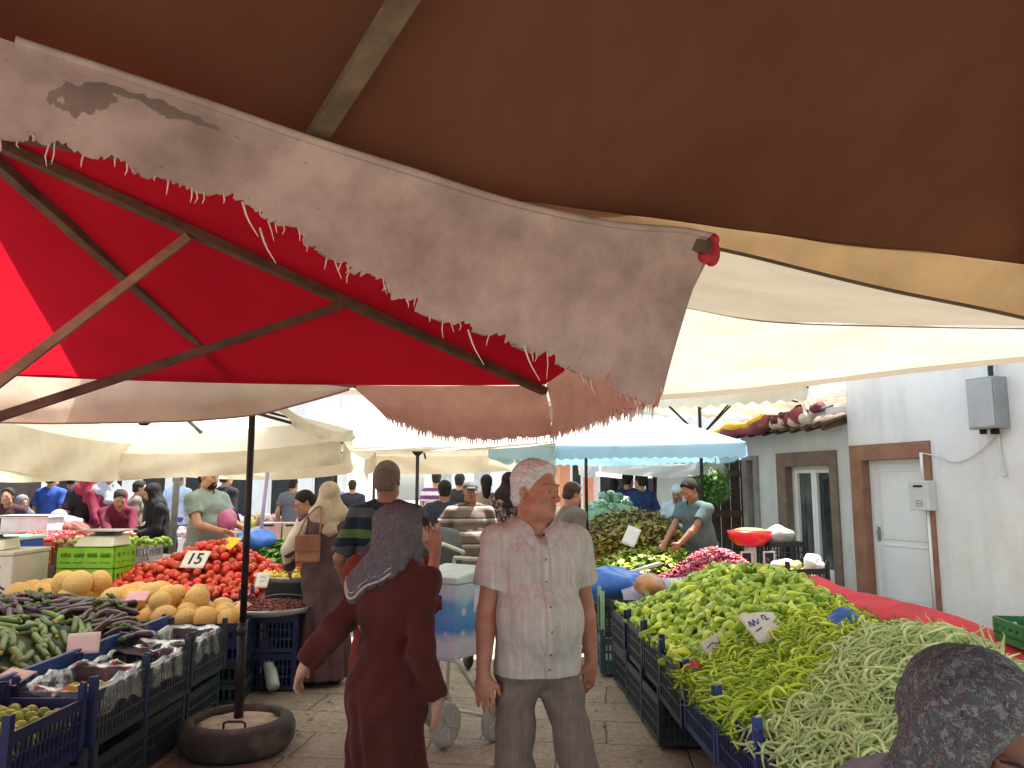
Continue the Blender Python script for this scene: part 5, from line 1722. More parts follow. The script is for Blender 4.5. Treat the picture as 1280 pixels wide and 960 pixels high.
# ---- eggplants
def z_egg(x, y):
    e = sm(-2.35, -2.85, x)
    return .60 + .21 * e * math.exp(-((y - 5.5) / .42) ** 2) + .02 * math.sin(x * 7)
def egg_fn(b, k):
    q = random.Random(k + 17)
    L = q.uniform(.15, .2); r = q.uniform(.021, .028)
    pts, rr = swept(L, r, q.uniform(-.16, .16), 9, 11, lambda u: (.62 + .38 * u) * math.sqrt(max(0, 1 - max(0, (u - .7) / .3) ** 3)) + .03, .01, k)
    b.tube(pts, rr, 10)
    p0 = Vector(pts[0])
    b.tube([p0 + Vector((.022, 0, 0)), p0 + Vector((.004, 0, 0)), p0 + Vector((-.004, 0, 0)), p0 + Vector((-.026, .004, .003))], [rr[1] * 1.08, rr[0] * 1.15, .009, .006], 8, 1)
eg = pod_meshes('eggplant', 6, [M_egg, M_calyx], egg_fn)
heap_base('lower layers of eggplants on the left stall', 'eggplant_bed', -4.1, -2.25, 4.95, 6.0, z_egg, M_eggd, 50, 40, .035, lambda x, y: x < -2.28 - .75 * (y - 5.05))
scatter('eggplant', 'dark purple eggplant lying in the heap between cucumbers and melons', 'eggplant', 'eggplants heaped on the left stall', eg, 230, -4.05, -2.3, 5.0, 5.95, z_egg, .025, inside=lambda x, y: x < -2.3 - .75 * (y - 5.05) and y > 5.08 + .1 * math.sin(x * 5), dirn=lambda x, y: .2 + .7 * math.sin(x * 4), spread=.8, tilt=.18, lift=.014, seed=56, lay=.035, mind=.03)
p = onz(107, 772, .84)
card('blank white price card propped on the eggplants', (p.x, p.y, z_egg(p.x, p.y) + .075), .17, .14, R(24), R(48))
p = onz(18, 819, .76)
card('white price card lying flat on the cucumbers', (p.x, p.y, z_cuc(p.x, p.y) + .055), .2, .12, R(-24), R(22), strokes=[[(-.5, .1), (-.1, .3), (.2, 0), (.5, .2)]])
# ---- melons
for i, (x, y) in enumerate(((-2.35, 6.22), (-2.98, 6.3), (-3.61, 6.38), (-4.24, 6.46))):
    for lv in range(4):
        if i > 1 and lv < 3: continue
        crate('melon_crate', ['{} melon crate of the stack on the aisle corner', '{} melon crate of the stack second from the aisle', '{} melon crate third from the aisle, below the melons', '{} melon crate farthest from the aisle by the white chest'][i].format(
            ['bottom dark', 'second lowest dark', 'third dark', 'top navy'][lv] if lv < 3 else ('top navy' if i < 3 else 'empty blue')), (x + rnd.uniform(-.012, .012), y, .012 + lv * .147), R(7), .6, .62, .14, M_crate_dk if lv < 2 else M_crate_nv, M_crate_nv, 'low', 'melon crates')
b = MB(); b.box(-4.55, -3.3, 6.08, 6.75, 0, .45); tag(obj('melon_stand', b, mat('table_wood'), None), 'wooden block carrying the inner melon crates', 'stand')
def mel(b, k):
    q = random.Random(k)
    r = .09 + .008 * q.random()
    b.sphere((0, 0, 0), (r, r, r * q.uniform(.92, 1.1)), 20, 14)
    for i, v in enumerate(b.v):
        a = math.atan2(v[1], v[0]); b.v[i] = tuple(c * (1 + .012 * math.cos(a * 9) + .015 * math.sin(v[2] * 30 + k)) for c in v)
    b.tube([(0, 0, r * .97), (.004, 0, r * 1.08)], [.007, .005], 6, 1)
ml = pod_meshes('melon', 4, [M_melon, M_stem], mel)
q = random.Random(5)
def put_melon(x, y, z):
    o = bpy.data.objects.new('melon', q.choice(ml)); C.objects.link(o)
    o.location = (x, y, z); o.rotation_euler = (q.uniform(0, 6), q.uniform(0, 6), q.uniform(0, 6)); k = q.uniform(.9, 1.12); o.scale = (k, k, k)
    return tag(o, 'yellow orange melon in the low crates behind the eggplants', 'melon', 'melons')
for i in range(11):
    for j in range(4):
        x = -2.15 - .168 * i + q.uniform(-.02, .02) - (.08 if j % 2 else 0); y = 6.02 + .165 * j + .02 * i + q.uniform(-.02, .02)
        put_melon(x, y, .575 + .02 + q.uniform(-.01, .012))
for i in range(9):
    for j in range(3):
        if q.random() < .22: continue
        x = -2.55 - .19 * i + q.uniform(-.03, .03); y = 6.14 + .18 * j + .02 * i + q.uniform(-.02, .02)
        put_melon(x, y, .725 + q.uniform(-.01, .02))
for (x, y) in ((-3.46, 6.28), (-3.36, 6.42), (-3.6, 6.34)): put_melon(x, y, .84)
p = onz(163, 753, .8); card('small pink price card among the melons', (p.x, p.y + .1, .83), .15, .1, R(5), R(35), mat('pink_card', 'd8a8b0', .7, .1))
# small black bag right of the eggplants
0 and blob('plastic_bag', 'black plastic bag between the eggplants and the melons', 'bag', (-2.72, 5.86, .74), (.13, .1, .09), M_black, .3, 9., 12)
# ---- tomatoes
def z_tom(x, y):
    return .62 + .40 * math.exp(-((x + 3.0) / .75) ** 2 - ((y - 7.85) / .42) ** 2) + .03 * math.sin(x * 6)
heap_base('lower layers of tomatoes on the left stall', 'tomato_bed', -4.3, -2.3, 7.0, 8.5, z_tom, M_tomd, 60, 50, .04)
def tom(b, k):
    q = random.Random(k); r = .042
    b.sphere((0, 0, 0), (r, r * q.uniform(.94, 1.02), r * .86), 14, 10)
    for i, v in enumerate(b.v):
        a = math.atan2(v[1], v[0]); b.v[i] = (v[0] * (1 + .03 * math.cos(a * 5 + k)), v[1] * (1 + .03 * math.cos(a * 5 + k)), v[2] - (.008 * math.exp(-((v[0] ** 2 + v[1] ** 2) / .0002)) if v[2] > 0 else 0))
    if k % 2 == 0:
        for i in range(5):
            a = i * 1.256
            b.add([(0, 0, .031), (.008 * math.cos(a + .5), .008 * math.sin(a + .5), .034), (.024 * math.cos(a), .024 * math.sin(a), .032), (.008 * math.cos(a - .5), .008 * math.sin(a - .5), .034)], [(0, 1, 2, 3)], 1)
tm_ = pod_meshes('tomato', 4, [M_tom, M_calyx], tom)
scatter('tomato', 'ripe red tomato in the big heap behind the melons', 'tomato', 'tomatoes heaped on the left stall', tm_, 300, -4.2, -2.35, 7.03, 8.3, z_tom, .04, lift=.01, seed=57, mind=.066, tilt=.5, smin=.85, smax=1.15, stuff=150, stuff_label='further tomatoes filling the back of the big heap', stuff_name='tomatoes', lay=.03)
for i in range(4):
    x = -2.62 - .56 * i
    crate('produce_crate', ['navy crate at the aisle end of the tomato heap', 'navy crate in front of the tomatoes, next to the aisle one', 'navy crate in front of the tomatoes, second from the chest', 'navy crate in front of the tomatoes beside the green crates'][i], (x, 7.02, .40), R(2), .55, .36, .25, M_crate_nv, M_crate_bl, 'slat', 'crates in front of the tomatoes')
b = MB(); b.box(-4.4, -2.3, 6.86, 8.5, 0, .39); tag(obj('stall_counter', b, mat('dark_timber'), None), 'dark counter under the tomato crates', 'counter')
p = onz(255, 706, .85); card('white price card reading 15 stuck in the tomatoes', (p.x, 7.5, z_tom(p.x, 7.5) + .085), .26, .19, R(-14), R(52), text='15', ts=.17)
p = onz(298, 690, .95); card('yellow price card tilted on the right flank of the tomatoes', (p.x, 7.75, z_tom(p.x, 7.75) + .06), .27, .16, R(-42), R(40), M_cardy)
p = onz(334, 722, .8); card('white price card leaning beside the tray of lemons', (-2.13, 6.72, .82), .12, .13, R(-12), R(65), strokes=[[(-.4, .3), (.1, .5), (.4, .2)], [(-.3, -.2), (.3, -.1)]])
# herbs behind
solid_mound('herb_bed', 'bed of parsley beyond the tomatoes', -2.62, 9.0, .42, .5, .72, .22, G4[1])
leaf_heap('herb_heap', 'heap of fresh green herbs beyond the tomatoes', -3.1, -2.15, 8.45, 9.55, mound(-2.62, 9.0, .46, .52, .72, .26), 1700, G4, .09, .025, 61)
b = MB(); b.box(-3.2, -2.15, 8.52, 9.6, 0, .74); tag(obj('stall_counter', b, mat('dark_timber'), None), 'dark counter under the heap of fresh herbs', 'counter')
blob('plastic_bag', 'large blue plastic bag behind the dark pole above the tomatoes', 'bag', (-2.9, 8.75, 1.0), (.2, .16, .14), M_bluebag, .35, 7., 13)
# round trays
def tray(label, c, r, m):
    t = thing('round_tray', label, 'tray', c)
    b = MB(); b.lathe([(0, 0), (r * .9, .0), (r * .98, .03), (r, .045), (r * 1.02, .04), (r * .93, -.006), (0, -.006)], 36); obj('dish', b, m, t, True)
    return t
tray('round metal tray of yellow lemons and small red peppers on a bucket', (-1.98, 7.1, .79), .33, mat('steel_tray', 'b9bcb8', .35, .1, 4., metal=.6))
tray('round metal tray of dark red chillies lower down by the aisle', (-1.98, 6.5, .60), .33, mat('steel_tray', 'b9bcb8'))
def bucket(label, c, r, h, m):
    t = thing('bucket', label, 'bucket', c)
    b = MB(); b.lathe([(0, 0), (r * .8, 0), (r, h), (r * 1.05, h), (r * 1.05, h - .02), (r * .99, h - .02)], 26); obj('pail', b, m, t, True)
    b = MB(); b.tube([(r * 1.0 * math.cos(a), r * 1.0 * math.sin(a), h * .75 - .1 * math.sin(a * 1)) for a in [math.pi * (1 + i / 12) for i in range(13)]], .006, 6); obj('handle', b, M_grey, t, True)
    return t
bucket('grey bucket standing under the tray of lemons', (-1.98, 7.1, 0), .24, .78, mat('grey_bucket', '5c6064', .45, .15, 5.))
def lem(b, k):
    b.sphere((0, 0, 0), (.034, .026, .026), 10, 8); b.sphere((.034, 0, 0), (.008, .008, .008), 6, 4)
lm = pod_meshes('lemon', 2, [mat('lemon_skin', 'd6c22e', .4, .15, 30., per_obj=.12)], lem)
scatter('lemon', 'yellow lemon on the upper round tray', 'lemon', 'lemons on the tray', lm, 60, -2.28, -1.68, 6.82, 7.4, lambda x, y: .825, .03, inside=lambda x, y: (x + 1.98) ** 2 + (y - 7.1) ** 2 < .085, seed=62, mind=.05, tilt=.2)
def chi(b, k):
    pts, rr = swept(.07, .008, .1 * (k - 1), 6, 6, lambda u: 1 - .7 * u, .02, k); b.tube(pts, rr, 6)
    b.tube([pts[0], (pts[0][0] - .014, 0, .002)], [.003, .002], 4, 1)
ch = pod_meshes('red_chilli', 3, [mat('chilli_orange', 'c4481f', .35, .25, 12., per_obj=.3), M_stem], chi)
scatter('red_chilli', 'small orange red pepper piled on the lemons', 'chilli', 'red peppers on the upper tray', ch, 90, -2.12, -1.84, 6.97, 7.22, lambda x, y: .86 + .09 * math.exp(-((x + 1.98) ** 2 + (y - 7.1) ** 2) / .012), .01, seed=63, tilt=.4)
ch2 = pod_meshes('red_chilli', 3, [mat('chilli_dark', '74202a', .4, .3, 12., per_obj=.35), M_stem], chi)
scatter('red_chilli', 'dark red chilli in the lower round tray', 'chilli', 'dark chillies in the lower tray', ch2, 240, -2.27, -1.69, 6.22, 6.78, lambda x, y: .635 + .03 * math.exp(-((x + 1.98) ** 2 + (y - 6.5) ** 2) / .05), .01, inside=lambda x, y: (x + 1.98) ** 2 + (y - 6.5) ** 2 < .083, seed=64, tilt=.3, lay=.02)
crate('produce_crate', 'navy crate under the tray of dark red chillies', (-1.98, 6.55, .3), R(4), .5, .42, .28, M_crate_nv, M_crate_nv, 'mesh')
crate('produce_crate', 'navy crate on the ground under the chilli tray with the pale bottle against it', (-1.98, 6.56, .01), R(2), .5, .42, .28, M_crate_nv, M_crate_nv, 'mesh')
for k in range(3):
    crate('flat_crate', ['lowest bright blue crate by the aisle behind the bottle', 'middle bright blue crate by the aisle behind the bottle', 'top bright blue crate by the aisle behind the bottle'][k], (-1.66 + .01 * k, 7.0, .01 + .185 * k), R(14 + 3 * k), .34, .34, .17, M_crate_bb, M_crate_bb, 'slat', 'bright blue crates')
bt_ = thing('plastic_bottle', 'pale green plastic bottle lying against the crates below the chilli tray', 'bottle', (-1.86, 6.26, .05))
bt_.rotation_euler = (R(-38), R(-30), 0)
b = MB(); b.lathe([(0, 0), (.045, .003), (.05, .03), (.05, .2), (.04, .25), (.02, .28), (.02, .3)], 16); obj('body', b, mat('pale_bottle', 'b6cdc4', .3, .15, 9.), bt_, True)
b = MB(); b.lathe([(.023, .298), (.023, .325), (0, .327)], 12); obj('cap', b, M_card, bt_, True)
# ---- chest, crates and scales at the far left
ch_ = thing('white_chest', 'old white chest with a dark emblem on its right panel at the left edge', 'chest', (-4.95, 7.35, 0), R(3))
b = MB(); b.box(-.85, .44, -.3, .3, .04, .99); obj('body', b, mat('cream_paint', 'd6cdc4', .5, .1, 3.), ch_, bevel=.012)
b = MB(); b.box(-.86, .45, -.31, .31, .992, 1.03); obj('lid', b, mat('cream_lid', 'cfc6bd', .5, .1, 3.), ch_, bevel=.008)
b = MB()
for x in (.12,): b.box(x - .006, x + .006, -.306, -.301, .1, .97)
b.box(-.8, .43, -.306, -.301, .36, .372)
obj('panel_seam', b, mat('seam_grey', '8d867f', .6, .1), ch_)
b = MB()
em = [[(.24, .80), (.3, .84), (.31, .78), (.26, .76), (.34, .74)], [(.22, .7), (.3, .735), (.38, .7)], [(.25, .66), (.3, .69), (.36, .665)], [(.3, .84), (.3, .68)], [(.27, .9), (.3, .87), (.33, .9)]]
for st in em: b.tube([(x, -.304, z) for x, z in st], .009, 6)
b.sphere((.3, -.304, .885), (.018, .004, .02), 8, 6)
obj('emblem', b, M_black, ch_)
def scale2(label, loc, rot):
    t = thing('weighing_scale', label, 'scale', loc, rot)
    b = MB(); b.add([(-.19, -.17, 0), (.19, -.17, 0), (.19, .17, 0), (-.19, .17, 0), (-.17, -.1, .09), (.17, -.1, .09), (.17, .15, .11), (-.17, .15, .11)], [(3, 2, 1, 0), (4, 5, 6, 7), (0, 1, 5, 4), (1, 2, 6, 5), (2, 3, 7, 6), (3, 0, 4, 7)])
    obj('base', b, mat('ivory_plastic', 'd8d6c4', .5, .08, 4.), t, bevel=.01)
    b = MB(); b.box(-.22, .22, -.12, .22, .135, .15); obj('plate', b, mat('steel_plate', 'a4a29e', .4, .15, 4., metal=.5), t, bevel=.006)
    b = MB(); b.cbox((0, .03, .123), (.12, .12, .024)); obj('post', b, M_black, t)
    return t
scale2('ivory weighing scale with a steel plate on the white chest', (-4.86, 7.3, 1.035), R(8))
scale2('ivory weighing scale on the lime green crates', (-3.98, 7.62, 1.045), R(-4))
for k in range(3):
    crate('flat_crate', ['teal crate below the two lime green crates', 'lower lime green crate under the scale', 'upper lime green crate under the scale'][k], (-4.02, 7.6, .46 + .195 * k), R(-2), .58, .4, .185, [M_crate_tl, M_crate_gr, M_crate_gr][k], [M_crate_tl, M_crate_gr, M_crate_gr][k], 'slat', None, posts=False)
b = MB(); b.box(-4.33, -3.71, 7.38, 7.82, 0, .455); tag(obj('crate_stand', b, mat('dark_timber'), None), 'dark stand under the lime green crates', 'stand')
b = MB(); 
# blue tub with white rim left
bl = thing('blue_tub', 'blue tub with a pale rim behind the white chest at the left edge', 'tub', at(8, 680, 8.6).xy.to_3d() + Vector((0, 0, .72)))
b = MB(); b.box(-.3, .3, -.2, .2, 0, .32); obj('body', b, mat('tub_blue', '2f4fa8', .45, .15, 5.), bl, bevel=.02)
b = MB(); ring(b, -.32, .32, 0, 1, .03, 0, 1) if False else b.box(-.32, .32, -.22, .22, .322, .36); obj('rim', b, mat('tub_rim', 'a4c8c0', .45, .1, 5.), bl, bevel=.01)
# cherries in an orange crate, peppers tray, onions
zc = lambda x, y: .93 + .03 * math.sin(x * 9)
cxy = at(48, 660, 9.6)
heap_base('bed of cherries in the orange crate', 'cherry_bed', cxy.x - .42, cxy.x + .42, 9.2, 9.85, lambda x, y: .96 + .1 * (y - 9.2), mat('cherry_under', '8a1c16', .5, .3, 20.), 30, 20, .01)
def cher(b, k): b.sphere((0, 0, 0), .022, 8, 6)
cr_ = pod_meshes('cherry_tomato', 1, [M_cher], cher)
scatter('cherry_tomato', 'small bright red cherry tomato in the orange crate at the left', 'cherry tomato', 'cherry tomatoes in the orange crate', cr_, 280, cxy.x - .4, cxy.x + .4, 9.2, 9.85, lambda x, y: .96 + .12 * (y - 9.2), .02, lift=.012, seed=66, mind=.03, tilt=.3)
crate('produce_crate', 'orange crate full of small red cherry tomatoes at the left', (cxy.x, 9.52, .72), 0, .9, .68, .25, mat('orange_crate', 'b9552c', .5, .2, 6.), None, 'mesh', posts=False)
M_tray = mat('clear_tray', 'b9b6ba', .3, .15, 9.)
b = MB(); b.box(-.3, .3, -.18, .18, 0, .2); ring(b, -.32, .32, .2, .23, .01, -.2, .2)
p = at(42, 640, 10.2); tag(obj('plastic_tub', b, mat('frosted_tub', 'c9c4c8', .35, .15, 6.), None, False, (p.x, 10.2, 1.02)), 'frosted white plastic tub behind the red cherry tomatoes', 'tub')
def mixed(name, label, x0, x1, y, z, cols, n, seed, r=.04, dep=.6):
    """display crates filled with mixed produce far back: a run of lumps in one mass"""
    q = random.Random(seed); b = MB()
    for k in range(n):
        b.sphere((q.uniform(x0, x1), q.uniform(y, y + dep), z + q.uniform(0, r) + .1 * q.random()), (r * q.uniform(.7, 1.2), r, r * .9), 8, 6, q.randrange(len(cols)))
    o = obj(name, b, cols, None, True); return tag(o, label, name.replace('_', ' '), kind='stuff')
def counter(label, x0, x1, y0, y1, z, m):
    b = MB(); b.box(x0, x1, y0, y1, 0, z); return tag(obj('stall_counter', b, m, None, bevel=.01), label, 'counter')
M_brn = mat('brown_counter', '5a3f34', .7, .3, 6.)
counter('brown counter under the cherry tomatoes at the far left', cxy.x - .6, cxy.x + .5, 9.15, 10.5, .7, M_brn)
x0, x1 = at(76, 0, 9.4).x, at(148, 0, 9.4).x
counter('brown counter with mixed dried produce in front of the bending shopper', x0, x1 + .1, 9.2, 10.2, .86, M_brn)
mixed('dried_peppers', 'mixed orange and brown dried peppers in front of the bending shopper', x0, x1, 9.25, .88, [mat('dried_orange', 'b06a3c', .6, .3, 12.), mat('dried_brown', '7a5038', .6, .3, 12.), mat('dried_tan', 'a8835c', .6, .3, 12.)], 220, 71)
x0, x1 = at(150, 0, 8.9).x, at(236, 0, 8.9).x
counter('counter of grey slatted trays under the green limes', x0, x1, 8.75, 9.6, .8, mat('grey_tray', '8c8688', .6, .25, 30.))
for i in range(3):
    w_ = (x1 - x0) / 3
    crate('produce_crate', ['grey crate of limes nearest the lime green crates', 'grey crate of limes in the middle of its row', 'grey crate of limes beside the bearded man'][i], (x0 + w_ * (i + .5), 8.95, .801), 0, w_ * .96, .4, .15, mat('grey_plastic', '9a9698', .5, .2, 9.), None, 'low', 'grey crates of limes', posts=False)
mixed('limes', 'small green limes heaped behind the grey slatted trays', x0, x1, 8.8, .9, [M_lime, mat('lime_green2', '7f9a34', .5, .2, 12.)], 200, 72, .03, .5)
# far displays in the middle: white boxes and mixed goods
for (pa, pb, Y, z, lab_, cols, sd) in (
        (318, 385, 11.0, .82, 'white counter with two pink fronted boxes beyond the herbs', None, 0),
        (385, 470, 12.6, .8, 'white counter beyond the woman in the cream headscarf', None, 0),
        (250, 330, 12.4, .8, 'white counter behind the bearded man', None, 0)):
    xa, xb = at(pa, 0, Y).x, at(pb, 0, Y).x
    counter(lab_, xa, xb, Y, Y + .8, z, mat('white_counter', 'd6d4d6', .6, .1, 4.))
for k, px in enumerate((341, 368)):
    P = at(px, 650, 10.9)
    t = thing('display_box', ['pinkish display box on the left of the white counter', 'cream display box on the right of the white counter'][k], 'box', (P.x, 10.95, .821))
    b = MB(); b.box(-.14, .14, -.12, .12, 0, .3); obj('body', b, [mat('pink_box', 'c8a8b0', .6, .1, 4.), mat('cream_box', 'cdb9a4', .6, .1, 4.)][k], t, bevel=.006)
    b = MB(); b.box(-.1, .04, -.124, -.121, .25, .275); obj('handle_slot', b, M_black, t)
q = random.Random(8)
colsA = [mat('fruit_pink', 'd09a94', .6, .2, 9.), mat('fruit_white', 'd8d0cc', .6, .2, 9.), mat('fruit_yellow', 'c8c04a', .6, .2, 9.), mat('fruit_lilac', 'b4a0c0', .6, .2, 9.), mat('fruit_orange', 'c87a4a', .6, .2, 9.), mat('fruit_peach', 'd8b09a', .6, .2, 9.)]
for (pa, pb, Y, z, n_, lab_) in ((256, 330, 12.4, .82, 90, 'mixed bright packets on the counter behind the bearded man'), (318, 385, 11.3, .82, 60, 'mixed packets of fruit beyond the herbs'), (388, 468, 12.6, .82, 120, 'pinkish mixed fruit beyond the woman in the cream headscarf')):
    mixed('mixed_fruit', lab_, at(pa, 0, Y).x, at(pb, 0, Y).x, Y, z, colsA, n_, int(pa), .06, .7)
# second tier stalls far back
for k, (pa, pb, Y, z, lab_) in enumerate(((330, 400, 14.6, 1.1, 'far stall of orange and pink goods under the white roofs'), (400, 470, 15.4, 1.0, 'far stall of pale goods beyond the striped green shirt'), (255, 330, 15.6, 1.0, 'far stall of yellow and white goods left of the lilac pole'), (150, 250, 15.0, .9, 'far stall behind the woman in black'))):
    xa, xb = at(pa, 0, Y).x, at(pb, 0, Y).x
    counter('white counter of the ' + lab_, xa, xb, Y, Y + .9, z * .8, mat('white_counter'))
    mixed('market_goods', lab_, xa, xb, Y, z * .82, colsA, 110, 80 + k, .08, .8)
# ---- shopping trolley
tr = thing('shopping_trolley', 'blue and white printed shopping trolley bag on a wheeled frame between the couple', 'trolley', (-.40, 5.15, 0), R(-34))
def trolley_mat():
    T = NT('trolley_print')
    tc = T.n('TexCoord'); sx = T.n('SeparateXYZ'); T.l(tc.outputs['Object'], sx.inputs[0])
    nz = T.n('TexNoise', Scale=7., Detail=3.); T.l(tc.outputs['Object'], nz.inputs['Vector'])
    ad = T.n('Math', operation='MULTIPLY_ADD'); T.l(nz.outputs[0], ad.inputs[0]); ad.inputs[1].default_value = .16; T.l(sx.outputs[2], ad.inputs[2])
    o = T.ramp(ad.outputs[0], [(.56, srgb('b6b4c4')), (.72, srgb('c8c8cc')), (.8, srgb('4f86c4')), (.95, srgb('6fa4d4')), (1., srgb('b8d0dc'))])
    vz = T.n('TexVoronoi', Scale=9.); T.l(tc.outputs['Object'], vz.inputs['Vector'])
    f = T.ramp(vz.outputs[0], [(.18, (1, 1, 1, 1)), (.24, (0, 0, 0, 1))])
    o = T.mix(f, o, srgb('d4c4dc'))
    p = T.n('BsdfPrincipled'); p.inputs['Roughness'].default_value = .4; T.l(o, p.inputs['Base Color']); T.l(p.outputs[0], T.out.inputs[0])
    return T.m
b = MB(); b.add([(-.17, -.16, .54), (.17, -.16, .54), (.17, .16, .54), (-.17, .16, .54), (-.19, -.18, 1.0), (.19, -.18, 1.0), (.19, .18, 1.0), (-.19, .18, 1.0)], [(3, 2, 1, 0), (0, 1, 5, 4), (1, 2, 6, 5), (2, 3, 7, 6), (3, 0, 4, 7), (4, 5, 6, 7)])
obj('bag', b, trolley_mat(), tr, bevel=.012)
b = MB(); b.add([(-.2, -.19, 1.003), (.2, -.19, 1.003), (.2, .19, 1.003), (-.2, .19, 1.003), (-.19, -.18, 1.04), (.19, -.18, 1.04), (.19, .18, 1.09), (-.19, .18, 1.09)], [(3, 2, 1, 0), (0, 1, 5, 4), (1, 2, 6, 5), (2, 3, 7, 6), (3, 0, 4, 7), (4, 5, 6, 7)])
obj('flap', b, mat('trolley_flap', 'b9cdd0', .45, .15, 6.), tr, bevel=.01)
b = MB(); b.box(-.15, -.03, -.185, -.181, .84, .95); obj('print_patch', b, mat('purple_patch', '3a2a78', .5, .2, 12.), tr)
b = MB(); b.box(.02, .07, -.185, -.181, .84, .93); obj('print_patch', b, mat('navy_patch', '1d3350', .5, .2, 12.), tr)
b = MB(); ring(b, -.1, .02, .82, .95, .016, 0, 1)
b2 = MB(); b2.add([(.187, -.02, .82), (.187, .12, .82), (.19, .12, .96), (.19, -.02, .96)], [(0, 1, 2, 3)]); 
pm = obj('print_patch', MB().box(.186, .19, .0, .11, .84, .95), mat('white_patch', 'd4cce0', .5, .1, 12.), tr)
M_fr = mat('pale_frame', 'c4c2bc', .45, .1, 5., metal=.2)
b = MB()
for x in (-.16, .16):
    b.tube([(x, .17, .2), (x, .2, .6), (x, .24, 1.12)], .012, 8)
    b.tube([(x, .17, .2), (x, -.1, .5), (x, -.16, .56)], .012, 8)
b.tube([(-.16, .24, 1.12), (.16, .24, 1.12)], .014, 8)
b.tube([(-.16, -.12, .53), (.16, -.12, .53)], .012, 8); b.tube([(-.24, .17, .14), (.24, .17, .14)], .012, 8); b.tube([(-.16, .17, .2), (-.2, .17, .14)], .012, 8); b.tube([(.16, .17, .2), (.2, .17, .14)], .012, 8)
b.tube([(0, -.12, .53), (0, -.14, .3), (0, -.1, .16)], .012, 8)
obj('frame', b, M_fr, tr, True)
for (x, y) in ((-.24, .17), (.24, .17), (.05, -.1)):
    M = Matrix.Translation((x, y, .135)) @ Matrix.Rotation(R(90), 4, 'Y')
    b = MB(); b.lathe([(.1, -.02), (.125, -.024), (.135, -.012), (.135, .012), (.125, .024), (.1, .02)], 28, 0, M)
    wl_ = obj('wheel', b, mat('grey_tyre', 'a3a098', .7, .15, 6.), tr, True)
    b = MB(); b.lathe([(0, -.012), (.1, -.014), (.102, .0), (.1, .014), (0, .012)], 20, 0, M); obj('rim', b, mat('rim_grey', '6c6c70', .5, .2), wl_, True)
    b = MB()
    for k in range(5):
        a = k * 1.257; b.bar(M @ Vector((.02 * math.cos(a), .02 * math.sin(a), .018)), M @ Vector((.095 * math.cos(a), .095 * math.sin(a), .018)), .018, .008)
        b.bar(M @ Vector((.02 * math.cos(a), .02 * math.sin(a), -.018)), M @ Vector((.095 * math.cos(a), .095 * math.sin(a), -.018)), .018, .008)
    obj('spokes', b, M_fr, wl_)
# pushchair behind it
pc = thing('pushchair', 'dark hooded pushchair standing beyond the shopping trolley', 'pushchair', (-.72, 7.3, 0), R(20))
b = MB()
hood = []
for j in range(9):
    a = R(-20 + 125 * j / 8)
    hood.append([(x * .21, -.02 - .24 * math.cos(a) * (1 - .25 * abs(x)), .98 + .26 * math.sin(a) * (1 - .12 * x * x)) for x in [i / 8 - 1 for i in range(17)]])
b.grid(hood); hd = obj('hood', b, mat('grey_hood', '54575a', .8, .2, 9.), pc, True); hd.modifiers.new('thick', 'SOLIDIFY').thickness = .015
b = MB(); b.tube([(-.21 + .0, -.03, .95), (-.2, -.26, 1.02), (0, -.3, 1.1), (.2, -.26, 1.02), (.21, -.03, .95)], .02, 8); obj('hood_rim', b, M_card, pc, True)
b = MB(); b.box(-.18, .18, -.1, .22, .5, .6); b.box(-.18, .18, .14, .22, .6, 1.1); obj('seat', b, M_black, pc, bevel=.03)
b = MB()
for x in (-.22, .22):
    b.tube([(x, -.3, .12), (x, .1, .7), (x, .42, 1.12)], .014, 8); b.tube([(x, .35, .12), (x, .05, .62)], .014, 8)
b.tube([(-.22, .42, 1.12), (.22, .42, 1.12)], .016, 8)
obj('frame', b, M_grey, pc, True)
for x in (-.24, .24):
    for y in (-.3, .35):
        b = MB(); b.lathe([(.02, -.02), (.1, -.022), (.12, 0), (.1, .022), (.02, .02)], 20, 0, Matrix.Translation((x, y, .12)) @ Matrix.Rotation(R(90), 4, 'Y')); obj('wheel', b, M_black, pc, True)
# ------------------------------------------------------------------ people
def skin_mat(name, col, red='b06a52'):
    if name in _m: return _m[name]
    T = NT(name)
    tc = T.n('TexCoord')
    nz = T.n('TexNoise', Scale=14., Detail=5.)
    T.l(tc.outputs['Object'], nz.inputs['Vector'])
    o = T.ramp(nz.outputs[0], [(.35, srgb(col)), (.7, srgb(red))])
    p = T.n('BsdfPrincipled'); p.inputs['Roughness'].default_value = .5; p.inputs['Specular IOR Level'].default_value = .35
    p.inputs['Subsurface Weight'].default_value = .12; p.inputs['Subsurface Radius'].default_value = (.01, .004, .002); p.inputs['Subsurface Scale'].default_value = .6
    T.l(o, p.inputs['Base Color'])
    b = T.n('TexNoise', Scale=120., Detail=3.); T.l(tc.outputs['Object'], b.inputs['Vector'])
    bp = T.n('Bump', Strength=.12, Distance=.003); T.l(b.outputs[0], bp.inputs['Height']); T.l(bp.outputs[0], p.inputs['Normal'])
    T.l(p.outputs[0], T.out.inputs[0])
    _m[name] = T.m
    return T.m
M_skin = skin_mat('skin', 'ac8068', '9c6c56')
M_skin_tan = skin_mat('skin_tanned', 'a0745e', '8c5e4a')
M_skin_pale = skin_mat('skin_pale', 'bd937c', 'ae806a')
M_eye = mat('shade_toned_eye', '9c928a', .25, .05)  # eyeball greyed, the shade on the eyes is put into the colour
M_iris = mat('iris_brown', '2c1c14', .2, .1)
M_lip = mat('lip', '94584c', .5, .15, 30.)
M_brow_grey = mat('grey_brow', '8c847c', .9, .2, 60.)
M_brow = mat('dark_brow', '2a211c', .9, .2, 60.)
M_hair_white = mat('white_hair', 'd2d0ca', .8, .1, 70., .7, 160.)
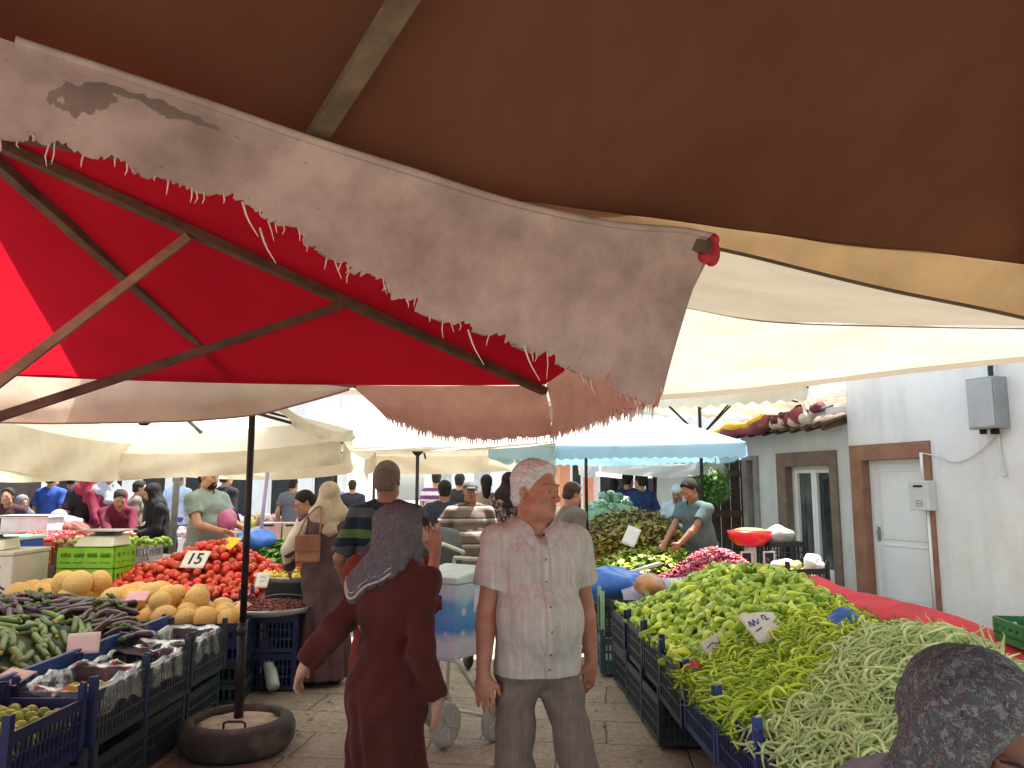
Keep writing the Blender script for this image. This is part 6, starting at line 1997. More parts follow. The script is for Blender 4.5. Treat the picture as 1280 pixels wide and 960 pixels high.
M_hair_grey = mat('grey_cropped_hair', '6f665e', .9, .3, 60., .6, 160.)
M_hair_dark = mat('dark_hair', '1f1916', .85, .3, 60., .6, 160.)
def strands(ho, F, m, n, L, r, seed=1):
    """short locks lying back along the scalp"""
    q = random.Random(seed); me = ho.data
    ps = [(p.center.copy(), p.normal.copy()) for p in me.polygons]
    b = MB(); back = Vector(F.Rh @ np.array((0, .8, -.25))); cen = Vector(F.H((0, .03, .0)))
    for k in range(n):
        c, nn = q.choice(ps)
        if nn.dot(c - cen) < 0: continue
        d = back + Vector((q.gauss(0, .35), q.gauss(0, .35), q.gauss(0, .3)))
        if c.y - cen.y < -.03: d = d + Vector(F.Rh @ np.array((.5, 0, .3)))
        d = (d - nn * d.dot(nn)).normalized()
        s_ = d.cross(nn).normalized()
        l = L * q.uniform(.6, 1.3); w = r * q.uniform(.7, 1.5)
        p0 = c - d * l * .4 - nn * .001; p1 = c + nn * (.0022 + .002 * q.random()) ; p2 = c + d * l * .6 + nn * q.uniform(-.0005, .004)
        b.add([p0 - s_ * w, p0 + s_ * w, p1 + s_ * w * .9, p1 - s_ * w * .9, p2], [(0, 1, 2, 3), (3, 2, 4)], q.randrange(3))
    return tag(obj('hair_strands', b, m, ho), kind='stuff')
M_shoe = mat('dark_shoe', '26211f', .5, .2, 8.)

def rotx(a): c, s = math.cos(a), math.sin(a); return np.array(((1, 0, 0), (0, c, -s), (0, s, c)))
def roty(a): c, s = math.cos(a), math.sin(a); return np.array(((c, 0, s), (0, 1, 0), (-s, 0, c)))
def rotz_(a): c, s = math.cos(a), math.sin(a); return np.array(((c, -s, 0), (s, c, 0), (0, 0, 1)))
def unit(v): return v / (np.linalg.norm(v) + 1e-9)

class Fig:
    """a standing human: faces -Y; x>0 is the person's left"""
    def __init__(self, H=1.75, lean=0., head_yaw=0., head_pitch=0., wide=1., belly=0., arms=None, legs=None, twist=0., deep=1., neck=1., side=0.):
        s = self.s = H / 1.75
        self.w = wide; self.belly = belly; self.deep = deep; self.neckw = neck
        hip = np.array((0, 0, .93)) * s
        Rl = rotx(lean) @ roty(side) @ rotz_(twist)
        self.Rl = Rl
        self.U = lambda p: hip + Rl @ (np.array(p, float) * s - hip)
        self.neck = self.U((0, .015, 1.46))
        self.Rh = rotx(lean * .45) @ rotz_(head_yaw) @ rotx(head_pitch)
        self.hc = self.neck + rotx(lean * .8) @ (np.array((0, -.02, .165)) * s)
        shx = .178 * wide
        self.sh = {-1: self.U((-shx, .005, 1.405)), 1: self.U((shx, .005, 1.405))}
        arms = arms or {}
        self.el, self.wr = {}, {}
        L1, L2 = .285 * s, .25 * s
        for sd in (-1, 1):
            a = arms.get(sd, {})
            wr = a.get('wrist')
            if wr is None:
                wr = self.sh[sd] + np.array((sd * .07, -.05, -.50)) * s
            else:
                wr = np.array(wr, float)
            pole = np.array(a.get('pole', (sd * .35, 1., -.1)), float)
            d = wr - self.sh[sd]; D = np.linalg.norm(d)
            if D > (L1 + L2) * .995:
                wr = self.sh[sd] + d / D * (L1 + L2) * .995; d = wr - self.sh[sd]; D = np.linalg.norm(d)
            x = (L1 * L1 - L2 * L2 + D * D) / (2 * D)
            y = math.sqrt(max(0, L1 * L1 - x * x))
            u = d / D; pv = unit(pole - u * (pole @ u))
            self.el[sd] = self.sh[sd] + u * x + pv * y
            self.wr[sd] = wr
        legs = legs or {}
        self.hp, self.kn, self.an = {}, {}, {}
        for sd in (-1, 1):
            l = legs.get(sd, {})
            self.hp[sd] = np.array((sd * .092 * wide, 0, .90)) * s
            self.an[sd] = np.array(l.get('foot', (sd * .11, .02, .085)), float) * (s if 'foot' not in l else 1)
            m = (self.hp[sd] + self.an[sd]) / 2
            self.kn[sd] = np.array(l.get('knee', m + np.array((0, -.025, .02)) * s), float)
        self.armspec = arms
        pts = [self.hc + np.array((0, 0, .16)) * s, *self.el.values(), *self.wr.values(), *self.an.values(), *self.kn.values(), self.U((0, 0, 1.3))]
        P = np.array(pts)
        self.lo = np.minimum(P.min(0) - .24 * s, (-.3 * s * wide, -.26 * s, 0)); self.lo[2] = -.005
        self.hi = np.maximum(P.max(0) + .24 * s, (.3 * s * wide, .26 * s, 0))
        self.hi[2] = max(p[2] for p in pts) + .1
    def torso(self, S, off=0., k=.04, lowz=None):
        s, w, U, Rl, dp = self.s, self.w, self.U, self.Rl, self.deep
        e = lambda c, r, kk=k: S.ell(U(c), (np.array(r) * np.array((w, dp, 1)) * s + off), kk * s, M=Rl)
        e((0, .005, 1.29), (.158, .108, .175))
        e((0, -.005 - self.belly * .35, 1.09), (.145 + self.belly * .5, .105 + self.belly, .17))
        for sd in (-1, 1):
            S.ell(np.array((sd * .075 * w, .012, .90)) * s, np.array((.098 * w, .118 * dp, .13)) * s + off, k * s)
            S.cap(U((sd * .03, .018, 1.46)), self.sh[sd] + np.array((0, 0, -.005)) * s, .052 * s + off, .058 * s + off, k * s)
            e((sd * .08, .06, 1.33), (.07, .05, .09))
            e((sd * .075, -.055 , 1.31), (.075, .045, .07))
    def skin_arm(self, S, sd, k=.015, r=1.):
        s = self.s * r
        S.cap(self.sh[sd], self.el[sd], .05 * s, .038 * s, k)
        m = self.el[sd] * .75 + self.wr[sd] * .25
        S.cap(self.el[sd], m, .038 * s, .041 * s, k)
        S.cap(m, self.wr[sd], .041 * s, .026 * s, k, )
    def hand(self, S, sd, fine=True):
        s = self.s
        a = self.armspec.get(sd, {})
        d = unit(self.wr[sd] - self.el[sd])
        d = unit(np.array(a.get('hand', d), float))
        side = np.array(a.get('across', (0, -1, 0.1)), float)     # from little finger to thumb side
        side = unit(side - d * (side @ d))
        nrm = np.cross(d, side) * (a.get('flip', 1))                # the way the fingers curl
        curl = a.get('curl', .35)
        w0 = self.wr[sd]
        M = np.stack([d, side, np.cross(d, side)], 1)
        S.cap(w0 - d * .01 * s, w0 + d * .03 * s, .025 * s, .028 * s, .012 * s, sq=(1, 1, 1))
        S.ell(w0 + d * .052 * s, np.array((.05, .041, .017)) * s, .012 * s, M=M)
        Ls = (.07, .08, .074, .058)
        for i in range(4):
            b = w0 + d * (.088 - .006 * abs(i - 1.3)) * s + side * (.03 - .02 * i) * s
            dd = unit(d + side * (.07 - .045 * i) * (1 if curl < .6 else .4) + nrm * curl * .5)
            p1 = b + dd * Ls[i] * .5 * s
            d2 = unit(dd + nrm * curl * (1. + .12 * i))
            p2 = p1 + d2 * Ls[i] * .5 * s
            S.cap(b - d * .02 * s, p1, .0092 * s, .0085 * s, .004 * s)
            S.cap(p1, p2, .0085 * s, .0066 * s, .004 * s)
        tb = w0 + d * .028 * s + side * .03 * s
        t1 = tb + unit(d * .75 + side * .62 + nrm * .3) * .038 * s
        t2 = t1 + unit(d * .95 + side * .15 + nrm * .35) * .032 * s
        S.cap(w0 + d * .02 * s + side * .012 * s, t1, .016 * s, .0115 * s, .01 * s)
        S.cap(t1, t2, .0115 * s, .0085 * s, .005 * s)
    def H(self, p):
        return self.hc + self.Rh @ (np.array(p, float) * self.s)
    def head(self, S, fat=0., age=0.):
        s, H, Rh = self.s, self.H, self.Rh
        E = lambda c, r, k=.02, mode='add', M=None: S.ell(H(c), np.array(r) * s, k * s, mode, M=Rh if M is None else Rh @ M)
        Cc = lambda a, b, r0, r1=None, k=.012, mode='add': S.cap(H(a), H(b), r0 * s, None if r1 is None else r1 * s, k * s, mode)
        E((0, .018, .035), (.075, .095, .085))
        E((0, -.028, -.02), (.063 + fat * .2, .066, .088), .03)
        E((0, -.04, -.08), (.046 + fat, .047, .036), .03)
        E((0, -.078, -.098), (.02, .016, .016), .02)
        for sd in (-1, 1):
            E((sd * .042, -.062, -.022), (.022, .022, .022), .02)
            E((sd * (.046 + fat), -.02, -.075), (.022 + fat, .04, .032), .03)
            E((sd * .078, .012, -.004), (.009, .019, .033), .008, M=rotz_(sd * .35))
            E((sd * .083, .004, -.004), (.006, .009, .018), .004, 'sub', M=rotz_(sd * .35))
            E((sd * .031, -.095, .004), (.018, .014, .0105), .012, 'sub')
            Cc((sd * .016, -.0935, .024), (sd * .046, -.0825, .026), .009, .007, .012)
            Cc((sd * .018, -.0895, .0105), (sd * .044, -.0815, .0095), .0064, .0056, .005)
            Cc((sd * .018, -.0875, -.0045), (sd * .043, -.081, -.0035), .0052, .0048, .006)
            if age: Cc((sd * .022, -.093, -.045), (sd * .036, -.082, -.07), .0035, .003, .006, 'sub')
        Cc((0, -.092, .018), (0, -.113, -.026), .0085, .0125, .012)
        E((0, -.116, -.03), (.0135, .0125, .0115), .008)
        for sd in (-1, 1): E((sd * .0135, -.102, -.034), (.0095, .011, .0085), .008)
        E((0, -.093, -.057), (.022, .0095, .0062), .007)
        E((0, -.091, -.0695), (.0205, .0105, .0075), .007)
        Cc((-.021, -.1015, -.0632), (.021, -.1015, -.0632), .0022, .0022, .003, 'sub')
        E((0, -.098, -.0805), (.016, .008, .004), .006, 'sub')
        # neck
        nw = self.neckw
        S.cap(H((0, .022, -.07)), self.neck + np.array((0, .0, -.03)) * s, .054 * s * nw, .062 * s * nw, .03 * s)
        if fat: E((0, -.02, -.105), (.05 + fat, .05, .026), .03)
    def body(self, h, name='person', m=None, fat=0., age=0., feet=True, hands=(-1, 1), arm=1.):
        S = SDF(self.lo, self.hi, h)
        s = self.s
        self.torso(S, -.02, .03)
        for sd in (-1, 1):
            S.cap(self.hp[sd], self.kn[sd], .073 * s, .05 * s, .03)
            S.cap(self.kn[sd], self.an[sd], .05 * s, .034 * s, .02)
            if feet:
                S.cap(self.an[sd] + np.array((0, .02, -.03)) * s, self.an[sd] + np.array((0, -.15, -.045)) * s, .035 * s, .028 * s, .02)
            self.skin_arm(S, sd, r=arm)
            if sd in hands: self.hand(S, sd)
        self.head(S, fat, age)
        return obj(name, S.mesh(name, m or M_skin, 1), None)
    def eyes(self, par, look=(0, 0), brow=M_brow, brow_on=True):
        b = MB()
        for sd in (-1, 1):
            c = self.H((sd * .031, -.0785, .004)); b.sphere(c, .0115 * self.s, 12, 8)
        obj('eyes', b, M_eye, par, True)
        b = MB()
        for sd in (-1, 1):
            c = self.H((sd * .031 + look[0] * .005, -.0872, .004 + look[1] * .004)); b.sphere(c, .0058 * self.s, 10, 6)
        obj('irises', b, M_iris, par, True)
        if brow_on:
            b = MB()
            for sd in (-1, 1):
                b.tube([self.H(p) for p in ((sd * .014, -.1015, .0285), (sd * .03, -.0985, .033), (sd * .048, -.086, .029))], [.0028, .0036, .002], 6, 0, True, .8)
            obj('eyebrows', b, brow, par, True)
        b = MB()
        b.tube([self.H(p) for p in ((-.02, -.0965, -.0585), (-.007, -.1035, -.0565), (.007, -.1035, -.0565), (.02, -.0965, -.0585))], [.0015, .0032, .0032, .0015], 6)
        b.tube([self.H(p) for p in ((-.018, -.0965, -.0685), (0, -.1025, -.0705), (.018, -.0965, -.0685))], [.0018, .0042, .0018], 6)
        obj('lips', b, M_lip, par, True)
    def hair(self, h, m, par, style='short', name='hair'):
        s = self.s; H, Rh = self.H, self.Rh
        S = SDF(self.hc - .2 * s - (0.1 if style == 'long' else 0), self.hc + .17 * s, h)
        E = lambda c, r, k=.015, mode='add': S.ell(H(c), np.array(r) * s, k * s, mode, M=Rh)
        if style == 'short':
            E((0, .02, .042), (.087, .106, .096))
            E((0, -.058, .096), (.055, .035, .022), .02)
            E((0, .062, -.03), (.068, .054, .057), .02)
            S.warp(lambda X, Y, Z: .0028 * np.sin(X * 190 + 2 * np.sin(Z * 90)) * np.sin(Y * 150 + Z * 120))
            # hairline: face, ears and nape stay free
            n = Rh @ np.array((0, -.86, -.52)); S.cut(H((0, -.046, .055)), n)
            n = Rh @ np.array((0, -1., -.05)); S.cut(H((0, -.062, .06)), Rh @ np.array((0, -1., .12)))
            for sd in (-1, 1):
                E((sd * .085, .008, -.028), (.03, .034, .045), .006, 'sub')
            S.cut(H((0, .05, -.072)), Rh @ np.array((0, .1, -1)))
        elif style == 'cropped':
            E((0, .02, .038), (.083, .102, .092))
            E((0, .06, -.03), (.067, .053, .054), .02)
            S.cut(H((0, -.03, .06)), Rh @ np.array((0, -.86, -.52)))
            for sd in (-1, 1): E((sd * .083, .008, -.028), (.026, .034, .045), .006, 'sub')
            S.cut(H((0, .05, -.07)), Rh @ np.array((0, .1, -1)))
        elif style == 'long':
            E((0, .02, .04), (.083, .103, .09))
            S.cap(H((0, .06, -.02)), H((0, .085, -.17)), .07 * s, .05 * s, .03)
            S.cut_near(H((0, -.05, .045)), Rh @ np.array((0, -.9, -.42)), .14 * s)
        elif style == 'cap':
            E((0, .012, .052), (.086, .104, .072))
            S.cut(H((0, 0, .038)), Rh @ np.array((0, -.1, -1)))
            S.ell(H((0, -.115, .042)), np.array((.062, .07, .008)) * s, .006, M=Rh)
        elif style == 'skullcap':
            E((0, .015, .05), (.084, .103, .075))
            S.cut(H((0, 0, .046)), Rh @ np.array((0, .1, -1)))
        elif style == 'beard':
            E((0, -.045, -.085), (.056, .056, .042))
            E((0, -.085, -.07), (.035, .022, .03))
            E((0, -.1, -.064), (.02, .02, .008), .005, 'sub')
            S.cut(H((0, 0, -.045)), Rh @ np.array((0, .5, .87)))
        return obj(name, S.mesh(name, m, 1), None, par)
    def hijab(self, h, m, par, drape='back', name='headscarf', fold=.006, tail=None, big=1., nr=1.):
        """scarf round head and neck, open at the face, draped over shoulders"""
        s = self.s; H, Rh = self.H, self.Rh
        lo = np.minimum(self.hc - .3 * s, self.neck - .34 * s); hi = self.hc + .2 * s
        hi = np.maximum(hi, self.neck + np.array((.3, .3, 0)) * s); lo = np.minimum(lo, self.neck - np.array((.3, .3, .3)) * s)
        S = SDF(lo, hi, h)
        E = lambda c, r, k=.03, mode='add', M=None: S.ell(H(c), np.array(r) * s * big, k * s, mode, M=Rh)
        E((0, .022, .03), (.092, .115, .1))
        E((0, -.01, -.04), (.083, .095, .1), .04)
        S.cap(H((0, .01, -.08)), self.neck + np.array((0, .0, -.01)) * s, .092 * s * nr, .10 * s * nr ** 2, .05 * s)
        U = self.U
        if drape in ('back', 'both'):
            S.cap(self.neck + np.array((0, .03, .02)) * s, U((0, .115, 1.32)), .1 * s, .06 * s, .06 * s, sq=(1.3, .8, 1))
            S.cap(U((-.1, .05, 1.45)), U((.1, .05, 1.45)), .075 * s, .075 * s, .05 * s)
        if drape in ('front', 'both'):
            S.cap(self.neck + np.array((0, -.04, .0)) * s, U((0, -.12, 1.32)), .09 * s, .05 * s, .05 * s, sq=(1.3, .8, 1))
            S.cap(U((-.1, -.01, 1.44)), U((.1, -.01, 1.44)), .07 * s, .07 * s, .05 * s)
        if tail is not None:
            for (a, b_, r0, r1, sq) in tail:
                S.cap(U(a), U(b_), r0 * s, r1 * s, .04 * s, sq=sq)
        ax = self.hc
        def f(X, Y, Z):
            x, y, z = (X - ax[0]) / s, (Y - ax[1]) / s, (Z - ax[2]) / s
            ang = np.arctan2(y, x)
            a1 = np.sin(34 * (z * .75 + y * .9) + 2.2 * np.sin(9 * x + 5 * z) + 6 * np.abs(x))
            a2 = np.sin(ang * 7 + z * 22 + 1.6 * np.sin(z * 15 + x * 11))
            r1 = 1 - 2 * np.abs(a1) ** .55; r2 = 1 - 2 * np.abs(a2) ** .6
            low = np.clip(.3 - z * 4, .12, 1)
            return fold * .55 * (r1 * np.clip(.75 - z * 3, .3, 1) + 1.0 * r2 * low)
        S.warp(f)
        E((0, -.105, -.012), (.056, .075, .086), .012, 'sub')
        E((0, -.035, -.012), (.058, .06, .085), .012, 'sub')
        return obj(name, S.mesh(name, m, 1), None, par)
    def top(self, h, m, par, sleeve=.55, hem=.84, off=.012, name='shirt', folds=.004, neckcut=.07, vneck=0., loose=.012, seed=0, aline=0., opening=None, cuff=0.):
        s = self.s
        S = SDF(self.lo, self.hi, h)
        self.torso(S, off, .05)
        # lower part hangs straighter
        U = self.U
        S.cap(np.array((-.05 * self.w, .0, hem)) * s, U((-.05 * self.w, 0, 1.15)), (.125 + aline) * s * self.w, .105 * s * self.w + off, .05 * s, sq=(1, .95 * self.deep, 1))
        S.cap(np.array((.05 * self.w, .0, hem)) * s, U((.05 * self.w, 0, 1.15)), (.125 + aline) * s * self.w, .105 * s * self.w + off, .05 * s, sq=(1, .95 * self.deep, 1))
        if self.belly:
            S.ell(U((0, -.02 - self.belly * .4, 1.08)), np.array((.15 * self.w + self.belly * .5 + off, .11 + self.belly + off, .18)) * s, .05 * s, M=self.Rl)
        ends = []
        for sd in (-1, 1):
            T_ = S; S = SDF(self.lo, self.hi, h)
            a, e, w = self.sh[sd], self.el[sd], self.wr[sd]
            if sleeve <= 1:
                p = a + (e - a) * sleeve
                S.cap(a, a + (e - a) * (sleeve + .12), .060 * s + off * .6, .058 * s + loose, .03 * s)
                S.cut_near(p, e - a, .17 * s)
            else:
                S.cap(a, e, .058 * s + off * .5, .046 * s + loose, .03 * s)
                p = e + (w - e) * (sleeve - 1)
                S.cap(e, e + (w - e) * min(1.08, sleeve - 1 + .1), .046 * s + loose, .034 * s + loose + cuff, .02 * s)
                S.cut_near(p, w - e, .14 * s)
            S = T_.join(S, .03 * s)
        q = seed * 1.7
        def f(X, Y, Z):
            x, y, z = X / s, Y / s, Z / s
            n = snoise(x * 16 + z * 5, y * 15, z * 9 + x * 4, q) + .6 * snoise(x * 30 - z * 12, y * 28, z * 22 + x * 9, q + 2)
            v = np.sin(x * 38 + 2 * np.sin(z * 6 + q) + y * 21) * np.clip((1.15 - z) * 1.6, 0, 1)
            return folds * (n + .7 * v)
        S.warp(f)
        for p, n, r in ends: S.cut_near(p, n, r)
        S.cut(np.array((0, 0, hem)) * s, (0, 0, -1))
        S.cap(self.neck + self.Rl @ (np.array((0, .015, .10)) * s), self.neck + self.Rl @ (np.array((0, -.012, .0)) * s), neckcut * s, neckcut * .93 * s, .006, 'sub')
        if vneck:
            S.cap(self.neck + self.Rl @ (np.array((0, -.09, .0)) * s), self.U((0, -.15, 1.45 - vneck)), .035 * s, .008 * s, .004, 'sub')
        # shoulders stay closed above; nothing over the collar line
        return obj(name, S.mesh(name, m, 1), None, par)
    def trousers(self, h, m, par, top=.98, flare=.0, folds=.004, name='trousers', bottom=.06, loose=.012, seed=0):
        s = self.s
        S = SDF(np.array((self.lo[0], self.lo[1], 0)), np.array((self.hi[0], self.hi[1], (top + .08) * s)), h)
        for sd in (-1, 1):
            S.ell(np.array((sd * .07 * self.w, .012, .92)) * s, np.array((.104 * self.w, .122 * self.deep, .13)) * s + .014, .04 * s)
            S.cap(self.hp[sd] + np.array((0, 0, -.02)) * s, self.kn[sd], .083 * s * self.w ** .5 + loose * .5, .061 * s + loose, .02 * s)
            S.cap(self.kn[sd], self.an[sd] + np.array((0, 0, -.06)) * s, .061 * s + loose, .056 * s + loose + flare, .03 * s)
        q = seed
        def f(X, Y, Z):
            x, y, z = X / s, Y / s, Z / s
            n = snoise(x * 13 + z * 4, y * 14, z * 17 + x * 8, q) + .6 * snoise(x * 24, y * 25, z * 34 + x * 14 + y * 9, q + 4)
            c = np.sin((z * 46 + np.abs(x) * 42 + y * 10 + 2 * np.sin(x * 20))) * np.exp(-((z - .80) / .11) ** 2)
            kx = np.sin(z * 60 + x * 25 - y * 20) * np.exp(-((z - .46) / .1) ** 2)
            return folds * (n + 1.1 * c + .8 * kx)
        S.warp(f)
        S.cut(np.array((0, 0, top)) * s, (0, 0, 1))
        S.cut(np.array((0, 0, bottom)) * s, (0, 0, -1))
        return obj(name, S.mesh(name, m, 1), None, par)
    def robe(self, h, m, par, sleeve=1.93, hem=.06, flare=.23, off=.014, folds=.006, name='dress', seed=0, cuff=.008, neckcut=.07, sleeveless=False, top_=None):
        s = self.s
        S = SDF(np.array((self.lo[0] - .05, self.lo[1] - .05, 0)), self.hi + np.array((.05, .05, 0)), h)
        self.torso(S, off, .06)
        hip = np.array((0, .012, .92)) * s
        S.cap(hip, np.array((0, .01, hem - .1)) * s, .155 * s * self.w + off, flare * s, .07 * s, sq=(1, .82, 1))
        S.cap(hip, self.U((0, .0, 1.25)), .155 * s * self.w + off, .12 * s * self.w + off, .06 * s, sq=(1, .82, 1))
        ends = []
        for sd in (-1, 1):
            a, e, w = self.sh[sd], self.el[sd], self.wr[sd]
            T_ = S; S = SDF(T_.lo, T_.lo + T_.h * (T_.n - 1.001), h)
            S.cap(a, e, .058 * s + off * .4, .046 * s + .012, .03 * s)
            p = e + (w - e) * (sleeve - 1)
            q_ = min(1.06, sleeve - 1 + .1); S.cap(e, e + (w - e) * q_, .046 * s + .012, (.046 - .012 * q_) * s + .01 + cuff, .02 * s)
            S.cut_near(p, w - e, .14 * s)
            S = T_.join(S, .03 * s)
        q = seed * 1.3
        def f(X, Y, Z):
            x, y, z = X / s, Y / s, Z / s
            ang = np.arctan2(y, x)
            low = np.clip((1.0 - z) * 1.3, 0, 1.1)
            pl = np.sin(ang * 8 + 1.2 * np.sin(z * 3.1 + q) + q) + .5 * np.sin(ang * 15 + z * 5 + q * 2)
            n = snoise(x * 14 + z * 6, y * 14, z * 12 + x * 5, q) + .5 * snoise(x * 27, y * 27, z * 26, q + 3)
            return folds * (2.6 * (pl + .8 * (1 - 2 * np.abs(np.sin(ang * 6 + .8 * np.sin(z * 4 + q))) ** .6)) * low + 1.7 * n + .9 * (1 - 2 * np.abs(np.sin(z * 17 + x * 19 + 2 * np.sin(y * 9 + q))) ** .6) * np.exp(-((z - 1.02) / .13) ** 2))
        S.warp(f)
        for p, n, r in ends: S.cut_near(p, n, r)
        S.cut(np.array((0, 0, hem)) * s, (0, 0, -1))
        S.cap(self.neck + np.array((0, .0, .10)) * s, self.neck + np.array((0, 0, .01)) * s, neckcut * s, neckcut * .9 * s, .006, 'sub')
        return obj(name, S.mesh(name, m, 1), None, par)
    def shoes(self, h, m, par):
        for sd in (-1, 1):
            a = self.an[sd]
            s = self.s
            S = SDF(a - .25 * s, a + .15 * s, h)
            S.cap(a + np.array((0, .03, -.045)) * s, a + np.array((sd * .01, -.16, -.055)) * s, .042 * s, .034 * s, .02)
            S.cut(np.array((0, 0, .003)), (0, 0, -1))
            obj('shoe', S.mesh('shoe', m, 1), None, par)

def place(o, loc, yaw, label, group=None):
    o.location = (loc[0], loc[1], 0); o.rotation_euler = (0, 0, yaw)
    return tag(o, label, 'person', group)

def cmat(name, col, var=.16, scale=14., rough=.85, **kw):
    return mat(name, col, rough, var, scale, spec=.2, bump=.25, bscale=220., **kw)

# ================= the white haired man
F = Fig(1.71, head_yaw=R(42), head_pitch=R(4), wide=.97, belly=.04, deep=1.12, neck=1.18, twist=R(4),
        arms={-1: dict(wrist=(-.235, -.07, .86), pole=(-.4, 1., 0), hand=(.06, -.12, -1), across=(1, -.35, 0), curl=.42, flip=-1),
              1: dict(wrist=(.255, .09, .86), pole=(.4, 1., 0), hand=(-.1, .02, -1), across=(-1, -.5, 0), curl=.4, flip=1)},
        legs={-1: dict(foot=(-.10, .0, .08), knee=(-.102, -.03, .47)), 1: dict(foot=(.2, -.08, .08), knee=(.155, -.085, .48))})
man = F.body(.0052, m=skin_mat('skin_ruddy', 'ab7862', '9e6450'), fat=.008, age=1, arm=1.06)
F.eyes(man, (.6, -.2), M_brow_grey)
hm_ = F.hair(.0035, M_hair_white, man); strands(hm_, F, [mat('pale_hair', 'd4d2cc', .7, .1, 40.), mat('silver_hair', 'bcb8b0', .7, .1, 40.), mat('bright_hair', 'e4e2dc', .7, .06, 40.)], 9000, .024, .0011)
def linen(name, c1, c2, c3):
    T = NT(name); tc = T.n('TexCoord')
    mp = T.n('Mapping'); mp.inputs['Scale'].default_value = (26., 26., 1.6); T.l(tc.outputs['Object'], mp.inputs[0])
    nz = T.n('TexNoise', Scale=2.2, Detail=5., Roughness=.7); T.l(mp.outputs[0], nz.inputs['Vector'])
    o = T.ramp(nz.outputs[0], [(.3, srgb(c1)), (.5, srgb(c2)), (.66, srgb(c3))])
    mp2 = T.n('Mapping'); mp2.inputs['Scale'].default_value = (3., 3., 12.); T.l(tc.outputs['Object'], mp2.inputs[0])
    n2 = T.n('TexNoise', Scale=1.6, Detail=4.); T.l(mp2.outputs[0], n2.inputs['Vector'])
    f = T.ramp(n2.outputs[0], [(.4, (.95, .945, .945, 1)), (.6, (1.04, 1.04, 1.04, 1))])
    o = T.mix(1., o, f, 'MULTIPLY')
    p = T.n('BsdfPrincipled'); p.inputs['Roughness'].default_value = .9; p.inputs['Specular IOR Level'].default_value = .15; T.l(o, p.inputs['Base Color'])
    b = T.n('TexNoise', Scale=300., Detail=2.); T.l(tc.outputs['Object'], b.inputs['Vector'])
    bp = T.n('Bump', Strength=.25, Distance=.002); T.l(b.outputs[0], bp.inputs['Height']); T.l(bp.outputs[0], p.inputs['Normal'])
    T.l(p.outputs[0], T.out.inputs[0]); _m[name] = T.m
    return T.m
M_linen = linen('linen_shirt', 'a69e97', 'b3aba3', 'c0b9b0')
sh = F.top(.0056, M_linen, man, .66, .865, .014, folds=.0085, vneck=.07, neckcut=.076, loose=.02, seed=1)
# shirt front: placket, buttons, collar, pocket, all following the cloth
from mathutils.bvhtree import BVHTree
def bvh_of(o):
    me = o.data
    return BVHTree.FromPolygons([v.co[:] for v in me.vertices], [tuple(p.vertices) for p in me.polygons])
bv = bvh_of(sh)
def front(x, z, lift=.002, y=-.6):
    h = bv.ray_cast(Vector((x, y, z)), Vector((0, 1, 0)))
    return (h[0] + h[1] * lift * (1 if h[1].y < 0 else -1)) if h[0] else Vector((x, -.15, z))
b = MB(); P = []
for j in range(40):
    z = 1.36 - j * (1.36 - .852) / 39
    x0 = .012 + .02 * (1.36 - z)
    P.append([front(x0 + dx, z, l) for dx, l in ((-.018, -.002), (-.017, .004), (0, .005), (.017, .004), (.018, -.002))])
b.grid(P); obj('placket', b, M_linen, sh, True)
b = MB()
for z in (1.31, 1.22, 1.13, 1.04, .95, .885):
    p = front(.012 + .02 * (1.36 - z), z, .006); b.sphere(p, (.0048, .003, .0048), 10, 6)
obj('buttons', b, mat('shirt_button', '6a625c', .35, .1), sh, True)
for sd in (-1, 1):
    b = MB(); P = []
    for j in range(12):
        z = 1.285 - j * .011
        P.append([front(sd * .10 + .015 + (i - 4) * .014, z, .004 if 0 < i < 8 and 0 < j < 11 else -.001) for i in range(9)])
    b.grid(P); obj('pocket', b, M_linen, sh, True)
b = MB(); cn = F.neck
def down(x, y):
    h = bv.ray_cast(Vector((x, y, cn[2] + .25)), Vector((0, 0, -1)))
    return h[0].z if h[0] else cn[2] - .03
for sd in (-1, 1):
    P = []
    for j in range(16):
        t = j / 15
        a = R(90) - sd * R(3 + 165 * t)                 # from the nape round to the front
        ca, sa = math.cos(a), math.sin(a)
        zu = cn[2] + .068 - .075 * t ** 1.5
        up = np.array((cn[0] + .076 * ca, cn[1] + .004 + .078 * sa, zu))
        k = .105 + .035 * t ** 3
        x_, y_ = cn[0] + k * ca, cn[1] + .004 + k * sa
        zd = min(down(x_, y_) + .006, zu - .012)
        dn_ = np.array((x_, y_, zd))
        mid_ = up * .55 + dn_ * .45 + np.array((ca, sa, .35)) * .012
        P.append([up - np.array((ca, sa, 0)) * .007 - np.array((0, 0, .03)), up, up + np.array((ca, sa, 0)) * .006 + np.array((0, 0, .004)), mid_, dn_])
    b.grid([[Vector(p) for p in row] for row in P])
co_ = obj('collar', b, M_linen, sh, True); sdm = co_.modifiers.new('thick', 'SOLIDIFY'); sdm.thickness = .003
b = MB(); b.tube([Vector(cn + np.array((.071 * math.cos(a), .006 + .072 * math.sin(a), .035 - .06 * (1 - math.sin(a)) / 2))) for a in [2 * math.pi * i / 24 for i in range(25)]], .008, 6)
obj('collar_band', b, mat('dark_lining', '35322f', .8, .2), sh, True)
F.trousers(.006, linen('grey_trousers', '6c5d56', '75665f', '7c6d66'), man, .98, .012, .0065, seed=2, loose=.016)
F.shoes(.006, M_shoe, man)
b = MB(); w_ = F.wr[1]
place(man, (.105, 3.32), R(9), 'white haired man in a short sleeved grey linen shirt and grey trousers looking right')

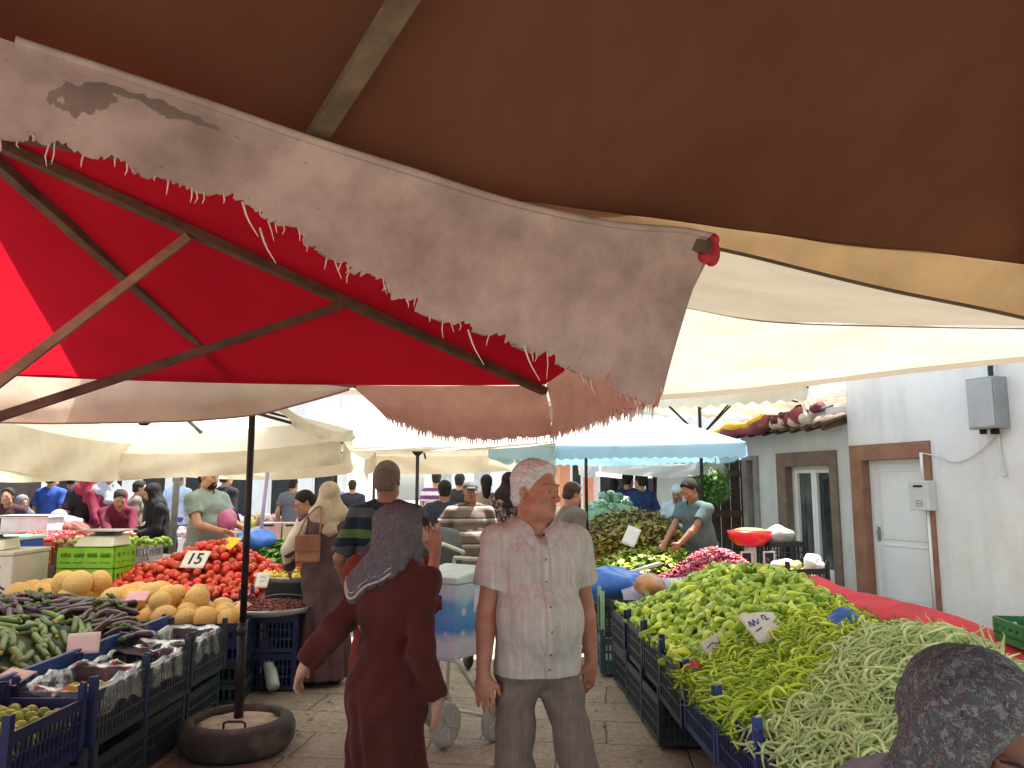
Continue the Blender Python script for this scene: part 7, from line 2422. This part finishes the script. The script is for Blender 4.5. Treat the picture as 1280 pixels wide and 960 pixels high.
# ================= the woman in the long brown dress
F = Fig(1.535, lean=R(6), head_yaw=R(-42), head_pitch=R(2), wide=.92, deep=1.0, belly=.0,
        arms={1: dict(wrist=(.34, .13, .88), pole=(-.68, .74, 0), hand=(.55, .0, -.85), across=(.5, -1, 0), curl=.75, flip=1),
              -1: dict(wrist=(-.2, -.05, .79), pole=(-.2, 1, 0), hand=(.1, -.25, -1), across=(.2, -1, 0), curl=.35, flip=-1)})
wo = F.body(.0055, m=M_skin_pale)
F.eyes(wo)
M_bdress = mat('brown_dress', '451c17', .85, .16, 5., .2, 160., .2, sheen=.1)
rb_ = F.robe(.0065, M_bdress, wo, 1.9, .05, .205, .018, .0062, seed=3, cuff=.006)
def print_mat(name, base, cols, scale, thr=.5):
    if name in _m: return _m[name]
    T = NT(name); tc = T.n('TexCoord')
    o = srgb(base)
    wz = T.n('TexNoise', Scale=scale * .8, Detail=2.); T.l(tc.outputs['Object'], wz.inputs['Vector'])
    va = T.n('VectorMath', operation='MULTIPLY_ADD'); T.l(wz.outputs['Color'], va.inputs[0]); va.inputs[1].default_value = (.03, .03, .03); T.l(tc.outputs['Object'], va.inputs[2])
    for i, c in enumerate(cols):
        n = T.n('TexNoise', Scale=scale * (1 + .37 * i), Detail=2.5, Roughness=.6)
        mp = T.n('Mapping'); mp.inputs['Location'].default_value = (i * 3.7, i * 1.9, i * 5.1); T.l(va.outputs[0], mp.inputs[0]); T.l(mp.outputs[0], n.inputs['Vector'])
        f = T.ramp(n.outputs[0], [(thr + .02 * i, (0, 0, 0, 1)), (thr + .05 + .02 * i, (1, 1, 1, 1))])
        o = T.mix(f, o, srgb(c))
    p = T.n('BsdfPrincipled'); p.inputs['Roughness'].default_value = .8; p.inputs['Specular IOR Level'].default_value = .25; T.l(o, p.inputs['Base Color'])
    b = T.n('TexNoise', Scale=260., Detail=2.); T.l(tc.outputs['Object'], b.inputs['Vector'])
    bp = T.n('Bump', Strength=.25, Distance=.002); T.l(b.outputs[0], bp.inputs['Height']); T.l(bp.outputs[0], p.inputs['Normal'])
    T.l(p.outputs[0], T.out.inputs[0]); _m[name] = T.m
    return T.m
M_gscarf = print_mat('grey_scarf', '575458', ('625f63', '4c494d', '6c696c', '584e52'), 60., .55)
sc = F.hijab(.005, M_gscarf, wo, '', fold=.009, tail=[((0, .06, 1.53), (.03, .10, 1.44), .092, .07, (1.15, .8, 1)), ((-.02, .05, 1.46), (.15, .06, 1.40), .065, .065, (1, 1, 1)), ((-.02, .10, 1.46), (.12, .12, 1.36), .05, .045, (1.1, .7, 1)), ((.04, .09, 1.46), (.19, .10, 1.25), .06, .035, (1.1, .7, 1)), ((.07, .06, 1.45), (.225, .07, 1.18), .06, .025, (1.1, .8, 1)), ((-.03, -.03, 1.44), (.08, -.07, 1.40), .07, .06, (1, 1, 1))], big=1.07)
bs = bvh_of(sc); br_ = bvh_of(rb_)
b = MB(); pts = []
for i in range(30):            # pale border along the lower edge of the scarf at the back
    x = -.075 + .30 * i / 29
    for z in [.95 + .006 * k for k in range(90)]:
        h_ = bs.ray_cast(Vector((x, .8, z)), Vector((0, -1, 0)))
        g_ = br_.ray_cast(Vector((x, .8, z)), Vector((0, -1, 0)))
        if h_[0] and h_[0].y > .02 and (not g_[0] or h_[0].y > g_[0].y + .004):
            pts.append(h_[0] + Vector((0, .006, .010))); break
sm_ = [sum((pts[min(max(i + d, 0), len(pts) - 1)] for d in (-2, -1, 0, 1, 2)), Vector()) / 5 for i in range(len(pts))]
if len(pts) > 6:
    b.tube(sm_, .009, 6, 0, True, .5); b.tube([p + Vector((0, .002, .022)) for p in sm_], .004, 6, 0, True, .5)
    obj('scarf_border', b, mat('scarf_border', 'b9a8a4', .85, .2, 40.), sc, True)
F.shoes(.007, M_shoe, wo)
place(wo, (-.49, 3.18), R(146), 'woman in a long dark brown dress and grey patterned headscarf seen from behind')

# ================= the one half hidden behind her, hand to her face
F = Fig(1.52, head_yaw=R(18), wide=.98, deep=1.05,
        arms={1: dict(wrist=(.245, -.15, 1.30), pole=(.35, -1., -.7), hand=(-.12, .02, 1), across=(-1, -.4, 0), curl=.12, flip=1),
              -1: dict(wrist=(-.02, -.26, .95))})
w2 = F.body(.006, m=M_skin_pale); F.eyes(w2)
F.robe(.009, mat('rust_dress', '6e3028', .85, .16, 6., .2, 160., .2), w2, 1.12, .05, .23, .016, .006, seed=5)
F.hijab(.008, cmat('plum_scarf', '45404a'), w2, 'front')
F.shoes(.01, M_shoe, w2)
place(w2, (-.585, 3.76), R(-4), 'woman in rust half hidden behind the brown dress, raising a hand to her face')

# ================= old woman at the lower right corner
F = Fig(1.505, head_yaw=R(-26), head_pitch=R(2), wide=1.0, lean=R(40), deep=1.1)
ow = F.body(.0048, m=skin_mat('skin_old', '7e5440', '6c4232'), age=1)
F.eyes(ow)
M_fl = print_mat('flower_scarf', '504e51', ('7a787a', '603e46', '5e6a62', '343236', '8c7e82', '74624e'), 80., .54)
F.hijab(.0042, M_fl, ow, '', fold=.011, big=1.04, nr=.84)
F.top(.008, cmat('grey_cardigan', '98929a'), ow, 1.9, .62, .02, 'cardigan', .005, seed=6)
F.trousers(.012, cmat('long_skirt', '3c3a40'), ow, seed=3, name='skirt', loose=.04)
F.shoes(.01, M_shoe, ow)
op = at(1234, 1072, 1.06)
hv = rotz_(R(36)) @ F.hc
place(ow, (op.x - hv[0], op.y - hv[1]), R(36), 'old woman in a dark flowered headscarf cut off by the lower right corner')

# ================= shoppers and vendors further back
def someone(label, px, top, Y, yaw, cloth, lower, hair=('short', M_hair_dark), H=None, h=None, lean=0., arms=None, sleeve=.6, skin=None, hem=.84, wide=1.06, kind='tee', extra=None, scarf=None, pitch=0., hyaw=0., folds=.005, belly=.01):
    h = h or max(.009, .0011 * Y)
    P = at(px, top, Y)
    Hh = H or max(1.45, min(1.9, P.z))
    f = Fig(Hh, lean=lean, head_yaw=hyaw, head_pitch=pitch, wide=wide, arms=arms, belly=belly, deep=1.08)
    b_ = f.body(h, m=skin or M_skin)
    if kind == 'robe':
        f.robe(h * 1.05, cloth, b_, folds=folds)
    else:
        f.top(h * 1.05, cloth, b_, sleeve, hem, .012, folds=folds, loose=.016)
        f.trousers(h * 1.1, lower, b_, folds=folds)
    f.eyes(b_)
    if scarf: f.hijab(h, scarf, b_, 'both', fold=.006)
    elif hair: f.hair(h * .75, hair[1], b_, hair[0], 'cap' if 'cap' in hair[0] else 'hair')
    f.shoes(h * 1.2, M_shoe, b_)
    if extra: extra(f, b_, h)
    c, s_ = math.cos(yaw), math.sin(yaw)
    x = P.x - (f.hc[0] * c - f.hc[1] * s_); y = Y - (f.hc[0] * s_ + f.hc[1] * c)
    place(b_, (x, y), yaw, label)
    return f, b_
T_dark = cmat('dark_trousers', '2c2e34'); T_grey = cmat('grey_green_trousers', '5f655f'); T_navy = cmat('navy_trousers', '1f2433'); T_jean = cmat('blue_jeans', '3d4c66')
S_stripe = stripe_mat('green_striped_polo', [(0, '1f2b3a'), (.24, '1f2b3a'), (.27, '4c5358'), (.50, '4c5358'), (.52, '1f2b3a'), (.74, '557040'), (.93, '557040'), (.96, '1f2b3a')], .24, offset=.35)
def poloc(f, b_, h):
    m = MB(); c = f.neck
    m.tube([Vector(c + np.array((.074 * math.cos(a), .012 + .074 * math.sin(a), .0))) for a in [2 * math.pi * i / 20 for i in range(21)]], .02, 8); obj('collar', m, cmat('navy_collar', '1f2836'), b_, True)
someone('broad man in a navy and green striped polo with cropped grey hair', 485, 576, 5.0, R(176), S_stripe, T_grey, ('cropped', M_hair_grey), h=.0075, wide=1.02, sleeve=.9, belly=.03, extra=poloc,
        arms={-1: dict(wrist=(-.29, -.14, .98)), 1: dict(wrist=(.29, -.14, .98))}, skin=M_skin_tan)
# woman with the cream scarf
def tail(f, b_, h):
    m = MB(); w = f.wr[1]
f_, w_ = someone('woman in a cream headscarf and long mauve brown vest carrying a tan shoulder bag', 412, 602, 6.6, R(198), mat('mauve_vest', '5b4548', .85, .12, 5., .2, 160., .2), None, None, kind='robe', scarf=cmat('cream_scarf', 'b5a68e'), h=.009, wide=1.12,
        arms={-1: dict(wrist=(-.26, -.2, .95)), 1: dict(wrist=(.30, -.12, .93), pole=(.5, 1, 0))})
b = MB(); P = []
S = SDF(f_.lo, f_.hi, .009)
S.cap(f_.sh[1], f_.el[1], .066, .062, .02); S.cap(f_.el[1], f_.wr[1], .062, .045, .02)
S.warp(lambda X, Y, Z: .004 * snoise(X * 20, Y * 20, Z * 24, 2))
obj('sleeve', S.mesh('sleeve', cmat('cream_blouse', 'cbbfb2'), 1), None, w_)
bgp = at(385, 683, 6.35)
bg_ = thing('shoulder_bag', 'tan leather shoulder bag hanging at the side of the cream headscarf', 'bag', (bgp.x, 6.35, bgp.z - .13), R(8))
b = MB(); b.box(-.095, .095, -.045, .045, 0, .22); obj('body', b, mat('tan_leather', '9c6c50', .5, .15, 7.), bg_, bevel=.02)
b = MB(); b.box(-.097, .097, -.055, -.046, .09, .222); obj('flap', b, mat('tan_leather2', '8c5c44', .5, .15, 7.), bg_, bevel=.004)
b = MB(); b.tube(catmull([(-.08, 0, .22), (-.02, .03, .36), (.07, .1, .45), (.09, .06, .36), (.09, 0, .22)], 20), .007, 6); obj('strap', b, mat('tan_leather2'), bg_, True)
someone('dark haired woman in a white blouse looking down beside the cream headscarf', 381, 612, 7.35, R(-60), cmat('white_blouse', 'cfc6c0'), T_dark, ('long', M_hair_dark), pitch=R(25), lean=R(10), h=.009, sleeve=1.85)
def beard(f, b_, h): f.hair(.007, M_hair_dark, b_, 'beard', 'beard')
f_, m_ = someone('bearded man in a teal grey tee holding a pink bag behind the tomatoes', 262, 581, 8.35, R(66), cmat('teal_tee', '84918d'), cmat('teal_trousers', '78877f'), ('short', M_hair_dark), h=.009, extra=beard, pitch=R(8),
        arms={-1: dict(wrist=(-.16, -.38, 1.16), pole=(-.5, .4, -1)), 1: dict(wrist=(.12, -.40, 1.18), pole=(.5, .4, -1))}, wide=1.12, skin=M_skin_pale)
p = at(286, 652, 8.25); blob('plastic_bag', 'pink plastic bag in the hands of the bearded man', 'bag', (p.x, 8.2, p.z), (.1, .09, .13), mat('pink_plastic', 'b0608c', .4, .3, 8., .4, 14.), .2, 8., 21)
someone('woman in a black abaya bending over her bag at the left stalls', 191, 598, 10.3, R(-50), cmat('black_abaya', '1c181c'), None, None, kind='robe', scarf=cmat('black_scarf', '1d1a1c'), lean=R(16), pitch=R(15), H=1.68,
        arms={-1: dict(wrist=(-.12, -.36, 1.02)), 1: dict(wrist=(.14, -.38, 1.0))})
someone('woman in a maroon dress and pale grey headscarf at the left stalls', 136, 585, 10.9, R(40), cmat('maroon_dress', '6c2036'), None, None, kind='robe', scarf=cmat('pale_grey_scarf', '9aa0ac'), arms={-1: dict(wrist=(-.1, -.4, .98)), 1: dict(wrist=(.12, -.42, .96))})
someone('black haired woman in maroon stooping to pick produce next to the grey headscarf', 151, 603, 10.4, R(35), cmat('wine_top', '5c1c30'), T_dark, ('long', M_hair_dark), lean=R(30), H=1.66, sleeve=1.85, pitch=R(20), arms={-1: dict(wrist=(-.1, -.62, .92)), 1: dict(wrist=(.14, -.62, .9))})
someone('woman in a dark red headscarf and black top at the left stalls', 114, 582, 11.0, R(-150), cmat('black_top', '201a1d'), T_dark, None, scarf=cmat('dark_red_scarf', '7c2a38'), sleeve=.8)
someone('shopper in a rust striped blouse bent double over the dried peppers', 74, 626, 10.6, R(-82), stripe_mat('rust_stripe', [(0, '7a463e'), (.5, '8a5a50'), (.8, '6a3a34')], .06, 0), T_dark, None, scarf=cmat('pink_scarf', 'b08c9c'), lean=R(66), H=1.66, sleeve=1.8, wide=1.2,
        arms={-1: dict(wrist=(-.16, -.72, .86)), 1: dict(wrist=(.16, -.7, .84))})
someone('man in a bright blue shirt seen from behind at the far left stalls', 67, 588, 12.8, R(170), cmat('blue_shirt', '34509c'), T_navy, ('short', M_hair_dark), sleeve=.7)
someone('person in a pale pink blouse standing at the far left under the cream flap', 33, 582, 13.2, R(160), cmat('pink_blouse', 'b890a0'), cmat('grey_skirt', '6c6c74'), ('short', M_hair_dark), sleeve=1.8)
someone('figure in dark maroon with a light collar at the left edge in shade', 10, 615, 10.9, R(10), cmat('dark_maroon', '3a2026'), T_dark, ('short', M_hair_dark), H=1.6, sleeve=1.8, lean=R(8))
someone('hunched person in grey behind the frosted tub at the left', 28, 628, 11.6, R(60), cmat('grey_jacket', '5e6068'), T_dark, None, scarf=cmat('grey_scarf2', '6c6a70'), H=1.55, lean=R(25), sleeve=1.85)
someone('dark dressed person between the blue shirt and the red headscarf', 91, 590, 13.6, R(185), cmat('dark_green_top', '2c3834'), T_dark, ('short', M_hair_dark), sleeve=1.8)
# middle
S_tee = stripe_mat('brown_striped_tee', [(0, '6c5c56'), (.55, '8c8078'), (.72, 'b8b0a6'), (.86, '4a403c')], .13)
someone('man in a grey cap and brown striped tee with a hand on his hip', 588, 601, 8.3, R(8), S_tee, T_grey, ('cap', cmat('grey_cap', '5c5a58')), wide=1.16, h=.009, belly=.03, skin=M_skin_tan,
        arms={-1: dict(wrist=(-.2, -.08, 1.0), pole=(-1, .4, 0)), 1: dict(wrist=(.26, -.04, .88))})
someone('man in a dark slate shirt seen from behind beyond the pushchair', 556, 601, 9.4, R(186), cmat('slate_shirt', '343a44'), T_dark, ('short', M_hair_dark), sleeve=.8, wide=1.1)
someone('distant man in a purple and white striped tee', 546, 589, 14.2, R(178), stripe_mat('purple_stripe', [(0, '5c3c68'), (.5, 'c8b8cc')], .14), T_dark, ('cropped', M_hair_dark), sleeve=.6)
someone('dark haired woman in a beige dress beyond the man in the cap', 608, 593, 10.9, R(184), cmat('beige_dress', '9a8a80'), None, ('long', M_hair_dark), kind='robe')
someone('woman in a plum patterned coat and dark scarf beside the white haired man', 636, 590, 10.6, R(172), print_mat('plum_print', '4a3844', ('6c5a64', '2c2228', '9c8a84'), 14.), None, None, kind='robe', scarf=cmat('dark_scarf', '30282c'))
someone('distant person in black between the two market poles', 575, 592, 13.6, R(170), cmat('black_top2', '26242a'), T_dark, ('short', M_hair_dark))
someone('stooping man in a grey shirt between the white haired man and the blue umbrella pole', 716, 613, 7.9, R(120), cmat('grey_shirt', '6c6660'), T_dark, ('short', mat('brown_hair', '3a2c24', .7, .3, 60., .5, 160.)), lean=R(10), H=1.66, pitch=R(12))
someone('man in a navy shirt on the left of the pair behind the cabbages', 785, 590, 12.8, R(150), cmat('navy_shirt', '232c54'), T_navy, ('short', M_hair_dark), sleeve=.8, wide=1.15)
someone('man in a dark blue shirt on the right of the pair behind the cabbages', 800, 592, 12.5, R(205), cmat('dark_blue_shirt', '26345c'), T_navy, ('short', M_hair_dark), sleeve=.8, wide=1.12)
someone('dark haired person in black left of the navy pair', 768, 599, 13.4, R(160), cmat('black_top3', '22242c'), T_dark, ('short', M_hair_dark))
def vest(f, b_, h): pass
someone('elder in a white skullcap and white shirt near the hanging sheet', 846, 598, 10.9, R(-25), cmat('white_shirt', 'c6ccd6'), cmat('light_blue_lap', '8c9cc0'), ('skullcap', cmat('white_cap', 'd8d8d8')), sleeve=1.85, lean=R(12), H=1.66, pitch=R(20),
        arms={-1: dict(wrist=(-.12, -.4, 1.0)), 1: dict(wrist=(.14, -.4, 1.0))})
someone('vendor in a slate green tee leaning over the greens stall', 862, 612, 8.9, R(-58), cmat('slate_tee', '586a6c'), T_dark, ('short', M_hair_dark), lean=R(16), pitch=R(26), H=1.72, h=.009, wide=1.16, skin=M_skin_tan,
        arms={-1: dict(wrist=(-.1, -.48, 1.0), pole=(-.5, .4, -1)), 1: dict(wrist=(.12, -.48, .99), pole=(.5, .4, -1))})
someone('far person in dark clothes under the red awning', 441, 600, 15.8, R(180), cmat('ink_top', '2c2e3c'), T_dark, ('short', M_hair_dark))
someone('far person in a lilac top among the white stalls', 417, 598, 17.0, R(170), cmat('lilac_top', '8c84ac'), T_dark, ('short', M_hair_dark))
someone('far person in a grey top beyond the white counter', 367, 597, 14.4, R(175), cmat('grey_top', '5c5c66'), T_dark, ('short', M_hair_dark))
someone('far person in a black jacket just right of the bearded man', 284, 585, 12.9, R(150), cmat('black_jacket', '26222a'), T_jean, ('short', M_hair_dark), sleeve=1.85)
someone('far person in white and blue near the grey pole', 224, 590, 14.6, R(170), cmat('white_blue_top', 'b8bcd4'), cmat('blue_skirt', '4a4c9c'), ('short', M_hair_dark))
someone('far person in grey stooping between the black abaya and the grey pole', 176, 600, 12.6, R(120), cmat('taupe_top', '6c6058'), T_dark, ('short', M_hair_dark), lean=R(12))
